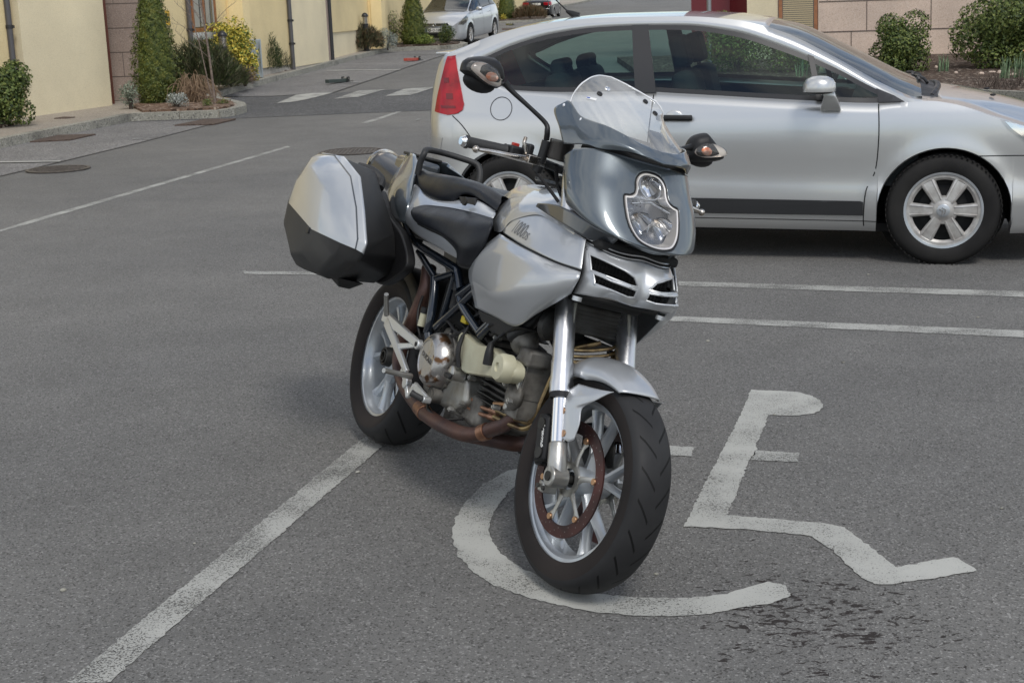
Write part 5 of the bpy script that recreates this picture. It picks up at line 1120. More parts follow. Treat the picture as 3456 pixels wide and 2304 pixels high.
for s_ in (-1, 1):
    m = MB(); m.lathe([(.1255, s_*.0655), (.160, s_*.0655), (.160, s_*.0705), (.1255, s_*.0705)], 96, closed=True); d = m.build('brake_disc', M['disc'], fw, sharp=30)
    m = MB()
    for k in range(54):
        a = 2*pi*k/54; rr = (.133, .143, .153)[k % 3]; m.lathe([(0, s_*.0708), (.0022, s_*.0708)], 8, Matrix.Rotation(a, 4, 'Y') @ Matrix.Translation((rr, 0, 0)))
    m.build('drilled_hole', M['discin'], d, smooth=False)
    m = MB()
    for k in range(6):
        a = 2*pi*k/6+.25; Q = Matrix.Rotation(-a, 4, 'Y')
        q0 = len(m.v); m.lathe([(0, s_*.074), (.0085, s_*.074), (.0095, s_*.072), (.0095, s_*.064)], 16, Q @ Matrix.Translation((.121, 0, 0)))
    m.build('disc_bobbin', M['bronze'], fw)
    m = MB()
    for k in range(6): spoke(m, 2*pi*k/6+.25, [(.040, 0), (.07, .05), (.098, .04), (.119, 0)], (.024, .015, .014, .026), (.006,), s_*.066)
    m.lathe([(.030, s_*.063), (.048, s_*.063), (.048, s_*.069), (.030, s_*.069)], 40, closed=True); m.build('disc_carrier', M['alu'], fw)
m = MB(); m.tube([(0, -.12, 0), (0, .12, 0)], .0125, 20); m.build('axle', M['darkmetal'], fw)
# rear wheel: three broad Y arms on a hub, single-sided
m = MB()
for k in range(5):
    a = 2*pi*k/5+.55
    spoke(m, a, [(.045, 0), (.075, 0), (.095, 0)], (.060, .044, .046), (.05, .045, .04), -.012)
    for s_ in (1, -1): spoke(m, a, [(.080, 0), (.115, s_*.13), (.16, s_*.20), (.2025, s_*.25)], (.028, .024, .024, .04), (.040, .036, .034, .045), -.012)
m.lathe([(.0, -.050), (.045, -.050), (.062, -.042), (.070, -.030), (.070, .05), (.0, .05)], 48); m.build('spokes', M['wheelsilver'], rw_, sharp=40)
m = MB(); m.lathe([(0, -.066), (.022, -.066), (.026, -.076), (.030, -.078), (.034, -.076), (.036, -.062), (.037, -.050), (0, -.050)], 6*4); m.build('hub_nut', M['darkmetal'], rw_, sharp=25)
m = MB(); m.lathe([(.0, -.064), (.021, -.064), (.021, -.080), (.017, -.080), (.017, -.068), (0, -.068)], 24); m.build('axle_ring', M['darkmetal'], rw_, sharp=25)
m = MB(); m.lathe([(.070, .058), (.1225, .058), (.1225, .063), (.070, .063)], 64, closed=True); m.build('brake_disc', M['discin'], rw_, sharp=30)

# ---- fork, front mudguard, calipers (turned with the steering)
FB = Vector((1.427+.032*cos(RAKE), 0, .30+.032*sin(RAKE)))
for s_ in (-1, 1):
    yy = s_*.108
    P = lambda t: ST @ (FB+SA_*t+Vector((0, yy, 0)))
    m = MB(); m.tube([P(.215), P(.218), P(.245), P(.252), P(.30), P(.303), P(.88)], [.0290, .0330, .0330, .0312, .0312, .0298, .0298], 32); f = m.build('fork_tube', M['brushed'], bike, sharp=30)
    m = MB(); m.tube([P(.203), P(.216)], [.030, .0315], 28); m.build('dust_seal', M['plastic'], f)
    m = MB(); m.tube([P(.03), P(.21)], .0215, 28); m.build('stanchion', M['chrome'], f)
    m = MB(); m.tube([P(-.028), P(-.01), P(.03), P(.075), P(.082)], [.022, .027, .0265, .0255, .022], 24)
    c = ST @ Vector((1.462, yy, .30)); m.tube([c-Vector((0, .026, 0)), c+Vector((0, .026, 0))], .029, 24)
    m.box(ST @ Vector((1.43, yy-s_*.004, .262)), (.030, .046, .030)); m.box(ST @ Vector((1.400, yy-s_*.012, .375)), (.05, .016, .085), Matrix.Rotation(-RAKE, 3, 'Y'))
    m.build('fork_foot', M['alu'], f, bevel=.004, sharp=40)
    m = MB(); m.tube([c-Vector((0, s_*.0, 0)), c+Vector((0, s_*.030, 0))], .0135, 20); m.build('axle_end', M['darkmetal'], f)
    for dx in (-.014, .014):
        q = ST @ Vector((1.438+dx, yy+s_*.022, .262)); m = MB(); m.tube([q, q+Vector((0, s_*.006, 0))], .0065, 12); m.build('pinch_bolt', M['darkmetal'], f)
    # caliper behind the leg
    A = radians(24); Cx = Vector((1.462-.138*cos(radians(33)), s_*.078, .30+.138*sin(radians(33)))); R_ = Matrix.Rotation(-RAKE+radians(6), 3, 'Y')
    m = MB(); m.box(Cx, (.056, .078, .128), R_); m.box(Cx+R_ @ Vector((-.018, 0, 0)), (.04, .06, .145), R_)
    m.xf(ST); cal = m.build('brake_caliper', M['plastic'], bike, bevel=.010, segs=3)
    for dz in (-.04, .04):
        m = MB(); q = Cx+R_ @ Vector((.002, s_*.040, dz)); m.tube([q, q+Vector((0, s_*.004, 0))], .016, 20); m.xf(ST); m.build('caliper_piston_cap', M['darkmetal'], cal)
    if s_ < 0:
        X_ = R_ @ Vector((0, 0, -1)); Mx = Matrix.Translation(ST @ (Cx+R_ @ Vector((.012, -.0402, 0)))) @ Matrix(((X_.x, .91, 0, 0), (X_.y, 0, -1, 0), (X_.z, -.41, 0, 0), (0, 0, 0, 1)))
        text_mesh('lettering', 'brembo', .026, Mx, M['white'], cal, .0006)
    m = MB(); q = ST @ Vector((1.372, s_*.085, .44)); m.tube([q, ST @ Vector((1.34, s_*.10, .60)), ST @ Vector((1.28, s_*.09, .78)), ST @ Vector((1.22, s_*.05, .90))], .0048, 8, sub=6); m.build('brake_hose', M['hose'], bike)
def mudguard():
    m = MB(); n = 30; cx, cz = 1.462, .30; V = []; W_ = 17
    a0, a1 = radians(66), radians(117)
    for i in range(n+1):
        t = i/n; a = a0+(a1-a0)*t; rc = lin([(0, .309), (.15, .322), (.45, .338), (.8, .347), (1, .345)], t); re = lin([(0, .292), (.3, .284), (.6, .272), (1, .285)], t); w_ = lin([(0, .066), (.4, .078), (.7, .086), (1, .076)], t)
        for j in range(W_):
            u = -1+2*j/(W_-1); th = u*pi/2; y = w_*sin(th); r_ = re+(rc-re)*max(cos(th), 0)**.75; aa = a+(.05*(1-t)**3)*(abs(u)**2)
            V.append((cx+r_*cos(aa), y, cz+r_*sin(aa)))
    m.add(V, [(i*W_+j, i*W_+j+1, (i+1)*W_+j+1, (i+1)*W_+j) for i in range(n) for j in range(W_-1)])
    for s_ in (1, -1):
        p = patch([ms(r, s_) for r in B['mud_plate']], 6, 6); m.add(p.v, p.f if s_ > 0 else [f[::-1] for f in p.f])
    m.xf(ST); o = m.build('front_mudguard', M['silver'], bike, solid=.003, sharp=50)
    for s_ in (1, -1):
        for q_, r in zip(B['mud_bolt'], (.0105, .0095)):
            q = ST @ Vector((q_[0], q_[1]*s_, q_[2])); k = MB(); k.tube([q+Vector((0, .004*s_, 0)), q-Vector((0, .003*s_, 0))], r, 18); bo = k.build('mudguard_bolt', M['bronze'], o)
mudguard()

# ---- fairing
silver = M['silver']
p = patch(B['side_panel'], 6, 6); 
for s_ in (1, -1):
    q = MB(); q.add(ms(p.v, s_), p.f); q.build('side_panel', silver, bike, solid=.003, sharp=60)
p = patch(B['upper_panel'], 7, 7); up_bvh = BVHTree.FromPolygons([Vector(v) for v in p.v], p.f)
for s_ in (1, -1):
    q = MB(); q.add(ms(p.v, s_), p.f); upo = q.build('upper_panel', silver, bike, solid=.003, sharp=60)
    if s_ == 1: up_r = upo
tank = patch(B['tank'], 6, 5, mirror=True); tank.build('fuel_tank', silver, bike, sharp=60)
m = MB()
a, b_, c_ = [Vector(v) for v in B['t1000']]
ux = (b_-a).normalized(); nz = ux.cross(c_-a).normalized(); uy = nz.cross(ux)
if nz.y > 0: nz = -nz
Mx = Matrix(((ux.x, uy.x, nz.x, a.x), (ux.y, uy.y, nz.y, a.y), (ux.z, uy.z, nz.z, a.z), (0, 0, 0, 1)))
def on_panel(o):
    me = o.data
    for v in me.vertices:
        loc, nrm, i, d = up_bvh.find_nearest(v.co)
        if loc is None: continue
        if nrm.y > 0: nrm = -nrm
        v.co = loc+nrm*(.0024)
for s_, size, dx in (('1000', .056, 0), ('DS', .030, .104)):
    ob = text_mesh('lettering', s_, size, Mx @ Matrix.Translation((dx, .012 if s_ == '1000' else .004, 0)) @ Matrix.Scale(.92 if s_ == '1000' else 1.05, 4, (1, 0, 0)) @ Matrix.Scale(1.1, 4, (0, 1, 0)), M['ink'], up_r, 0, 'LEFT'); on_panel(ob)
# tank top: filler lid and rear edge
m = MB(); m.lathe([(0, 0), (.050, 0), (.056, -.004), (.058, -.012)], 40, Matrix.Translation((.80, 0, 1.062)) @ Matrix.Rotation(pi/2, 4, 'X') @ Matrix.Scale(-1, 4, (0, 1, 0))); fo = m.build('filler_cap', M['slatedark'], bike)
m = MB(); m.tube([(.80+.05*cos(t), .05*sin(t), 1.064) for t in [2*pi*k/24 for k in range(25)]], .003, 8); m.build('filler_ring', M['darkmetal'], fo)
# panel seams
m = MB()
for s_ in (1, -1):
    m.tube(ms([(x, y+.002, z) for x, y, z in B['upper_panel'][2]], s_), .0035, 6, sub=8)
m.build('fairing_gap', M['dark'], bike)
for s_ in (1, -1):
    q = patch([[(1.066, -.165, .9975), (1.19, -.176, 1.006), (1.30, -.172, .998), (1.39, -.14, .975), (1.43, -.09, .962)], [(1.049, -.16, .987), (1.20, -.17, .967), (1.30, -.166, .952), (1.36, -.145, .941), (1.40, -.09, .935)]], 6, 8); r = MB(); r.add(ms(q.v, s_), q.f); r.build('fairing_wing', M['slatedark'], bike, solid=.004, sharp=60)
# black lower infill below the side panels
for s_ in (1, -1):
    o_ = B['blacklow']; m = MB(); V = ms(o_, s_); Vi = [(x, y*.55, z) for x, y, z in V]; n = len(V)
    m.add(V+Vi, [tuple(range(n)), tuple(range(2*n-1, n-1, -1))]+[(i, (i+1) % n, (i+1) % n+n, i+n) for i in range(n)]); m.build('fairing_infill', M['plasticm'], bike, bevel=.006)
def half_shell(Cs, Es, k=.86, n=16, su=6, mirror=True, pw=None):
    Cs = smooth_line(Cs, su); Es = smooth_line(Es, su); V = []; am = pi/2*k
    for c, e in zip(Cs, Es):
        for j in range(n+1):
            t = j/n; a = am*t; w_ = (cos(a)-cos(am))/(1-cos(am))
            if pw: sr = Cs.index(c)/len(Cs); pz = 5.5-4.2*sr; pq = .90-.19*sin(pi*min(sr*1.1, 1)); V.append((e.x+(c.x-e.x)*max(cos(pi/2*t), 0)**pq, e.y*sin(pi/2*t)**pq, c.z+(e.z-c.z)*t**pz)); continue
            V.append((e.x+(c.x-e.x)*w_, e.y*sin(a)/sin(am), c.z+(e.z-c.z)*t))
    nc = n+1; F = [(i*nc+j, i*nc+j+1, (i+1)*nc+j+1, (i+1)*nc+j) for i in range(len(Cs)-1) for j in range(n)]
    mb = MB(); mb.add(V, F)
    if mirror: mb.add([(x, -y, z) for x, y, z in V], [f[::-1] for f in F])
    return mb
SC = [(1.345, 0, 1.181), (1.372, 0, 1.125), (1.402, 0, 1.078), (1.440, 0, 1.020), (1.474, 0, .972), (1.484, 0, .956), (1.462, 0, .944)]
SE = [tuple(q) for q in B['sh_e'][:4]]+[(1.284, -.190, 1.0150), (1.310, -.166, .998), (1.345, -.122, .982)]
shell = half_shell(SC, SE, .86, 34, 9, pw=.80)
sh_bvh = BVHTree.FromPolygons([Vector(v) for v in shell.v], shell.f)
HL = [(0, 1.158), (.022, 1.155), (.039, 1.143), (.048, 1.124), (.049, 1.106), (.054, 1.092), (.066, 1.085), (.082, 1.080), (.084, 1.060), (.082, 1.034), (.077, 1.008), (.067, .986), (.051, .968), (.027, .959), (0, .956)]
HL = [(y*1.09, z) for y, z in HL]; HL = HL+[(-y, z) for y, z in HL[-2:0:-1]]
def scaled(P, d):
    """inset outline by d metres (towards its middle axis)"""
    o = []; n = len(P)
    for i in range(n):
        a, b, c = Vector(P[i-1]), Vector(P[i]), Vector(P[(i+1) % n]); t = (c-a).normalized(); nn = Vector((t.y, -t.x))
        if nn.dot(Vector((0, 1.05))-b) < 0 and abs(nn.dot(Vector((0, 1.05))-b)) > 1e-4: pass
        o.append((b.x+nn.x*-d*OR, b.y+nn.y*-d*OR))
    return o
area = sum(HL[i][0]*HL[(i+1) % len(HL)][1]-HL[(i+1) % len(HL)][0]*HL[i][1] for i in range(len(HL)))
OR = 1 if area < 0 else -1
if Vector(scaled(HL, .01)[3]).x > HL[3][0]: OR = -OR
def shx(y, z, off=0):
    h = sh_bvh.ray_cast(Vector((2.2, y, z)), Vector((-1, 0, 0)))
    return (h[0].x if h[0] else 1.40)+off
# cut the headlamp opening out of the shell: keep faces outside the outline, snap the ring
def inside(P, y, z):
    c = False; n = len(P)
    for i in range(n):
        (x1, y1), (x2, y2) = P[i], P[i-1]
        if (y1 > z) != (y2 > z) and y < (x2-x1)*(z-y1)/(y2-y1)+x1: c = not c
    return c
so = shell.build('headlamp_fairing', M['slate'], bike, solid=.004, sharp=60, soff=-1)
HLd = [(v.x, v.y) for v in smooth_line([(a, b, 0) for a, b in HL], 8, True)]
bmx = bmesh.new(); bmx.from_mesh(so.data); so.modifiers.clear()
ctr = [f for f in bmx.faces if f.calc_center_median().x > 1.33 and abs(f.calc_center_median().y) < .11 and .94 < f.calc_center_median().z < 1.175]
eds = list({e for f in ctr for e in f.edges}); bmesh.ops.subdivide_edges(bmx, edges=eds, cuts=1, use_grid_fill=True)
dele = [f for f in bmx.faces if f.calc_center_median().x > 1.3 and inside(HLd, f.calc_center_median().y, f.calc_center_median().z)]
bv = {v for f in dele for v in f.verts}; bmesh.ops.delete(bmx, geom=dele, context='FACES')
for v in bmx.verts:
    if v in bv and v.is_valid:
        q = min(HLd, key=lambda h: (h[0]-v.co.y)**2+(h[1]-v.co.z)**2); v.co = Vector((shx(q[0], q[1]), q[0], q[1]))
bmx.to_mesh(so.data); bmx.free(); md = so.modifiers.new('solid', 'SOLIDIFY'); md.thickness = .004; md.offset = -1
# headlamp: gasket, bezel, bowls, lens
def loop_band(P0, P1, o0, o1, mb, close=True):
    V = [(shx(y, z, o0), y, z) for y, z in P0]+[(shx(y, z, o1), y, z) for y, z in P1]; n = len(P0)
    mb.add(V, [(i, (i+1) % n, (i+1) % n+n, i+n) for i in range(n)])
def dense(P, k=4): return [(v.x, v.y) for v in smooth_line([(a, b, 0) for a, b in P], k, True)]
D0 = dense(HL, 3)
m = MB(); loop_band(D0, scaled(D0, .004), .001, -.002, m); loop_band(scaled(D0, .004), scaled(D0, .005), -.002, -.02, m); hl = m.build('headlamp_gasket', M['plastic'], bike)
D1 = scaled(D0, .0045); D2 = scaled(D0, .010)
m = MB(); loop_band(D1, scaled(D0, .006), -.004, .0005, m); loop_band(scaled(D0, .006), D2, .0005, -.001, m); loop_band(D2, scaled(D0, .012), -.001, -.045, m); m.build('headlamp_bezel', M['indref'], hl)
m = MB(); V = [(shx(y, z, -.0015), y, z) for y, z in D2]; tris = tessellate_polygon([[Vector((y, z, 0)) for y, z in D2]]); m.add(V, [tuple(t) for t in tris])
ml_ = m; lens = ml_.build('headlamp_lens', M['lens'], hl)
m = MB(); m.add([(shx(y, z, -.052), y, z) for y, z in D1], [tuple(t) for t in tessellate_polygon([[Vector((y, z, 0)) for y, z in D1]])]); m.build('reflector_plate', M['lampwell'], hl)
def bowl(cy, cz, r, depth, x, tilt=34):
    T = Matrix.Translation((x, cy, cz)) @ Matrix.Rotation(radians(tilt), 4, 'Y') @ Matrix.Rotation(-pi/2, 4, 'Z')
    k = MB(); k.lathe([(r*1.06, .003), (r, 0)]+[(r*sqrt(1-(j/8)), -depth*j/8) for j in range(1, 8)]+[(0, -depth)], 36, T); o = k.build('reflector_bowl', M['chrome'], hl)
    k = MB(); k.tube([T @ Vector((0, -depth, 0)), T @ Vector((0, -depth*.35, 0))], r*.17, 12); k.ball(T @ Vector((0, -depth*.3, 0)), r*.2); k.build('bulb', M['chromeworn'], o)
bowl(0, 1.118, .034, .030, 1.354); bowl(-.034, 1.018, .034, .03, 1.412); bowl(.034, 1.018, .034, .03, 1.412)
m = MB(); m.tube([(shx(0, 1.118)-.010+.034*sin(t)*-.58, .0345*cos(t), 1.118+.034*sin(t)) for t in [2*pi*k/28 for k in range(29)]], .0028, 8); m.build('projector_ring', M['brushed'], hl)
m = MB(); m.tube([(shx(y, 1.077-.25*abs(y))-.012, y, 1.077-.25*abs(y)) for y in (-.062, -.04, -.02, 0, .02, .04, .062)], .0030, 8); m.build('reflector_rib', M['brushed'], hl)
m = MB()
for s_ in (-1, 1):
    for i in range(3):
        for j in range(2): m.box((shx(s_*(.036+.011*i), 1.068-.009*j)-.010, s_*(.036+.011*i), 1.068-.009*j), (.002, .003, .003))
m.build('vent_dot', M['dark'], hl, smooth=False)

# cowl and windscreen
cw = patch(B['cowl'], 6, 7, mirror=True); cw.build('windscreen_cowl', M['slate'], bike, solid=.004, sharp=60)
R0 = [Vector(q) for q in B['cowl'][0]][1:]; We = [Vector(q) for q in B['ws_e']]; Wc = [Vector(q) for q in B['ws_c']]; WR = []
for e_, c_ in zip(We, Wc):
    row = []
    for q in R0:
        f = abs(q.y)/abs(R0[0].y); gx_ = (q.x-R0[0].x)/(R0[-1].x-R0[0].x); gz_ = (q.z-R0[0].z)/(R0[-1].z-R0[0].z)
        k = (We.index(e_))/(len(We)-1); lin_ = 1-f**1.6; gx2 = gx_*(1-k)+lin_*k; gz2 = gz_*(1-k)+lin_*k
        row.append((e_.x+(c_.x-e_.x)*gx2, -f*abs(e_.y), e_.z+(c_.z-e_.z)*gz2))
    WR.append(row)
ws = patch(WR, 5, 7, mirror=True); ws.v = [(x-.15*max(y, 0), y, z) for x, y, z in ws.v]     # bars turned slightly to the left
wo = ws.build('windscreen', M['clearfilm'], bike, sharp=70)
m = MB(); er = smooth_line([r[0] for r in WR]+[q for q in WR[-1][1:]], 5); er = er+[Vector((q.x-.15*abs(q.y), -q.y, q.z)) for q in er[-2::-1]]; m.tube(er, .0022, 8); m.build('screen_edge', M['screenedge'], wo)
ws_bvh = BVHTree.FromPolygons([Vector(v) for v in ws.v], ws.f)
def bolt(parent, p, r=.0075, m_='brushed', dirn=(1, 0, .5)):
    k = MB(); d = Vector(dirn).normalized(); p = Vector(p); k.tube([p, p+d*.004, p+d*.006], [r, r, r*.6], 14); return k.build('screw', M[m_], parent)
for row, jj in (('cowl', (0, 2, 4, 5)),):
    for j in jj:
        for s_ in (1, -1): q = B[row][0][j]; bolt(wo, (q[0]+.004, q[1]*s_, q[2]-.010), .006, 'brushed', (1, -s_*.9, .5))
for y, z, mm in ((-.055, 1.362, 'chrome'), (.085, 1.362, 'plastic'), (.098, 1.333, 'plastic'), (-.098, 1.338, 'plastic')):
    h = ws_bvh.ray_cast(Vector((2.0, y, z)), Vector((-1, 0, 0)))
    if h[0]: bolt(wo, h[0], .0085, mm, (1, y, 1)); 
# small stickers and dark instrument binnacle behind the screen
m = MB(); m.box((1.185, 0, 1.205), (.07, .15, .06), Matrix.Rotation(radians(-30), 3, 'Y')); m.build('instrument_panel', M['plastic'], bike, bevel=.012, segs=3)
m = MB(); m.box((1.235, .062, 1.248), (.012, .045, .080), Matrix.Rotation(radians(-45), 3, 'Y')); m.build('dash_pad', M['plasticm'], bike, bevel=.006)
m = MB(); m.box((1.24, 0, 1.180), (.15, .27, .028)); m.box((1.22, 0, 1.08), (.10, .20, .10)); m.build('fairing_gap_fill', M['dark'], bike, bevel=.01)  # black filler; upper block stands for the shade between cowl and headlamp shell
h = ws_bvh.ray_cast(Vector((1.155, -2, 1.315)), Vector((0, 1, 0)))
if h[0]:
    nn = h[1] if h[1].y < 0 else -h[1]
    q = Vector(h[0])+nn*.0035; R_ = nn.to_track_quat('Z', 'Y').to_matrix(); m = MB(); m.box(q, (.030, .010, .0005), R_); st = m.build('sticker', M['white'], wo, smooth=False)
    m = MB(); m.box(q+nn*.0006-R_ @ Vector((.009, 0, 0)), (.010, .005, .0005), R_); m.build('sticker_print', M['blueflag'], st, smooth=False)

# lower nose with its four intakes
bk = patch(B['beak'], 6, 6, mirror=True); bk_bvh = BVHTree.FromPolygons([Vector(v) for v in bk.v], bk.f)
bo_ = bk.build('lower_nose', silver, bike, solid=.004, sharp=60, soff=-1)
IN = [[(-.136, .861), (-.136, .902), (-.100, .893), (-.066, .885), (-.036, .873), (-.018, .850), (-.048, .850)], [(-.134, .856), (-.100, .849), (-.020, .841), (-.018, .820), (-.045, .818), (-.132, .830)]]
IN += [[(-y, z) for y, z in P[::-1]] for P in IN]
cutm = MB()
for P in IN:
    n = len(P); cutm.add([(1.30, y, z) for y, z in P]+[(1.60, y, z) for y, z in P], [tuple(range(n)), tuple(range(2*n-1, n-1, -1))]+[(i, (i+1) % n, (i+1) % n+n, i+n) for i in range(n)])
co = cutm.build('cutter', M['dark'], bike, smooth=False); bm_ = bo_.modifiers.new('cut', 'BOOLEAN'); bm_.operation = 'DIFFERENCE'; bm_.object = co; bm_.solver = 'EXACT'
bpy.context.view_layer.update(); dg = bpy.context.evaluated_depsgraph_get(); me = bpy.data.meshes.new_from_object(bo_.evaluated_get(dg)); bo_.modifiers.clear(); bo_.data = me; bpy.data.objects.remove(co)
def bkx(y, z):
    h = bk_bvh.ray_cast(Vector((2.2, y, z)), Vector((-1, 0, 0))); return h[0].x if h[0] else 1.38
m = MB()
for P in IN:       # raised silver lip round each opening
    for i in range(len(P)):
        a, b = P[i], P[(i+1) % len(P)]; m.tube([(bkx(a[0]*(1-t)+b[0]*t, a[1]*(1-t)+b[1]*t)-.002, a[0]*(1-t)+b[0]*t, a[1]*(1-t)+b[1]*t) for t in (0, .25, .5, .75, 1)], .0030, 8)
m.build('intake_lip', silver, bike)
m = MB(); V = [(1.365, y, z) for y in (-.14, .14) for z in (.80, .91)]; m.box((1.352, 0, .858), (.012, .29, .12)); m.build('intake_mesh', M['meshgrid'] if 'meshgrid' in M else M['dark'], bike, smooth=False)
m = MB()
for i in range(24): m.box((1.362, -.135+i*.0117, .86), (.003, .0018, .11))
for i in range(9): m.box((1.364, 0, .812+i*.0125), (.003, .28, .0016))
m.build('grille', M['darkmetal'], bike, smooth=False)
m = MB(); m.box((1.36, 0, .935), (.10, .26, .028)); m.build('nose_recess', M['dark'], bike, bevel=.01)
for dz, dx in ((.0, 0), (-.010, .004)):
    m = MB(); P = [(q[0]+dx+.002, q[1], q[2]+.012+dz) for q in B['beak'][0]]; m.tube(P+[(x, -y, z) for x, y, z in P[-2::-1]], .0022, 6, sub=4); m.build('nose_strip', M['brushed'], bike)
for s_ in (1, -1):
    m = MB(); q = B['beak'][4][0]; m.tube([(q[0]+.02, q[1]*s_+s_*.005, q[2]-.004), (q[0]+.02, q[1]*s_+s_*.005, q[2]-.016)], .014, 16); m.build('nose_boss', silver, bike)

# seat, pads, tail
sp = patch(B['seat'], 6, 6, mirror=True); sp.build('seat', M['leather'], bike, sharp=70)
m = MB(); m.add([(-.17, 0, .985)]+[(x, y*s, z) for s in (1,) for x, y, z in [r[0] for r in B['seat'][1:]]], [(0, 1, 2, 3, 4)]); m.add([(-.17, 0, .985)]+[(x, -y, z) for x, y, z in [r[0] for r in B['seat'][1:]]], [(0, 4, 3, 2, 1)]); m.build('seat_end', M['leather'], bike)
for s_ in (1, -1):
    q = patch(B['tail_side'], 6, 6); r = MB(); r.add(ms(q.v, s_), q.f); r.build('tail_side_panel', silver, bike, solid=.003, sharp=60)
    q = patch(B['thigh_pad'], 6, 6); r = MB(); r.add(ms(q.v, s_), q.f); r.build('side_pad', M['leather'], bike, solid=.006, sharp=60)
    r = MB(); r.tube(ms([(x, y+.004, z-.002) for x, y, z in B['thigh_pad'][3]], s_), .006, 8, sub=5); r.build('pad_edge', M['dark'], bike)
    q = patch(B['tail_end'], 5, 6); r = MB(); r.add(ms(q.v, s_), q.f); r.build('tail_fairing', M['slate'], bike, solid=.004, sharp=45)
    o_ = B['lockplate']; m = MB(); V = ms([(x, y-.001, z) for x, y, z in o_], s_)+ms([(x, y+.02, z) for x, y, z in o_], s_); n = len(o_)
    m.add(V, [tuple(range(n)), tuple(range(2*n-1, n-1, -1))]+[(i, (i+1) % n, (i+1) % n+n, i+n) for i in range(n)]); lp = m.build('lock_plate', M['plastic'], bike, bevel=.003)
    m = MB(); m.tube([(.585, -.172*s_, .943), (.585, -.180*s_, .943)], .014, 18); m.build('seat_lock', M['darkmetal'], lp)
m = MB(); m.box((.25, 0, .86), (.86, .22, .12)); m.box((.62, 0, .86), (.5, .24, .16)); m.box((1.05, 0, .86), (.55, .24, .20)); m.box((-.12, 0, .93), (.40, .10, .10)); m.build('subframe_tray', M['dark'], bike, bevel=.02)
m = MB(); m.box((-.33, 0, .985), (.26, .10, .11)); m.build('tail_core', M['slatedark'], bike, bevel=.02)
m = MB(); m.tube([(.0, -.122, .985), (.005, -.126, 1.03), (.01, -.122, 1.062), (-.015, -.105, 1.078), (-.075, -.04, 1.083), (-.085, 0, 1.084), (-.075, .04, 1.083), (-.05, .105, 1.078), (-.035, .122, 1.062), (-.02, .126, 1.03), (-.01, .122, .985)], .0115, 14, sub=5); m.build('grab_rail', M['plasticm'], bike)
m = MB(); m.box((-.30, 0, 1.052), (.14, .11, .012)); m.build('rear_rack', M['darkmetal'], bike, bevel=.004)
# under-seat silencer
T = Matrix.Translation((-.66, -.01, .975)) @ Matrix.Rotation(radians(8), 4, 'Y') @ Matrix.Rotation(-pi/2, 4, 'Z')
m = MB(); m.lathe([(.066, 0), (.066, .48), (.05, .52), (0, .52)], 48, T); si = m.build('silencer', M['carbon'], bike)
m = MB(); m.lathe([(.074, -.004), (.075, .016), (.067, .018)], 48, T); m.lathe([(.070, 0), (.066, -.006), (.03, -.006), (.028, .03), (0, .03)], 48, T); m.build('silencer_cap', M['chromeworn'], si)

# panniers
SEC = [(-.20, [(-.26, .955), (-.20, .955), (-.123, .90), (.02, .83), (.128, .764), (.189, .691), (.16, .62), (.06, .575), (-.2, .60), (-.33, .68), (-.36, .79), (-.31, .92)]),
 (-.396, [(-.25, .966), (-.01, .974), (.196, .926), (.316, .825), (.414, .728), (.404, .690), (.375, .660), (.20, .570), (-.10, .555), (-.400, .690), (-.412, .785), (-.37, .878)]),
 (-.404, [(-.25, .974), (.004, .981), (.207, .933), (.328, .829), (.426, .730), (.416, .695), (.385, .665), (.20, .572), (-.09, .556), (-.404, .692), (-.416, .785), (-.37, .884)]),
 (-.424, [(-.23, .965), (-.046, .974), (.172, .921), (.300, .83), (.388, .735), (.391, .701), (.335, .655), (.20, .566), (-.08, .554), (-.392, .693), (-.395, .785), (-.35, .872)]),
 (-.455, [(-.20, .95), (-.07, .955), (.13, .905), (.25, .82), (.33, .74), (.325, .705), (.28, .655), (.17, .58), (-.08, .565), (-.35, .68), (-.36, .78), (-.32, .865)]),
 (-.487, [(-.14, .905), (-.10, .91), (.05, .872), (.11, .80), (.11, .745), (.09, .712), (.08, .66), (.04, .62), (-.08, .60), (-.22, .68), (-.24, .765), (-.21, .845)])]
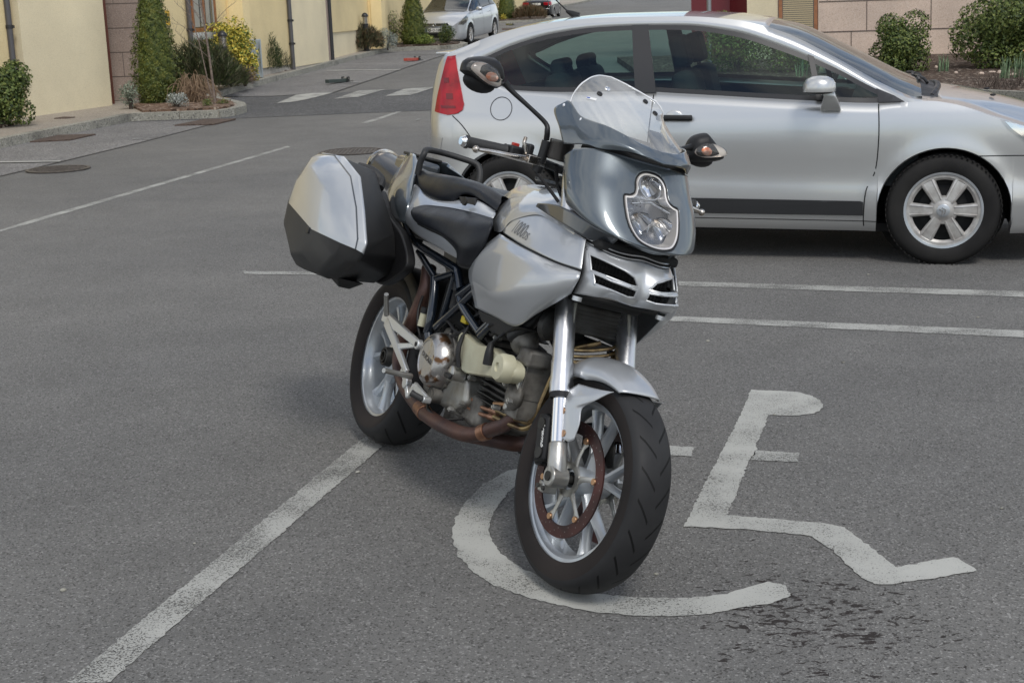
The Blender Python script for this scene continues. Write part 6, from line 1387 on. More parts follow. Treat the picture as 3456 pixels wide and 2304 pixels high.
for s_ in (1, -1):
    lid, shl = MB(), MB()
    for k in range(5):
        y0, P0 = SEC[k]; y1, P1 = SEC[k+1]
        for j in range(12):
            j2 = (j+1) % 12; vs = [(P0[j][0], y0*s_, P0[j][1]), (P0[j2][0], y0*s_, P0[j2][1]), (P1[j2][0], y1*s_, P1[j2][1]), (P1[j][0], y1*s_, P1[j][1])]
            up_ = j in (10, 11, 0, 1, 2, 3, 4); (lid if up_ and k >= 1 else shl).add(vs, [(0, 1, 2, 3)])
    y, P = SEC[5]
    lid.add([(P[j][0], y*s_, P[j][1]) for j in (10, 11, 0, 1, 2, 3, 4, 5)], [tuple(range(8))]); shl.add([(P[j][0], y*s_, P[j][1]) for j in (5, 6, 7, 8, 9, 10)], [tuple(range(6))])
    y, P = SEC[0]; shl.add([(a, y*s_, b) for a, b in P], [tuple(range(12))])
    po = shl.build('pannier', M['plasticm'], bike, sharp=60, bevel=.012, segs=4)
    lo_ = lid.build('pannier_lid', silver, po, sharp=60, bevel=.012, segs=4)
    m = MB(); P = [(a, (SEC[3][0]-.0005)*s_, b) for a, b in [SEC[3][1][j] for j in (0, 1, 2, 3, 4, 5)]]; m.tube(P, .0028, 6); m.build('lid_seam', M['slatedark'], po)
    m = MB(); m.tube([(-.24, -.26*s_, .955), (-.20, -.22*s_, .953), (-.172, -.19*s_, .930), (-.14, -.20*s_, .90)], .018, 10, sub=4); m.build('carry_handle', M['plasticm'], po)
    m = MB(); m.box((.062, -.486*s_, .705), (.03, .012, .022)); m.build('pannier_latch', M['plastic'], po, bevel=.003)
    m = MB(); m.add([(.10, -.40*s_, .575), (.22, -.40*s_, .58), (.17, -.37*s_, .545), (.10, -.30*s_, .575), (.22, -.30*s_, .58), (.17, -.33*s_, .545)], [(0, 1, 2), (3, 5, 4), (0, 2, 5, 3), (1, 4, 5, 2), (0, 3, 4, 1)]); m.build('pannier_foot', M['plastic'], po, bevel=.004)
    m = MB(); bp_ = smooth_line([(x, 0, z) for x, y, z in B['rack_poly']], 3, True); n = len(bp_); V = [(q.x, -.20*s_, q.z) for q in bp_]+[(q.x, -.165*s_, q.z) for q in bp_]; m.add(V, [tuple(range(n)), tuple(range(2*n-1, n-1, -1))]+[(i, (i+1) % n, (i+1) % n+n, i+n) for i in range(n)]); m.build('pannier_bracket', M['plastic'], bike, bevel=.006, sharp=40)

# handlebars, levers, mirrors
def hand(s_):
    # s_=1 right-hand side as traced
    c = Vector((.985, -.335*s_, 1.117)); a_, b_ = [Vector(q) for q in ms(B['gripR'], s_)]
    m = MB(); m.tube([a_, a_.lerp(b_, .04), a_.lerp(b_, .06), b_.lerp(a_, .05), b_], [.0195, .0195, .0165, .0165, .020], 20); g = m.build('handlebar_grip', M['rubber'], bike)
    m = MB(); d_ = (a_-b_).normalized(); m.tube([a_, a_+d_*.006, a_+d_*.016], [.016, .017, .012], 18); m.build('bar_end', M['chrome'], g)
    m = MB(); m.tube([b_, Vector((1.000, -.19*s_, 1.118)), Vector((1.055, -.09*s_, 1.105)), Vector((1.075, 0, 1.10))], .0125, 14, sub=4); m.build('handlebar', M['plasticm'], bike)
    m = MB(); m.box(b_+Vector((.004, .035*s_, 0)), (.045, .06, .04)); m.box(b_+Vector((.012, .065*s_, .012)), (.05, .022, .05)); sw = m.build('switch_housing', M['plastic'], bike, bevel=.008, segs=3)
    m = MB(); m.box(b_+Vector((-.002, .030*s_, .024)), (.016, .02, .010)); m.build('switch', M['springred'], sw, bevel=.002)
    P = [Vector(q) for q in ms(B['leverR'], s_)]
    P = [Vector((1.055, -.392*s_, 1.098)), Vector((1.062, -.34*s_, 1.103)), Vector((1.062, -.28*s_, 1.106)), Vector((1.045, -.225*s_, 1.110))]
    m = MB(); m.tube(P, [.0055, .007, .0085, .011], 12, sub=4); m.ball(P[0], .0105); lv = m.build('lever', M['chromeworn'], bike)
    m = MB(); m.box((1.045, -.205*s_, 1.112), (.05, .055, .024)); m.tube([(1.03, -.225*s_, 1.125), (1.028, -.24*s_, 1.155), (1.02, -.235*s_, 1.17)], .006, 8); m.build('lever_perch', M['chromeworn'], bike, bevel=.006)
    m = MB(); m.tube([(1.05, -.19*s_, 1.085), (1.06, -.188*s_, 1.13), (1.062, -.188*s_, 1.175)], [.017, .014, .014], 12); m.build('mirror_clamp', M['plastic'], bike)
    m = MB(); m.lathe([(0, 0), (.031, 0), (.034, .006), (.034, .045), (.036, .048), (.036, .057), (0, .058)], 24, Matrix.Translation((1.085, -.150*s_, 1.128)) @ Matrix.Rotation(pi/2, 4, 'X') @ Matrix.Scale(1, 4, (0, 1, 0))); m.build('fluid_reservoir', M['reservoir'], bike)
    m = MB(); m.tube([(1.085, -.15*s_, 1.115), (1.07, -.12*s_, 1.06), (1.10, -.08*s_, .99)], .006, 8, sub=4); m.tube([(1.05, -.20*s_, 1.09), (1.10, -.14*s_, 1.03), (1.16, -.09*s_, .97)], .005, 8, sub=4); m.build('cable', M['plastic'], bike)
    # mirror
    if s_ == 1:
        st = [(1.062, -.190, 1.178), (1.068, -.197, 1.20), (1.060, -.205, 1.222), (1.040, -.255, 1.252), (1.015, -.312, 1.284), (1.005, -.335, 1.302)]; cen = Vector((.985, -.408, 1.312)); outl = [Vector(q) for q in B['mirRc']]
    else:
        st = [(1.070, .190, 1.178), (1.07, .20, 1.205), (1.05, .225, 1.235), (1.01, .29, 1.268), (.975, .345, 1.285)]; cen = Vector((.962, .405, 1.297)); outl = [Vector(q) for q in B['mirLc']]
    m = MB(); m.tube(st, [.0085, .0085, .007, .0065, .0075, .011], 12, sub=4); m.build('mirror_stalk', M['plastic'], bike)
    cc = sum(outl, Vector())/len(outl); O_ = smooth_line([Vector((cc.x, q.y, q.z)) for q in outl], 4, True); n = len(O_)
    V = []; lays = [(-.026, .60, -.003), (-.022, .93, -.002), (-.006, 1.0, 0), (.012, .99, 0), (.030, .86, .001), (.040, .66, .002), (.044, .35, .003)]
    for dx, sc, dz in lays: V += [(cc.x+dx+.10*(p.y-cc.y)*(-s_)*-1*.0, cc.y+(p.y-cc.y)*sc, cc.z+(p.z-cc.z)*sc+dz) for p in O_]
    F = [(k*n+i, k*n+(i+1) % n, (k+1)*n+(i+1) % n, (k+1)*n+i) for k in range(len(lays)-1) for i in range(n)]+[tuple(range(n)), tuple((len(lays)-1)*n+q for q in range(n-1, -1, -1))]
    R_ = Matrix.Translation(cc) @ Matrix.Rotation(radians(12)*s_, 4, 'Z') @ Matrix.Translation(-cc)
    m = MB(); m.add(V, F); m.xf(R_); mo = m.build('mirror', M['plastic'], bike, sharp=45)
    m = MB(); m.add([(cc.x-.0265, cc.y+(p.y-cc.y)*.85, cc.z+(p.z-cc.z)*.85-.004) for p in O_], [tuple(range(n))]); m.xf(R_); m.build('mirror_glass', M['mirrorglass'], mo)
    # bulge below the housing
    m = MB(); m.ball(cc+Vector((-.006, -.002*s_, -.026)), (.026, .052, .030)); m.build('mirror_back', M['plastic'], mo)
    lc = cc+Vector((.031, -.012*s_, -.004)); m = MB(); Lp = [(.068, .004), (.058, .022), (.030, .031), (0, .030), (-.030, .022), (-.052, .0), (-.058, -.016), (-.045, -.025), (-.015, -.026), (.02, -.017), (.05, -.006)]
    LS = .98 if s_ == 1 else .88; Lp = [(v.x, v.y) for v in smooth_line([(a*LS, b*LS, 0) for a, b in Lp], 3, True)]; n2 = len(Lp); V = []
    for dx, sc in ((-.006, 1.0), (.013, .96), (.021, .72), (.024, .35)): V += [(lc.x+dx, lc.y-s_*a*sc, lc.z+b*sc) for a, b in Lp]
    m.add(V, [(k*n2+i, k*n2+(i+1) % n2, (k+1)*n2+(i+1) % n2, (k+1)*n2+i) for k in range(3) for i in range(n2)]+[tuple(3*n2+q for q in range(n2))]); m.xf(R_); m.build('indicator_lens', M['indlens'], mo, sharp=60)
    m = MB(); m.add([(lc.x+.010, lc.y-s_*a*.93, lc.z+b*.93) for a, b in Lp], [tuple(range(n2))]); m.xf(R_); m.build('indicator_reflector', M['indref'], mo)
    m = MB(); m.ball(R_ @ (lc+Vector((.016, .012*s_, -.002))), (.007, .020, .013)); m.build('indicator_bulb', M['amber'], mo)
both(hand)
m = MB(); m.box((1.085, 0, 1.075), (.06, .25, .03)); m.box((1.16, 0, .90), (.06, .27, .035)); m.tube([(1.10, 0, 1.06), (1.19, 0, .86)], .03, 16); m.build('fork_yoke', M['plasticm'], bike, bevel=.008)

# ---- frame, engine, exhaust
tubes = {'tubeA': .0145, 'tubeB': .0125, 'tubeC': .012, 'tubeD': .015, 'tubeE': .011, 'tubeF': .0125, 'tubeG': .011, 'tubeH': .0125}
for s_ in (1, -1):
    m = MB()
    for k, r in tubes.items(): m.tube(ms(B[k], s_), r, 14, sub=4)
    m.tube(ms([(.50, -.145, .49), (.55, -.14, .42), (.60, -.13, .34)], s_), .016, 12); m.tube(ms([(.858, -.14, .571), (1.0, -.13, .70), (1.15, -.09, .86)], s_), .014, 12); m.tube(ms([(.665, -.15, .65), (.9, -.14, .80), (1.13, -.09, .92)], s_), .014, 12); m.tube(ms([(.76, -.15, .68), (.95, -.14, .69)], s_), .012, 12)
    m.build('frame_rail', M['frame'], bike, sharp=60)
m = MB(); m.box((.66, 0, .40), (.34, .24, .20)); m.box((.78, 0, .335), (.30, .22, .10)); m.box((.60, 0, .47), (.20, .20, .12)); m.build('crankcase', M['aludirty'], bike, bevel=.02, segs=3)
m = MB(); m.box((.98, 0, .46), (.30, .15, .15)); m.box((.74, 0, .62), (.17, .16, .30)); m.build('cylinder', M['aludirty'], bike, bevel=.015)
m = MB()
for i in range(9): m.box((.98, 0, .380+i*.018), (.20, .215, .004))
for i in range(7): m.box((.75, 0, .545+i*.024), (.205, .215, .0045), Matrix.Rotation(radians(8), 3, 'Y'))
m.build('cooling_fin', M['darkmetal'], bike, smooth=False)
m = MB(); m.box((1.115, 0, .465), (.095, .22, .17)); m.box((1.125, -.07, .50), (.08, .09, .12)); m.ball((1.13, -.112, .445), (.045, .022, .045)); m.box((1.10, 0, .40), (.08, .18, .05)); m.build('cylinder_head', M['aludirty'], bike, bevel=.018, segs=3)
m = MB(); m.box((1.135, -.116, .50), (.05, .016, .07)); m.tube([(1.11, -.11, .405), (1.11, -.125, .405)], .011, 12); m.tube([(1.14, -.12, .53), (1.14, -.13, .53)], .009, 12); m.build('valve_cover', M['alu'], bike, bevel=.006)
# clutch cover
cc_ = Matrix.Translation((.640, -.128, .430)) @ Matrix.Scale(-1, 4, (0, 1, 0))
m = MB(); m.lathe([(.092, 0), (.092, .022), (.090, .034), (.084, .050), (.076, .060), (.066, .066), (.060, .067), (.058, .0645), (0, .0645)], 56, cc_); clu = m.build('clutch_cover', M['cover'], bike, sharp=35)
m = MB(); m.lathe([(.092, 0), (.097, 0), (.097, .010), (.092, .010)], 56, cc_, closed=True)
for k in range(6): a = 2*pi*k/6+.3; m.tube([(.640+.094*cos(a), -.128, .430+.094*sin(a)), (.640+.094*cos(a), -.143, .430+.094*sin(a))], .0075, 10)
m.build('clutch_flange', M['aludirty'], clu)
Mx = Matrix.Translation((.640, -.1936, .432)) @ Matrix.Rotation(radians(10), 4, 'Y') @ Matrix.Rotation(pi/2, 4, 'X')
text_mesh('lettering', 'DUCATI', .024, Mx, M['aludirty'], clu, .0008)
# lower side cover
o_ = B['lowcase']; V = [(x, -.132, z) for x, y, z in o_]; V2 = [(x, -.06, z) for x, y, z in o_]; n = len(o_)
m = MB(); m.add(V+V2, [tuple(range(n)), tuple(range(2*n-1, n-1, -1))]+[(i, (i+1) % n, (i+1) % n+n, i+n) for i in range(n)]); m.build('side_cover', M['castcover'] if 'castcover' in M else M['alu'], bike, bevel=.014, segs=3)
m = MB(); m.tube([(.675, -.10, .325), (.675, -.165, .325)], .026, 20); m.tube([(.675, -.165, .325), (.675, -.168, .325)], .016, 18); m.build('sump_boss', M['aludirty'], bike)
m = MB(); m.tube([(.80, -.13, .425), (.80, -.172, .425), (.80, -.176, .425)], [.024, .022, .016], 20); fc = m.build('oil_filler', M['alu'], bike); m = MB(); m.box((.805, -.182, .415), (.045, .012, .016)); m.build('filler_tab', M['plastic'], fc, bevel=.004)
# belt cover
o_ = smooth_line([(x, 0, z) for x, y, z in B['belt_outline']], 3, True); n = len(o_)
m = MB(); lay = [(-.122, .97), (-.146, .97), (-.156, .95), (-.160, .88)]; cxx = sum(p.x for p in o_)/n; czz = sum(p.z for p in o_)/n
V = [(cxx+(p.x-cxx)*sc, yy, czz+(p.z-czz)*sc) for yy, sc in lay for p in o_]
m.add(V, [(k*n+i, k*n+(i+1) % n, (k+1)*n+(i+1) % n, (k+1)*n+i) for k in range(3) for i in range(n)]+[tuple(3*n+q for q in range(n))]); bc = m.build('belt_cover', M['cream'], bike, sharp=40, solid=0)
bx_ = [p for p in o_ if p.x > cxx+.10]; ex = sum(p.x for p in bx_)/len(bx_)-.012; ez = sum(p.z for p in bx_)/len(bx_)
m = MB(); m.lathe([(.042, 0), (.042, .030), (.036, .040), (.014, .042), (.012, .036), (0, .036)], 36, Matrix.Translation((ex-.01, -.150, ez)) @ Matrix.Scale(-1, 4, (0, 1, 0))); m.build('pulley_dome', M['cream'], bc, sharp=40)
m = MB(); hx = [(-.046, -.014), (-.030, -.026), (.030, -.026), (.046, -.012), (.046, .012), (.030, .026), (-.046, .026)]; m.tube([(cxx-.075+a*.8, -.1585, czz+.004+b*.8) for a, b in hx+[hx[0]]], .0018, 6); m.build('cover_panel', M['cream'], bc)
text_mesh('lettering', 'DS 1000', .015, Matrix.Translation((cxx-.075, -.1585, czz+.004)) @ Matrix.Rotation(radians(6), 4, 'Y') @ Matrix.Rotation(pi/2, 4, 'X'), M['creamd'] if 'creamd' in M else M['cream'], bc, .0012)
m = MB(); m.tube([(1.02, -.165, .505), (1.02, -.172, .54), (1.01, -.168, .565)], [.018, .013, .009], 12, sub=3); m.tube([(1.01, -.168, .565), (1.03, -.15, .60), (1.03, -.11, .64)], .005, 8, sub=4); m.build('plug_cap', M['plastic'], bike)
m = MB(); m.tube([(.83, -.165, .45), (.815, -.175, .50), (.80, -.165, .545)], [.007, .009, .006], 10, sub=4); m.tube([(.80, -.165, .545), (.78, -.14, .58), (.74, -.10, .60)], .0045, 8, sub=3); m.build('cable', M['plastic'], bike)
for i, (x, y, z) in enumerate(((.60, -.125, .335), (.86, -.125, .43), (.845, -.125, .345), (.79, -.13, .31), (.72, -.13, .39), (1.10, -.128, .47), (1.15, -.128, .43), (1.07, -.128, .39), (.93, -.11, .575), (.74, -.13, .50))):
    m = MB(); m.tube([(x, y+.01, z), (x, y-.012, z)], .0085, 6); m.tube([(x, y-.012, z), (x, y-.016, z)], .005, 6); m.build('engine_bolt', M['alu'], bike, sharp=25)
m = MB(); m.tube([(1.06, -.13, .60), (1.10, -.12, .64), (1.12, -.09, .70)], [.022, .020, .018], 14, sub=4); m.build('intake_stub', M['plastic'], bike)
m = MB(); m.ball((1.08, -.10, .60), (.055, .04, .045)); m.box((1.15, -.09, .565), (.07, .08, .05)); m.build('head_cover', M['aludirty'], bike, bevel=.01)
for pts in ([(.88, -.13, .58), (.94, -.15, .61), (1.02, -.14, .63), (1.10, -.10, .66)], [(.55, -.13, .52), (.62, -.15, .56), (.72, -.145, .54), (.80, -.14, .58)], [(.70, -.12, .68), (.78, -.14, .64), (.86, -.13, .66)], [(.34, -.13, .60), (.38, -.15, .54), (.42, -.14, .47), (.50, -.13, .44)], [(.60, -.13, .30), (.66, -.15, .27), (.76, -.13, .27), (.86, -.12, .30)]):
    m = MB(); m.tube(pts, .0045, 8, sub=6); m.build('cable', M['plastic'], bike)
# upper clutter inside the frame
m = MB(); m.tube([(.60, -.12, .60), (.605, -.12, .655), (.605, -.12, .66)], [.022, .024, .028], 16); m.tube([(.605, -.12, .66), (.605, -.12, .685)], .031, 16); m.build('fluid_bottle', M['plastic'], bike)
m = MB(); m.tube([(.41, -.14, .50), (.41, -.14, .545)], .013, 12); bf = m.build('brake_reservoir', M['cream'], bike); m = MB(); m.tube([(.41, -.14, .545), (.41, -.14, .565)], .015, 12); m.build('reservoir_cap', M['plastic'], bf)
m = MB(); m.box((.50, 0, .64), (.20, .16, .22)); m.box((.68, 0, .74), (.40, .20, .14)); m.box((.95, 0, .72), (.26, .20, .18)); m.tube([(.42, -.06, .45), (.42, -.06, .68)], .028, 14); m.build('airbox', M['dark'], bike, bevel=.02)
m = MB(); m.box((.72, -.13, .585), (.04, .02, .022)); m.build('connector', mat('yellow_connector', (.55, .42, .02), .5), bike, bevel=.003)
for k_, (x, z) in enumerate(((.62, .55), (.70, .62), (.80, .60), (.90, .62))):
    m = MB(); m.tube([(x, -.12, z), (x+.05, -.14, z-.03), (x+.12, -.12, z+.02), (x+.18, -.10, z+.07)], .005, 8, sub=5); m.build('cable', M['plastic'], bike)
# oil cooler, horn and pipes between the fork legs
m = MB(); m.box((1.245, .02, .715), (.035, .20, .085)); oc = m.build('oil_cooler', M['darkmetal'], bike, bevel=.004)
m = MB()
for i in range(7): m.box((1.265, .02, .682+i*.011), (.010, .19, .003))
m.build('cooler_fin', M['darkmetal'], oc, smooth=False)
m = MB(); m.lathe([(0, 0), (.044, 0), (.048, .006), (.044, .02), (.02, .034), (0, .034)], 28, Matrix.Translation((1.20, -.105, .675)) @ Matrix.Rotation(radians(-70), 4, 'Z')); m.build('horn', M['darkmetal'], bike)
for n_, q in (('brass1', 0), ('brass2', 0)):
    m = MB(); m.tube([Vector(p)+Vector((-.03, .0, 0)) for p in B[n_]]+[Vector((1.21, -.03, .60)), Vector((1.25, .05, .66))], .0075, 10, sub=5); m.build('oil_pipe', M['brass'], bike)
for dz in (0, -.018, -.034):
    m = MB(); m.tube([(1.27, -.09, .62+dz), (1.285, 0, .635+dz), (1.27, .09, .66+dz), (1.22, .13, .69)], .0055, 8, sub=5); m.build('oil_hose', M['brass'], bike)
m = MB(); m.tube([(1.22, .10, .64), (1.27, .14, .60), (1.28, .12, .565), (1.24, .08, .56), (1.20, .05, .58)], .009, 10, sub=5); m.build('hose_loop', M['plastic'], bike)
m = MB(); m.box((1.20, 0, .76), (.12, .24, .07)); m.box((1.30, 0, .79), (.16, .26, .02)); m.build('fairing_floor', M['dark'], bike, bevel=.01)
for n_ in ('oil1', 'oil2'):
    m = MB(); P = [Vector(p) for p in B[n_]]; m.tube(P, .0065, 10, sub=5); m.tube([P[-1]-(P[-1]-P[-2]).normalized()*.045, P[-1]], .010, 10); m.tube([P[0], P[0].lerp(P[1], .3)], .011, 10); m.build('oil_line', M['copper'], bike)
# exhaust
HP = [Vector(p) for p in B['header']]
m = MB(); m.tube(HP, [.0225]*5+[.024]*6+[.026]*5, 20, sub=6); ex_ = m.build('exhaust_header', M['exhaust'], bike, sharp=60)
def collar(a, b, r, m_, nm='exhaust_clamp'): k = MB(); k.tube([a, b], r, 22); k.build(nm, M[m_], ex_, bevel=.001)
collar(HP[4].lerp(HP[3], .15), HP[4].lerp(HP[3], .75), .0262, 'copper'); collar(HP[8].lerp(HP[7], .5), HP[8].lerp(HP[7], .95), .0268, 'copper')
k = MB(); k.box(HP[0]+Vector((.002, -.020, .006)), (.085, .080, .014), Matrix.Rotation(radians(-12), 3, 'Y')); k.build('exhaust_flange', M['bronze'], ex_, bevel=.005)
m = MB(); m.tube([HP[5], (.95, .05, .27), (.85, .10, .30), (.80, .09, .50)], .024, 16, sub=5); m.build('rear_header', M['exhaust'], bike)
m = MB(); m.box((.75, .0, .27), (.22, .18, .05)); m.build('sump', M['aludirty'], bike, bevel=.012)
# foot-rest hangers
def bar(m, a, b, w0, w1, th, yo=0):
    a, b = Vector(a), Vector(b); t = (b-a).normalized(); n_ = Vector((0, 1, 0)).cross(t).normalized(); V = []
    for p, w_ in ((a, w0), (b, w1)):
        for dn in (-w_/2, w_/2):
            for dy in (-th/2, th/2): V.append(p+n_*dn+Vector((0, dy+yo, 0)))
    m.add(V, [(0, 1, 3, 2), (4, 6, 7, 5), (0, 4, 5, 1), (2, 3, 7, 6), (0, 2, 6, 4), (1, 5, 7, 3)])
for s_ in (1, -1):
    g = lambda n_: ms(B[n_], s_)
    m = MB()
    bar(m, g('br1')[0], g('br1')[1], .040, .026, .016); bar(m, g('br2')[0], g('br2')[1], .040, .022, .014); bar(m, g('br3')[0], g('br3')[1], .022, .016, .012)
    bar(m, g('br4')[0], g('br4')[1], .024, .022, .014); bar(m, g('br4')[1], g('br4')[2], .022, .016, .014); bar(m, g('br5')[0], g('br5')[1], .016, .022, .012); bar(m, g('br5')[1], g('br5')[2], .026, .020, .012)
    m.tube([Vector(g('br1')[1])+Vector((0, -.010, 0)), Vector(g('br1')[1])+Vector((0, .010, 0))], .017, 18); m.tube([Vector(g('br4')[1])+Vector((0, -.01, 0)), Vector(g('br4')[1])+Vector((0, .01, 0))], .02, 18)
    m.tube([Vector(g('br5')[2])+Vector((0, -.02*s_, 0)), Vector(g('br5')[2])+Vector((0, .008*s_, 0))], .011, 14); fh_ = m.build('footrest_hanger', M['alusat'], bike, bevel=.003, sharp=35)
    m = MB(); m.tube(g('peg_low'), [.008, .010, .010], 12); m.build('rider_footrest', M['alu'], fh_); m = MB(); m.tube(g('peg_top'), [.008, .0085, .009], 12); m.build('passenger_footrest', M['alu'], fh_)
    m = MB(); m.tube([Vector(g('br5')[2])+Vector((0, -.02*s_, 0)), Vector(g('br5')[2])+Vector((-.02, -.055*s_, .01))], .010, 12); m.build('pedal_tip', M['rubber'], fh_)
    m = MB(); m.tube([Vector(g('br1')[1])+Vector((0, -.0105*s_, 0)), Vector(g('br1')[1])+Vector((0, -.012*s_, 0))], .008, 14); m.build('hanger_bolt', M['dark'], fh_)
# single-sided swingarm on the left, shock, hugger, chain guard
m = MB(); m.tube([(.60, .10, .335), (.42, .125, .34), (.25, .15, .345), (.05, .135, .325), (0, .11, .315)], [.045, .05, .048, .05, .075], 18, sub=4); m.tube([(.56, -.10, .36), (.60, 0, .34), (.58, .11, .36)], .038, 16); m.tube([(.45, .08, .42), (.25, .10, .46), (.05, .12, .42)], .018, 12, sub=3); m.build('swingarm', M['alusat'], bike)
m = MB(); m.tube([(.44, .0, .36), (.50, 0, .72)], .024, 14)
for i in range(9): m.tube([(.44+.0065*i+.038*cos(t), .038*sin(t), .40+.034*i+.034*t/(2*pi)) for t in [2*pi*k/10 for k in range(11)]], .006, 8)
m.build('rear_shock', M['darkmetal'], bike)
V = []; n = 18
for i in range(n+1):
    a = radians(30+70*i/n)
    for y in (-.10, -.085, -.04, 0, .04, .085, .10): V.append((.335*cos(a)*(1-.10*(abs(y) > .09)), y, .315+.338*sin(a)*(1-.10*(abs(y) > .09))))
m = MB(); m.add(V, [(i*7+j, i*7+j+1, (i+1)*7+j+1, (i+1)*7+j) for i in range(n) for j in range(6)]); m.build('rear_hugger', M['plastic'], bike, solid=.004)
m = MB(); m.box((-.30, 0, .80), (.10, .16, .16), Matrix.Rotation(radians(20), 3, 'Y')); m.box((-.02, 0, .80), (.5, .20, .07)); m.build('undertray', M['plastic'], bike, bevel=.012)
# side stand
m = MB(); P = [(.70, .12, .27), (.735, .17, .215), (.77, .27, .10), (.80, .335, -.075)]
m = MB(); m.tube(P, [.014, .012, .010, .010], 12); m.box((.81, .345, -.092), (.07, .05, .012), Matrix.Rotation(-.3198, 3, 'X')); sd = m.build('side_stand', M['plastic'], bike)
m = MB()
Ps = [Vector((.73, .10, .27)).lerp(Vector((.775, .21, .16)), i/60)+Vector((.008*cos(i*.9), .004*sin(i*.9), .008*sin(i*.9))) for i in range(61)]; m.tube(Ps, .0022, 6); m.build('stand_spring', M['darkmetal'], sd)

# ================================================================ PLANTS AND SMALL STREET THINGS
def leafmat(name, a, b, c, rough=.55, scale=14):
    m = bpy.data.materials.new(name); m.use_nodes = True; t = m.node_tree; bs = t.nodes['Principled BSDF']; N = t.nodes.new; l = t.links.new
    g = N('ShaderNodeNewGeometry'); n = N('ShaderNodeTexNoise'); n.inputs['Scale'].default_value = scale; n.inputs['Detail'].default_value = 4; l(g.outputs['Position'], n.inputs['Vector'])
    r = N('ShaderNodeValToRGB'); r.color_ramp.elements[0].position = .36; r.color_ramp.elements[1].position = .64
    r.color_ramp.elements[0].color = (*a, 1); r.color_ramp.elements[1].color = (*c, 1); e = r.color_ramp.elements.new(.5); e.color = (*b, 1)
    l(n.outputs['Fac'], r.inputs[0]); l(r.outputs[0], bs.inputs['Base Color']); bs.inputs['Roughness'].default_value = rough; bs.inputs['Specular IOR Level'].default_value = .3
    return m
LM = {
 'conifer': leafmat('leaf_conifer', (.035, .052, .012), (.08, .105, .020), (.145, .15, .03)),
 'box': leafmat('leaf_box', (.045, .075, .018), (.10, .14, .032), (.21, .23, .065), scale=22),
 'darkgreen': leafmat('leaf_dark_green', (.02, .035, .012), (.045, .07, .02), (.09, .11, .035)),
 'gold': leafmat('leaf_golden', (.16, .16, .02), (.52, .42, .05), (.78, .62, .14), scale=26),
 'goldgreen': leafmat('leaf_green_of_golden_bush', (.06, .10, .015), (.12, .18, .03), (.3, .3, .06), scale=26),
 'broom': leafmat('leaf_broom', (.03, .036, .018), (.06, .065, .03), (.11, .10, .055)),
 'grey': leafmat('leaf_grey', (.16, .18, .16), (.30, .33, .30), (.48, .50, .46), scale=30),
 'greygreen': leafmat('leaf_grey_green', (.10, .13, .09), (.18, .22, .16), (.30, .32, .25), scale=30),
 'heather': leafmat('leaf_heather', (.09, .06, .055), (.16, .115, .10), (.24, .19, .17)),
 'brown': leafmat('leaf_brown', (.07, .045, .025), (.15, .095, .055), (.26, .18, .11)),
 'spear': leafmat('leaf_spear', (.10, .16, .09), (.16, .24, .13), (.26, .33, .2)),
}
M['bark'] = mat('bark_grey', (.22, .17, .14), .8, base2=(.12, .09, .075), vscale=30, bump=.5)
M['twig'] = mat('dead_twig', (.30, .21, .13), .8, base2=(.17, .11, .07), vscale=20)
M['barkdark'] = mat('bark_dark', (.06, .045, .035), .85)
def leaf(mb, p, nrm, size, asp, rng, mi=0):
    t = Vector((rng.gauss(0, 1), rng.gauss(0, 1), rng.gauss(0, 1))); u = t-nrm*t.dot(nrm)
    u = u.normalized() if u.length > 1e-4 else nrm.orthogonal().normalized(); w = nrm.cross(u)
    a, b = u*size*asp, w*size
    mb.add([p-a, p-b*.5+a*.1, p+a, p+b*.5+a*.1], [(0, 1, 2, 3)], mi)
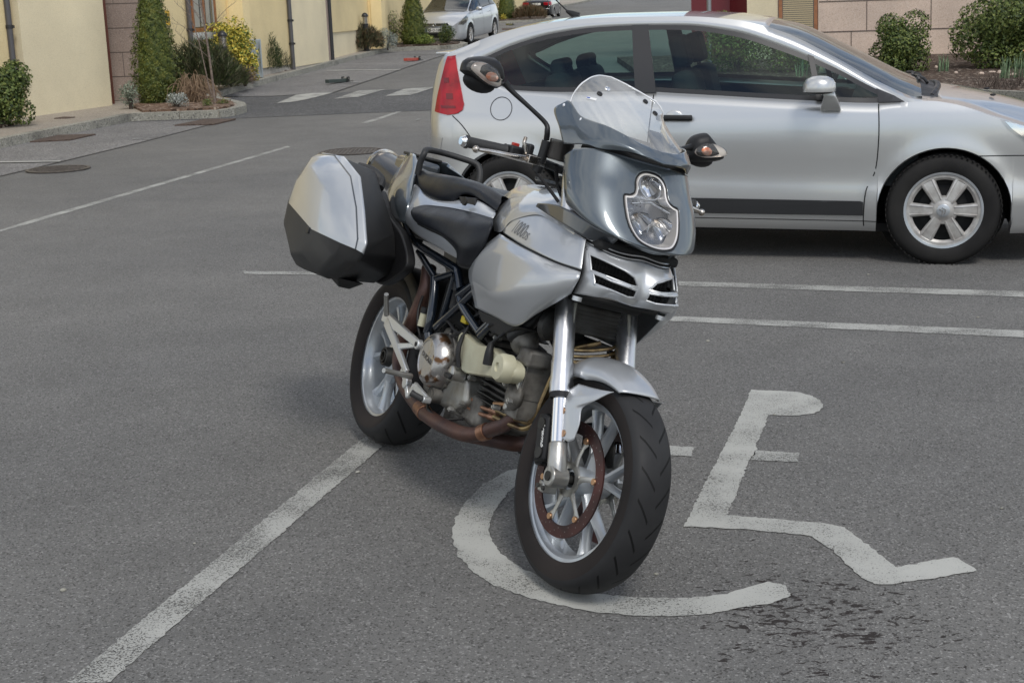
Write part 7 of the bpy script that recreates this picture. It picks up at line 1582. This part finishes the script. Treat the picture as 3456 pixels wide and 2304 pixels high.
def bush(name, label, x, y, rx, h, mats, n, size, seed, kind='ball', ry=None, dz=.12, cat='shrub', group=None, lobes=16, stem=True, asp=1.0, sparse=0):
    rng = random.Random(seed); ry = ry or rx; e = empty(name, (x, y, H(y)+dz), label=label, cat=cat, group=group)
    mb = MB(); L_ = []
    if kind == 'ball':
        for i in range(lobes):
            a = rng.uniform(0, 2*pi); rr = sqrt(rng.random())*.62; zz = rng.uniform(.12, .76)
            k = sqrt(max(0, 1-((zz-.45)/.6)**2)); s_ = rng.uniform(.34, .50)
            L_.append((Vector((rx*rr*k*cos(a), ry*rr*k*sin(a), h*zz)), Vector((rx*s_, ry*s_, h*s_*.62))))
        L_.append((Vector((0, 0, h*.42)), Vector((rx*.66, ry*.66, h*.42))))
    for i in range(n):
        if kind == 'ball':
            c, r_ = rng.choice(L_); d = Vector((rng.gauss(0, 1), rng.gauss(0, 1), rng.gauss(.25, 1))).normalized(); q = rng.uniform(.76, 1.01)
            p = c+Vector((d.x*r_.x, d.y*r_.y, d.z*r_.z))*q; 
            if p.z < .01: p.z = rng.uniform(0, .1)
            nrm = (d+Vector((rng.gauss(0, .5), rng.gauss(0, .5), rng.gauss(.2, .5)))).normalized()
        else:   # cone
            t = rng.random()**1.35; z = t*h; a = rng.uniform(0, 2*pi)
            prof = lin([(0, .72), (.10, .98), (.22, 1.0), (.5, .76), (.75, .42), (.92, .16), (1, .03)], t)
            bumpy = 1+.16*sin(a*5+z*9)*sin(z*13+a*2)+.06*sin(z*31+a*7)
            r_ = prof*rx*bumpy*rng.uniform(.80, 1.05); p = Vector((r_*cos(a), r_*sin(a), z))
            nrm = Vector((cos(a)+rng.gauss(0, .5), sin(a)+rng.gauss(0, .5), .5+rng.gauss(0, .4))).normalized()
        leaf(mb, p, nrm, size*rng.uniform(.6, 1.25), asp, rng, 0 if len(mats) == 1 else (1 if rng.random() < .3 else 0))
    mb.build('foliage', [LM[k] for k in mats], e, smooth=False, fixn=False)
    if kind == 'cone':     # inner mass so the trunk side stays closed
        m = MB(); m.lathe([(.001, h*.93), (rx*.40, h*.7), (rx*.66, h*.4), (rx*.76, h*.15), (rx*.5, .02)], 18, Matrix.Rotation(pi/2, 4, 'X') @ Matrix.Scale(1, 4)); m.xf(Matrix.Identity(4)); m.build('inner_twigs', LM[mats[0]], e, smooth=False)
    if stem:
        m = MB()
        for k in range(1 if kind == 'cone' else 4):
            a = rng.uniform(0, 2*pi); m.tube([(0, 0, -.03), (rx*.15*cos(a), ry*.15*sin(a), h*.3), (rx*.3*cos(a), ry*.3*sin(a), h*.55)], [.03, .02, .01], 7)
        m.build('trunk' if kind == 'cone' else 'stem', M['barkdark'], e)
    return e
def wispy(name, label, x, y, rx, h, mk, n, seed, length=.25, w=.006, dz=.12, cat='shrub', up=1.2, mk2=None, group=None, stemm='barkdark', hang=0):
    """many thin shoots rising from the ground and from arching stems"""
    rng = random.Random(seed); e = empty(name, (x, y, H(y)+dz), label=label, cat=cat, group=group); mb = MB(); st = MB()
    for k in range(14):
        a = rng.uniform(0, 2*pi); r_ = rng.uniform(.3, .85); st.tube([(0, 0, 0), (rx*r_*.5*cos(a), rx*r_*.5*sin(a), h*.45), (rx*r_*cos(a), rx*r_*sin(a), h*rng.uniform(.55, .85))], [.008, .006, .003], 5)
    for i in range(n):
        a = rng.uniform(0, 2*pi); rr = sqrt(rng.random()); zt = sqrt(max(0, 1-rr**2*.85)); z = h*zt*rng.uniform(.15, .92)
        p = Vector((rx*rr*cos(a), rx*rr*sin(a), z)); d = Vector((rng.gauss(0, .45)+cos(a)*rr*.6, rng.gauss(0, .45)+sin(a)*rr*.6, up*rng.uniform(.4, 1))).normalized(); ln = length*rng.uniform(.5, 1.1)
        s_ = d.orthogonal().normalized(); s_ = (s_*cos(a*7)+d.cross(s_)*sin(a*7))*w
        q = p+d*ln*.5+Vector((0, 0, -hang*ln*.1)); r2 = p+d*ln+Vector((0, 0, -hang*ln*.5)); mb.add([p-s_, p+s_, q+s_*.8, r2, q-s_*.8], [(0, 1, 2, 3, 4)], 0 if rng.random() < .7 or not mk2 else 1)
    mb.build('foliage', [LM[mk]]+([LM[mk2]] if mk2 else []), e, smooth=False, fixn=False); st.build('stem', M[stemm], e); return e
bush('round_shrub', 'rounded glossy green shrub against the grey downpipe at the left edge', -6.98, 19.0, .52, .88, ['box', 'darkgreen'], 9000, .028, 1, dz=.13, lobes=22)
bush('conifer', 'tall narrow bronze-green conifer standing on the nearest planted island', -5.63, 22.4, .40, 2.28, ['conifer'], 11000, .017, 2, 'cone', dz=.13, cat='conifer', asp=1.5)
bush('grey_leaved_shrub', 'small grey-green shrub at the left foot of the tall conifer', -5.86, 21.5, .20, .42, ['greygreen'], 900, .017, 3, dz=.14)
bush('silver_leaved_shrub', 'low silver-leaved shrub at the right foot of the tall conifer', -5.08, 21.25, .22, .24, ['grey'], 1100, .014, 4, dz=.13)
bush('low_ground_plant', 'low green plant at the foot of the bare tree', -4.62, 21.3, .10, .13, ['box'], 260, .014, 41, dz=.14, stem=False)
bush('low_ground_plant', 'low green plant near the tip of the nearest planted island', -4.45, 21.6, .16, .09, ['box', 'brown'], 320, .013, 42, dz=.14, stem=False)
wispy('broom_shrub', 'dark wispy green broom shrub behind the bare tree', -5.40, 24.7, .62, .98, 'broom', 5200, 5, .22, .006, mk2='darkgreen')
wispy('broom_shrub', 'dark wispy green shrub around the foot of the nearest bollard light', -5.10, 25.7, .30, .50, 'broom', 1600, 51, .18, .006, mk2='darkgreen')
bush('golden_shrub', 'golden variegated shrub with yellow leaves below the timber window', -5.45, 27.3, .66, 1.22, ['gold', 'goldgreen'], 7500, .032, 6, lobes=20, dz=.13)
bush('golden_shrub', 'lower right-hand lobe of golden shrub spilling over the footpath', -4.98, 27.0, .30, .70, ['gold', 'goldgreen'], 1800, .030, 61, lobes=12, dz=.13)
wispy('dome_shrub', 'rounded dark green shrub beside the cream wall behind the golden shrub', -5.22, 29.6, .46, 1.04, 'darkgreen', 4200, 7, .14, .006, mk2='broom')
bush('heather', 'low purple-brown heather beside the golden shrub at the footpath edge', -4.93, 26.2, .30, .38, ['heather', 'brown'], 1900, .014, 8, dz=.13)
wispy('twiggy_shrub', 'thin half-bare green twiggy shrub beside the plinth and second downpipe', -4.90, 30.2, .24, .50, 'broom', 260, 9, .22, .006, dz=.12, up=1.6)
# tangle of dead stems
rng = random.Random(21); e = empty('dead_shrub', (-5.02, 22.2, H(22.2)+.14), label='tangle of arching dead brown stems between the tall conifer and the bare tree', cat='shrub'); m = MB()
for i in range(110):
    a = rng.uniform(0, 2*pi); b = rng.uniform(.15, .40); hh = rng.uniform(.12, .48); ox, oy = rng.gauss(0, .10), rng.gauss(0, .10)
    m.tube([(ox, oy, 0), (ox+b*.5*cos(a), oy+b*.5*sin(a), hh), (ox+b*cos(a), oy+b*sin(a), hh*rng.uniform(.3, .9)), (ox+b*1.25*cos(a+.3), oy+b*1.25*sin(a+.3), hh*rng.uniform(0, .6))], [.006, .005, .004, .002], 5, sub=3)
m.build('stem', M['twig'], e)
# bare young tree
rng = random.Random(5); e = empty('bare_tree', (-4.55, 21.55, H(21.5)+.12), label='slender leafless young tree with two forked stems on the nearest planted island', cat='tree')
def branch(m, p, d, ln, r, depth):
    pts = [p]; q = p.copy(); dd = d.copy(); k = 6
    for i in range(k):
        dd = (dd+Vector((rng.gauss(0, .10), rng.gauss(0, .10), rng.gauss(.03, .06)))).normalized(); q = q+dd*ln/k; pts.append(q.copy())
        if depth > 0 and i >= 1 and rng.random() < .85:
            s_ = Vector((rng.gauss(0, 1), rng.gauss(0, 1), rng.uniform(.1, .9))).normalized(); branch(m, q.copy(), (dd*.55+s_*.75).normalized(), ln*rng.uniform(.25, .45), r*.45, depth-1)
    m.tube(pts, [r, r*.7, r*.3], 6)
m = MB(); m.tube([(0, 0, -.02), (-.005, 0, .12), (-.02, 0, .55), (-.06, .0, 1.2), (-.115, .02, 1.9), (-.13, .02, 2.5)], [.024, .020, .018, .016, .012, .008], 9, sub=3)
m.tube([(-.003, 0, .10), (-.07, .01, .28), (-.12, .02, .62), (-.19, .03, 1.05), (-.30, .05, 1.45), (-.38, .06, 1.9)], [.012, .010, .009, .008, .006, .004], 7, sub=3); m.build('trunk', M['bark'], e)
m = MB()
for z, dx in ((.75, -.05), (.95, -.07), (1.1, -.08), (1.25, -.09), (1.35, -.1), (1.5, -.1), (1.6, -.1), (1.75, -.12), (1.9, -.12), (2.1, -.12)):
    a = rng.uniform(0, 2*pi); branch(m, Vector((dx, .01, z)), Vector((cos(a), sin(a)*.5, .8)).normalized(), rng.uniform(.35, .75), .0055, 2)
for z, dx in ((1.0, -.18), (1.2, -.23), (1.4, -.29), (1.6, -.32), (1.75, -.36)):
    a = rng.uniform(0, 2*pi); branch(m, Vector((dx, .04, z)), Vector((cos(a), sin(a)*.5, .7)).normalized(), rng.uniform(.2, .45), .0045, 2)
m.build('branch', M['bark'], e)
# bollard lights
def bollard(x, y, label):
    e = empty('bollard_light', (x, y, H(y)+.12), label=label, cat='bollard light', group='black bollard lights along the footpath')
    Q = Matrix.Rotation(pi/2, 4, 'X')
    def la(prof): m = MB(); m.lathe([(r, -z) for r, z in prof], 28, Matrix.Rotation(-pi/2, 4, 'X') @ Matrix.Scale(-1, 4, (0, 1, 0))); return m
    def up(m): return m
    m = MB(); m.tube([(0, 0, 0), (0, 0, .02), (0, 0, .021), (0, 0, .68)], [.10, .10, .072, .072], 28); m.tube([(0, 0, .68), (0, 0, .72)], .078, 28); m.build('post', M['pipedark'], e, sharp=30)
    m = MB(); m.tube([(0, 0, .72), (0, 0, .90)], .058, 24); m.build('lamp_core', M['chromeworn'], e)
    m = MB()
    for i in range(6): z = .735+i*.028; m.tube([(0, 0, z), (0, 0, z+.004), (0, 0, z+.012)], [.070, .084, .070], 24, caps=False)
    m.build('louvre', M['brushed'], e)
    m = MB(); m.tube([(0, 0, .90), (0, 0, .92), (0, 0, .95), (0, 0, .985), (0, 0, 1.005), (0, 0, 1.012)], [.090, .094, .086, .060, .030, .004], 28); m.build('cap', M['pipedark'], e); return e
bollard(-5.33, 26.4, 'black bollard light with a domed cap in front of the golden shrub')
bollard(-3.72, 37.8, 'black bollard light with a domed cap behind the long heather mound')
m = MB(); e = empty('service_cabinet', (-5.07, 28.3, H(28.3)+.12), label='small grey metal service cabinet behind the golden shrub', cat='cabinet')
m.box((0, 0, .38), (.26, .36, .76), Matrix.Rotation(radians(10), 3, 'Z')); m.build('body', mat('cabinet_grey', (.30, .34, .36), .5), e, bevel=.01)
m = MB(); m.box((.128, -.14, .42), (.010, .20, .60), Matrix.Rotation(radians(10), 3, 'Z')); m.build('door', mat('cabinet_door', (.26, .30, .32), .5), e, bevel=.004)
wispy('heather_mound', 'long dark green heather mound at the foot of the second bollard light', -3.95, 38.0, .66, .78, 'broom', 5200, 10, .16, .008, mk2='brown')
bush('conical_shrub', 'small dark conical shrub behind the second bollard light', -3.78, 39.4, .36, 1.30, ['darkgreen', 'box'], 2600, .024, 11, 'cone', cat='shrub')
bush('grey_heather', 'pale grey lavender mound left of the second conifer', -3.20, 38.4, .32, .66, ['grey', 'greygreen'], 2200, .018, 12)
bush('green_shrub', 'bright green shrub with purple base beside the second conifer', -3.20, 40.2, .42, 1.00, ['box', 'heather'], 2600, .022, 13)
bush('conifer', 'broad bronze-green conifer on the second planted island in front of the hatchback', -2.56, 40.2, .42, 1.72, ['conifer'], 8000, .021, 14, 'cone', dz=.15, cat='conifer', asp=1.5)
bush('yellow_ground_plant', 'low yellow-green plants at the foot of the second conifer', -2.25, 39.8, .45, .30, ['goldgreen', 'box'], 1500, .022, 15, dz=.15, stem=False)
bush('round_shrub', 'small dark rounded shrub below the hatchback number plate', -1.62, 40.2, .36, .55, ['darkgreen', 'box'], 2400, .022, 16, dz=.15)
bush('conifer', 'distant conifer between the hatchback and the black saloon', .26, 72, .56, 1.95, ['conifer', 'darkgreen'], 3600, .034, 17, 'cone', dz=.15, cat='conifer')
wispy('brown_shrub', 'brown wispy shrub in front of the black saloon', 1.45, 71.6, .85, .72, 'brown', 3000, 18, .22, .012, mk2='broom')
bush('yellow_ground_plant', 'small yellow plant at the kerb beside the distant conifer', .10, 69.8, .20, .30, ['gold', 'goldgreen'], 500, .028, 19, dz=.15, stem=False)
# right-hand bed
SH = 'clipped green shrubs in front of the stone building'
bush('clipped_shrub', 'smaller two-tiered clipped shrub above the coupe bonnet', 7.05, 24.4, .60, 1.00, ['box', 'darkgreen'], 12000, .030, 30, group=SH, lobes=18)
bush('clipped_shrub', 'big rounded clipped shrub at the right edge in front of the stone building', 9.12, 24.7, 1.22, 1.30, ['box', 'darkgreen'], 26000, .034, 31, group=SH, lobes=30)
bush('clipped_shrub', 'further clipped shrub under the right-hand window of the stone building', 10.6, 27.3, 1.2, 1.62, ['box', 'darkgreen'], 9000, .036, 32, group=SH, lobes=18)
bush('laurel_shrub', 'leafy green shrub seen through the coupe door window', 4.35, 25.6, .80, 1.12, ['box', 'goldgreen'], 6000, .030, 33, lobes=22)
bush('laurel_shrub', 'second leafy green shrub seen through the front of the coupe door window', 5.30, 25.2, .62, .80, ['box', 'goldgreen'], 4800, .030, 34, lobes=20)
def daffodil(x, y, n, hh, seed, label, flower=False):
    rng = random.Random(seed); e = empty('daffodil_clump', (x, y, H(y)+.11), label=label, cat='plant', group='daffodil clumps in the right-hand bed'); m = MB()
    for i in range(n):
        a = rng.uniform(0, 2*pi); b = Vector((rng.gauss(0, .05), rng.gauss(0, .05), 0)); ln = hh*rng.uniform(.6, 1.05); le = rng.uniform(.05, .30); s_ = Vector((-sin(a), cos(a), 0))*.009
        P = [b+Vector((cos(a)*le*t*t*ln, sin(a)*le*t*t*ln, ln*t)) for t in (0, .35, .7, 1)]
        m.add([P[0]-s_, P[0]+s_, P[1]-s_, P[1]+s_, P[2]-s_*.8, P[2]+s_*.8, P[3]], [(0, 1, 3, 2), (2, 3, 5, 4), (4, 5, 6)])
    m.build('leaf', LM['spear'], e, smooth=False, fixn=False)
    if flower:
        m = MB(); m.tube([(.02, 0, 0), (.03, 0, hh*.9), (.07, 0, hh*1.08)], .006, 6, sub=3); m.build('stalk', LM['spear'], e)
        m = MB(); m.ball((.11, 0, hh*1.07), (.045, .022, .018)); m.build('flower', mat('orange_petal', (.55, .26, .08), .6), e)
daffodil(7.70, 24.0, 22, .33, 1, 'daffodil leaves between the two clipped shrubs')
daffodil(8.02, 22.0, 26, .36, 2, 'daffodil leaves in front of the big clipped shrub left of the one in bud')
daffodil(8.28, 22.1, 22, .40, 3, 'daffodil clump with one withered orange flower in front of the big clipped shrub', True)
for i, (x, y) in enumerate(((5.2, 24.0), (5.9, 23.6))): daffodil(x, y, 20, .32, 5+i, ('daffodil leaves behind the coupe door window', 'daffodil leaves behind the coupe door mirror')[i])
rng = random.Random(9); e = empty('twiggy_ground_plant', (7.9, 20.4, H(20.4)+.11), label='low brown leafless twigs at the near edge of the bed behind the coupe bonnet', cat='plant'); m = MB()
for i in range(160):
    a = rng.uniform(0, 2*pi); ox, oy = rng.uniform(-.8, .9), rng.uniform(-.5, .5); m.tube([(ox, oy, 0), (ox+.05*cos(a), oy+.05*sin(a), .10), (ox+.12*cos(a), oy+.12*sin(a), rng.uniform(.1, .24))], [.005, .004, .002], 5)
m.build('stem', M['barkdark'], e)
rng = random.Random(12)
for i in range(12):
    x, y = rng.uniform(7.4, 10), rng.uniform(21, 26.5); m = MB(); m.ball((0, 0, 0), (rng.uniform(.03, .07), rng.uniform(.03, .06), rng.uniform(.02, .035)), 8, 6); o = m.build('stone', M['granite'], None); o.location = (x, y, H(y)+.135)
    tag(o, 'pale loose stone lying on the soil of the right-hand bed', 'stone', 'loose stones on the soil of the right-hand bed')
# folded-down parking posts
def park_post(x, y, yaw, col, label):
    e = empty('parking_post', (x, y, H(y)+.012), (0, 0, yaw), label=label, cat='parking post', group='folded-down parking posts in the bays')
    m = MB(); m.box((.0, 0, .045), (.62, .10, .07), Matrix.Rotation(radians(2), 3, 'Y')); m.build('post', mat(col[0], col[1], .5), e, bevel=.008)
    m = MB(); m.box((.36, 0, .012), (.20, .20, .02)); m.box((.33, .065, .06), (.09, .014, .10)); m.box((.33, -.065, .06), (.09, .014, .10)); m.build('hinge', M['darkmetal'], e, bevel=.004)
    m = MB(); m.tube([(.33, -.08, .075), (.33, .08, .075)], .012, 12); m.build('hinge_pin', M['alu'], e)
park_post(-3.34, 27.4, radians(62), ('post_black', (.045, .06, .055)), 'black folded-down parking post in the bay beside the raised crossing')
park_post(-2.27, 34.1, radians(66), ('post_red', (.42, .07, .045)), 'red folded-down parking post in the bay below the second planted island')
park_post(.33, 62.5, radians(70), ('post_olive', (.14, .12, .03)), 'dark yellow folded-down parking post beyond the hatchback')
# scraps on the asphalt
def bits(n, x0, x1, y0, y1, m_, s, seed, label, name, cat):
    rng = random.Random(seed)
    for i in range(n):
        x, y = rng.uniform(x0, x1), rng.uniform(y0, y1); m = MB(); k = rng.randint(5, 7); V = [(s*rng.uniform(.6, 1.2)*cos(2*pi*j/k), s*rng.uniform(.5, 1.0)*sin(2*pi*j/k), 0) for j in range(k)]
        m.add(V+[(a, b, .003) for a, b, c in V], [tuple(range(k))[::-1], tuple(range(k, 2*k))]+[(j, (j+1) % k, (j+1) % k+k, j+k) for j in range(k)]); o = m.build(name, m_, None, smooth=False); o.location = (x, y, .005); tag(o, label, cat, label)

rng = random.Random(33)
for i in range(16):
    x, y = rng.uniform(-1.8, 2.6), rng.uniform(3.2, 9.0); s_ = rng.uniform(.004, .010); m = MB(); m.ball((0, 0, 0), (s_, s_*.8, s_*.5), 7, 5); o = m.build('stone_chip', M['kerb'], None); o.location = (x, y, .003)
    tag(o, 'small pale stone chip lying loose on the asphalt', 'stone chip', 'loose pale stone chips scattered on the asphalt')
m = MB(); m.add([(-.02, 0, .002), (0, -.012, .006), (.022, .002, .003), (.004, .012, .010)], [(0, 1, 2, 3)]); o = m.build('dead_leaf', M['woodred'], None); o.location = (2.02, 4.72, .004); tag(o, 'small red-brown dead leaf on the asphalt right of the wheelchair symbol', 'leaf')
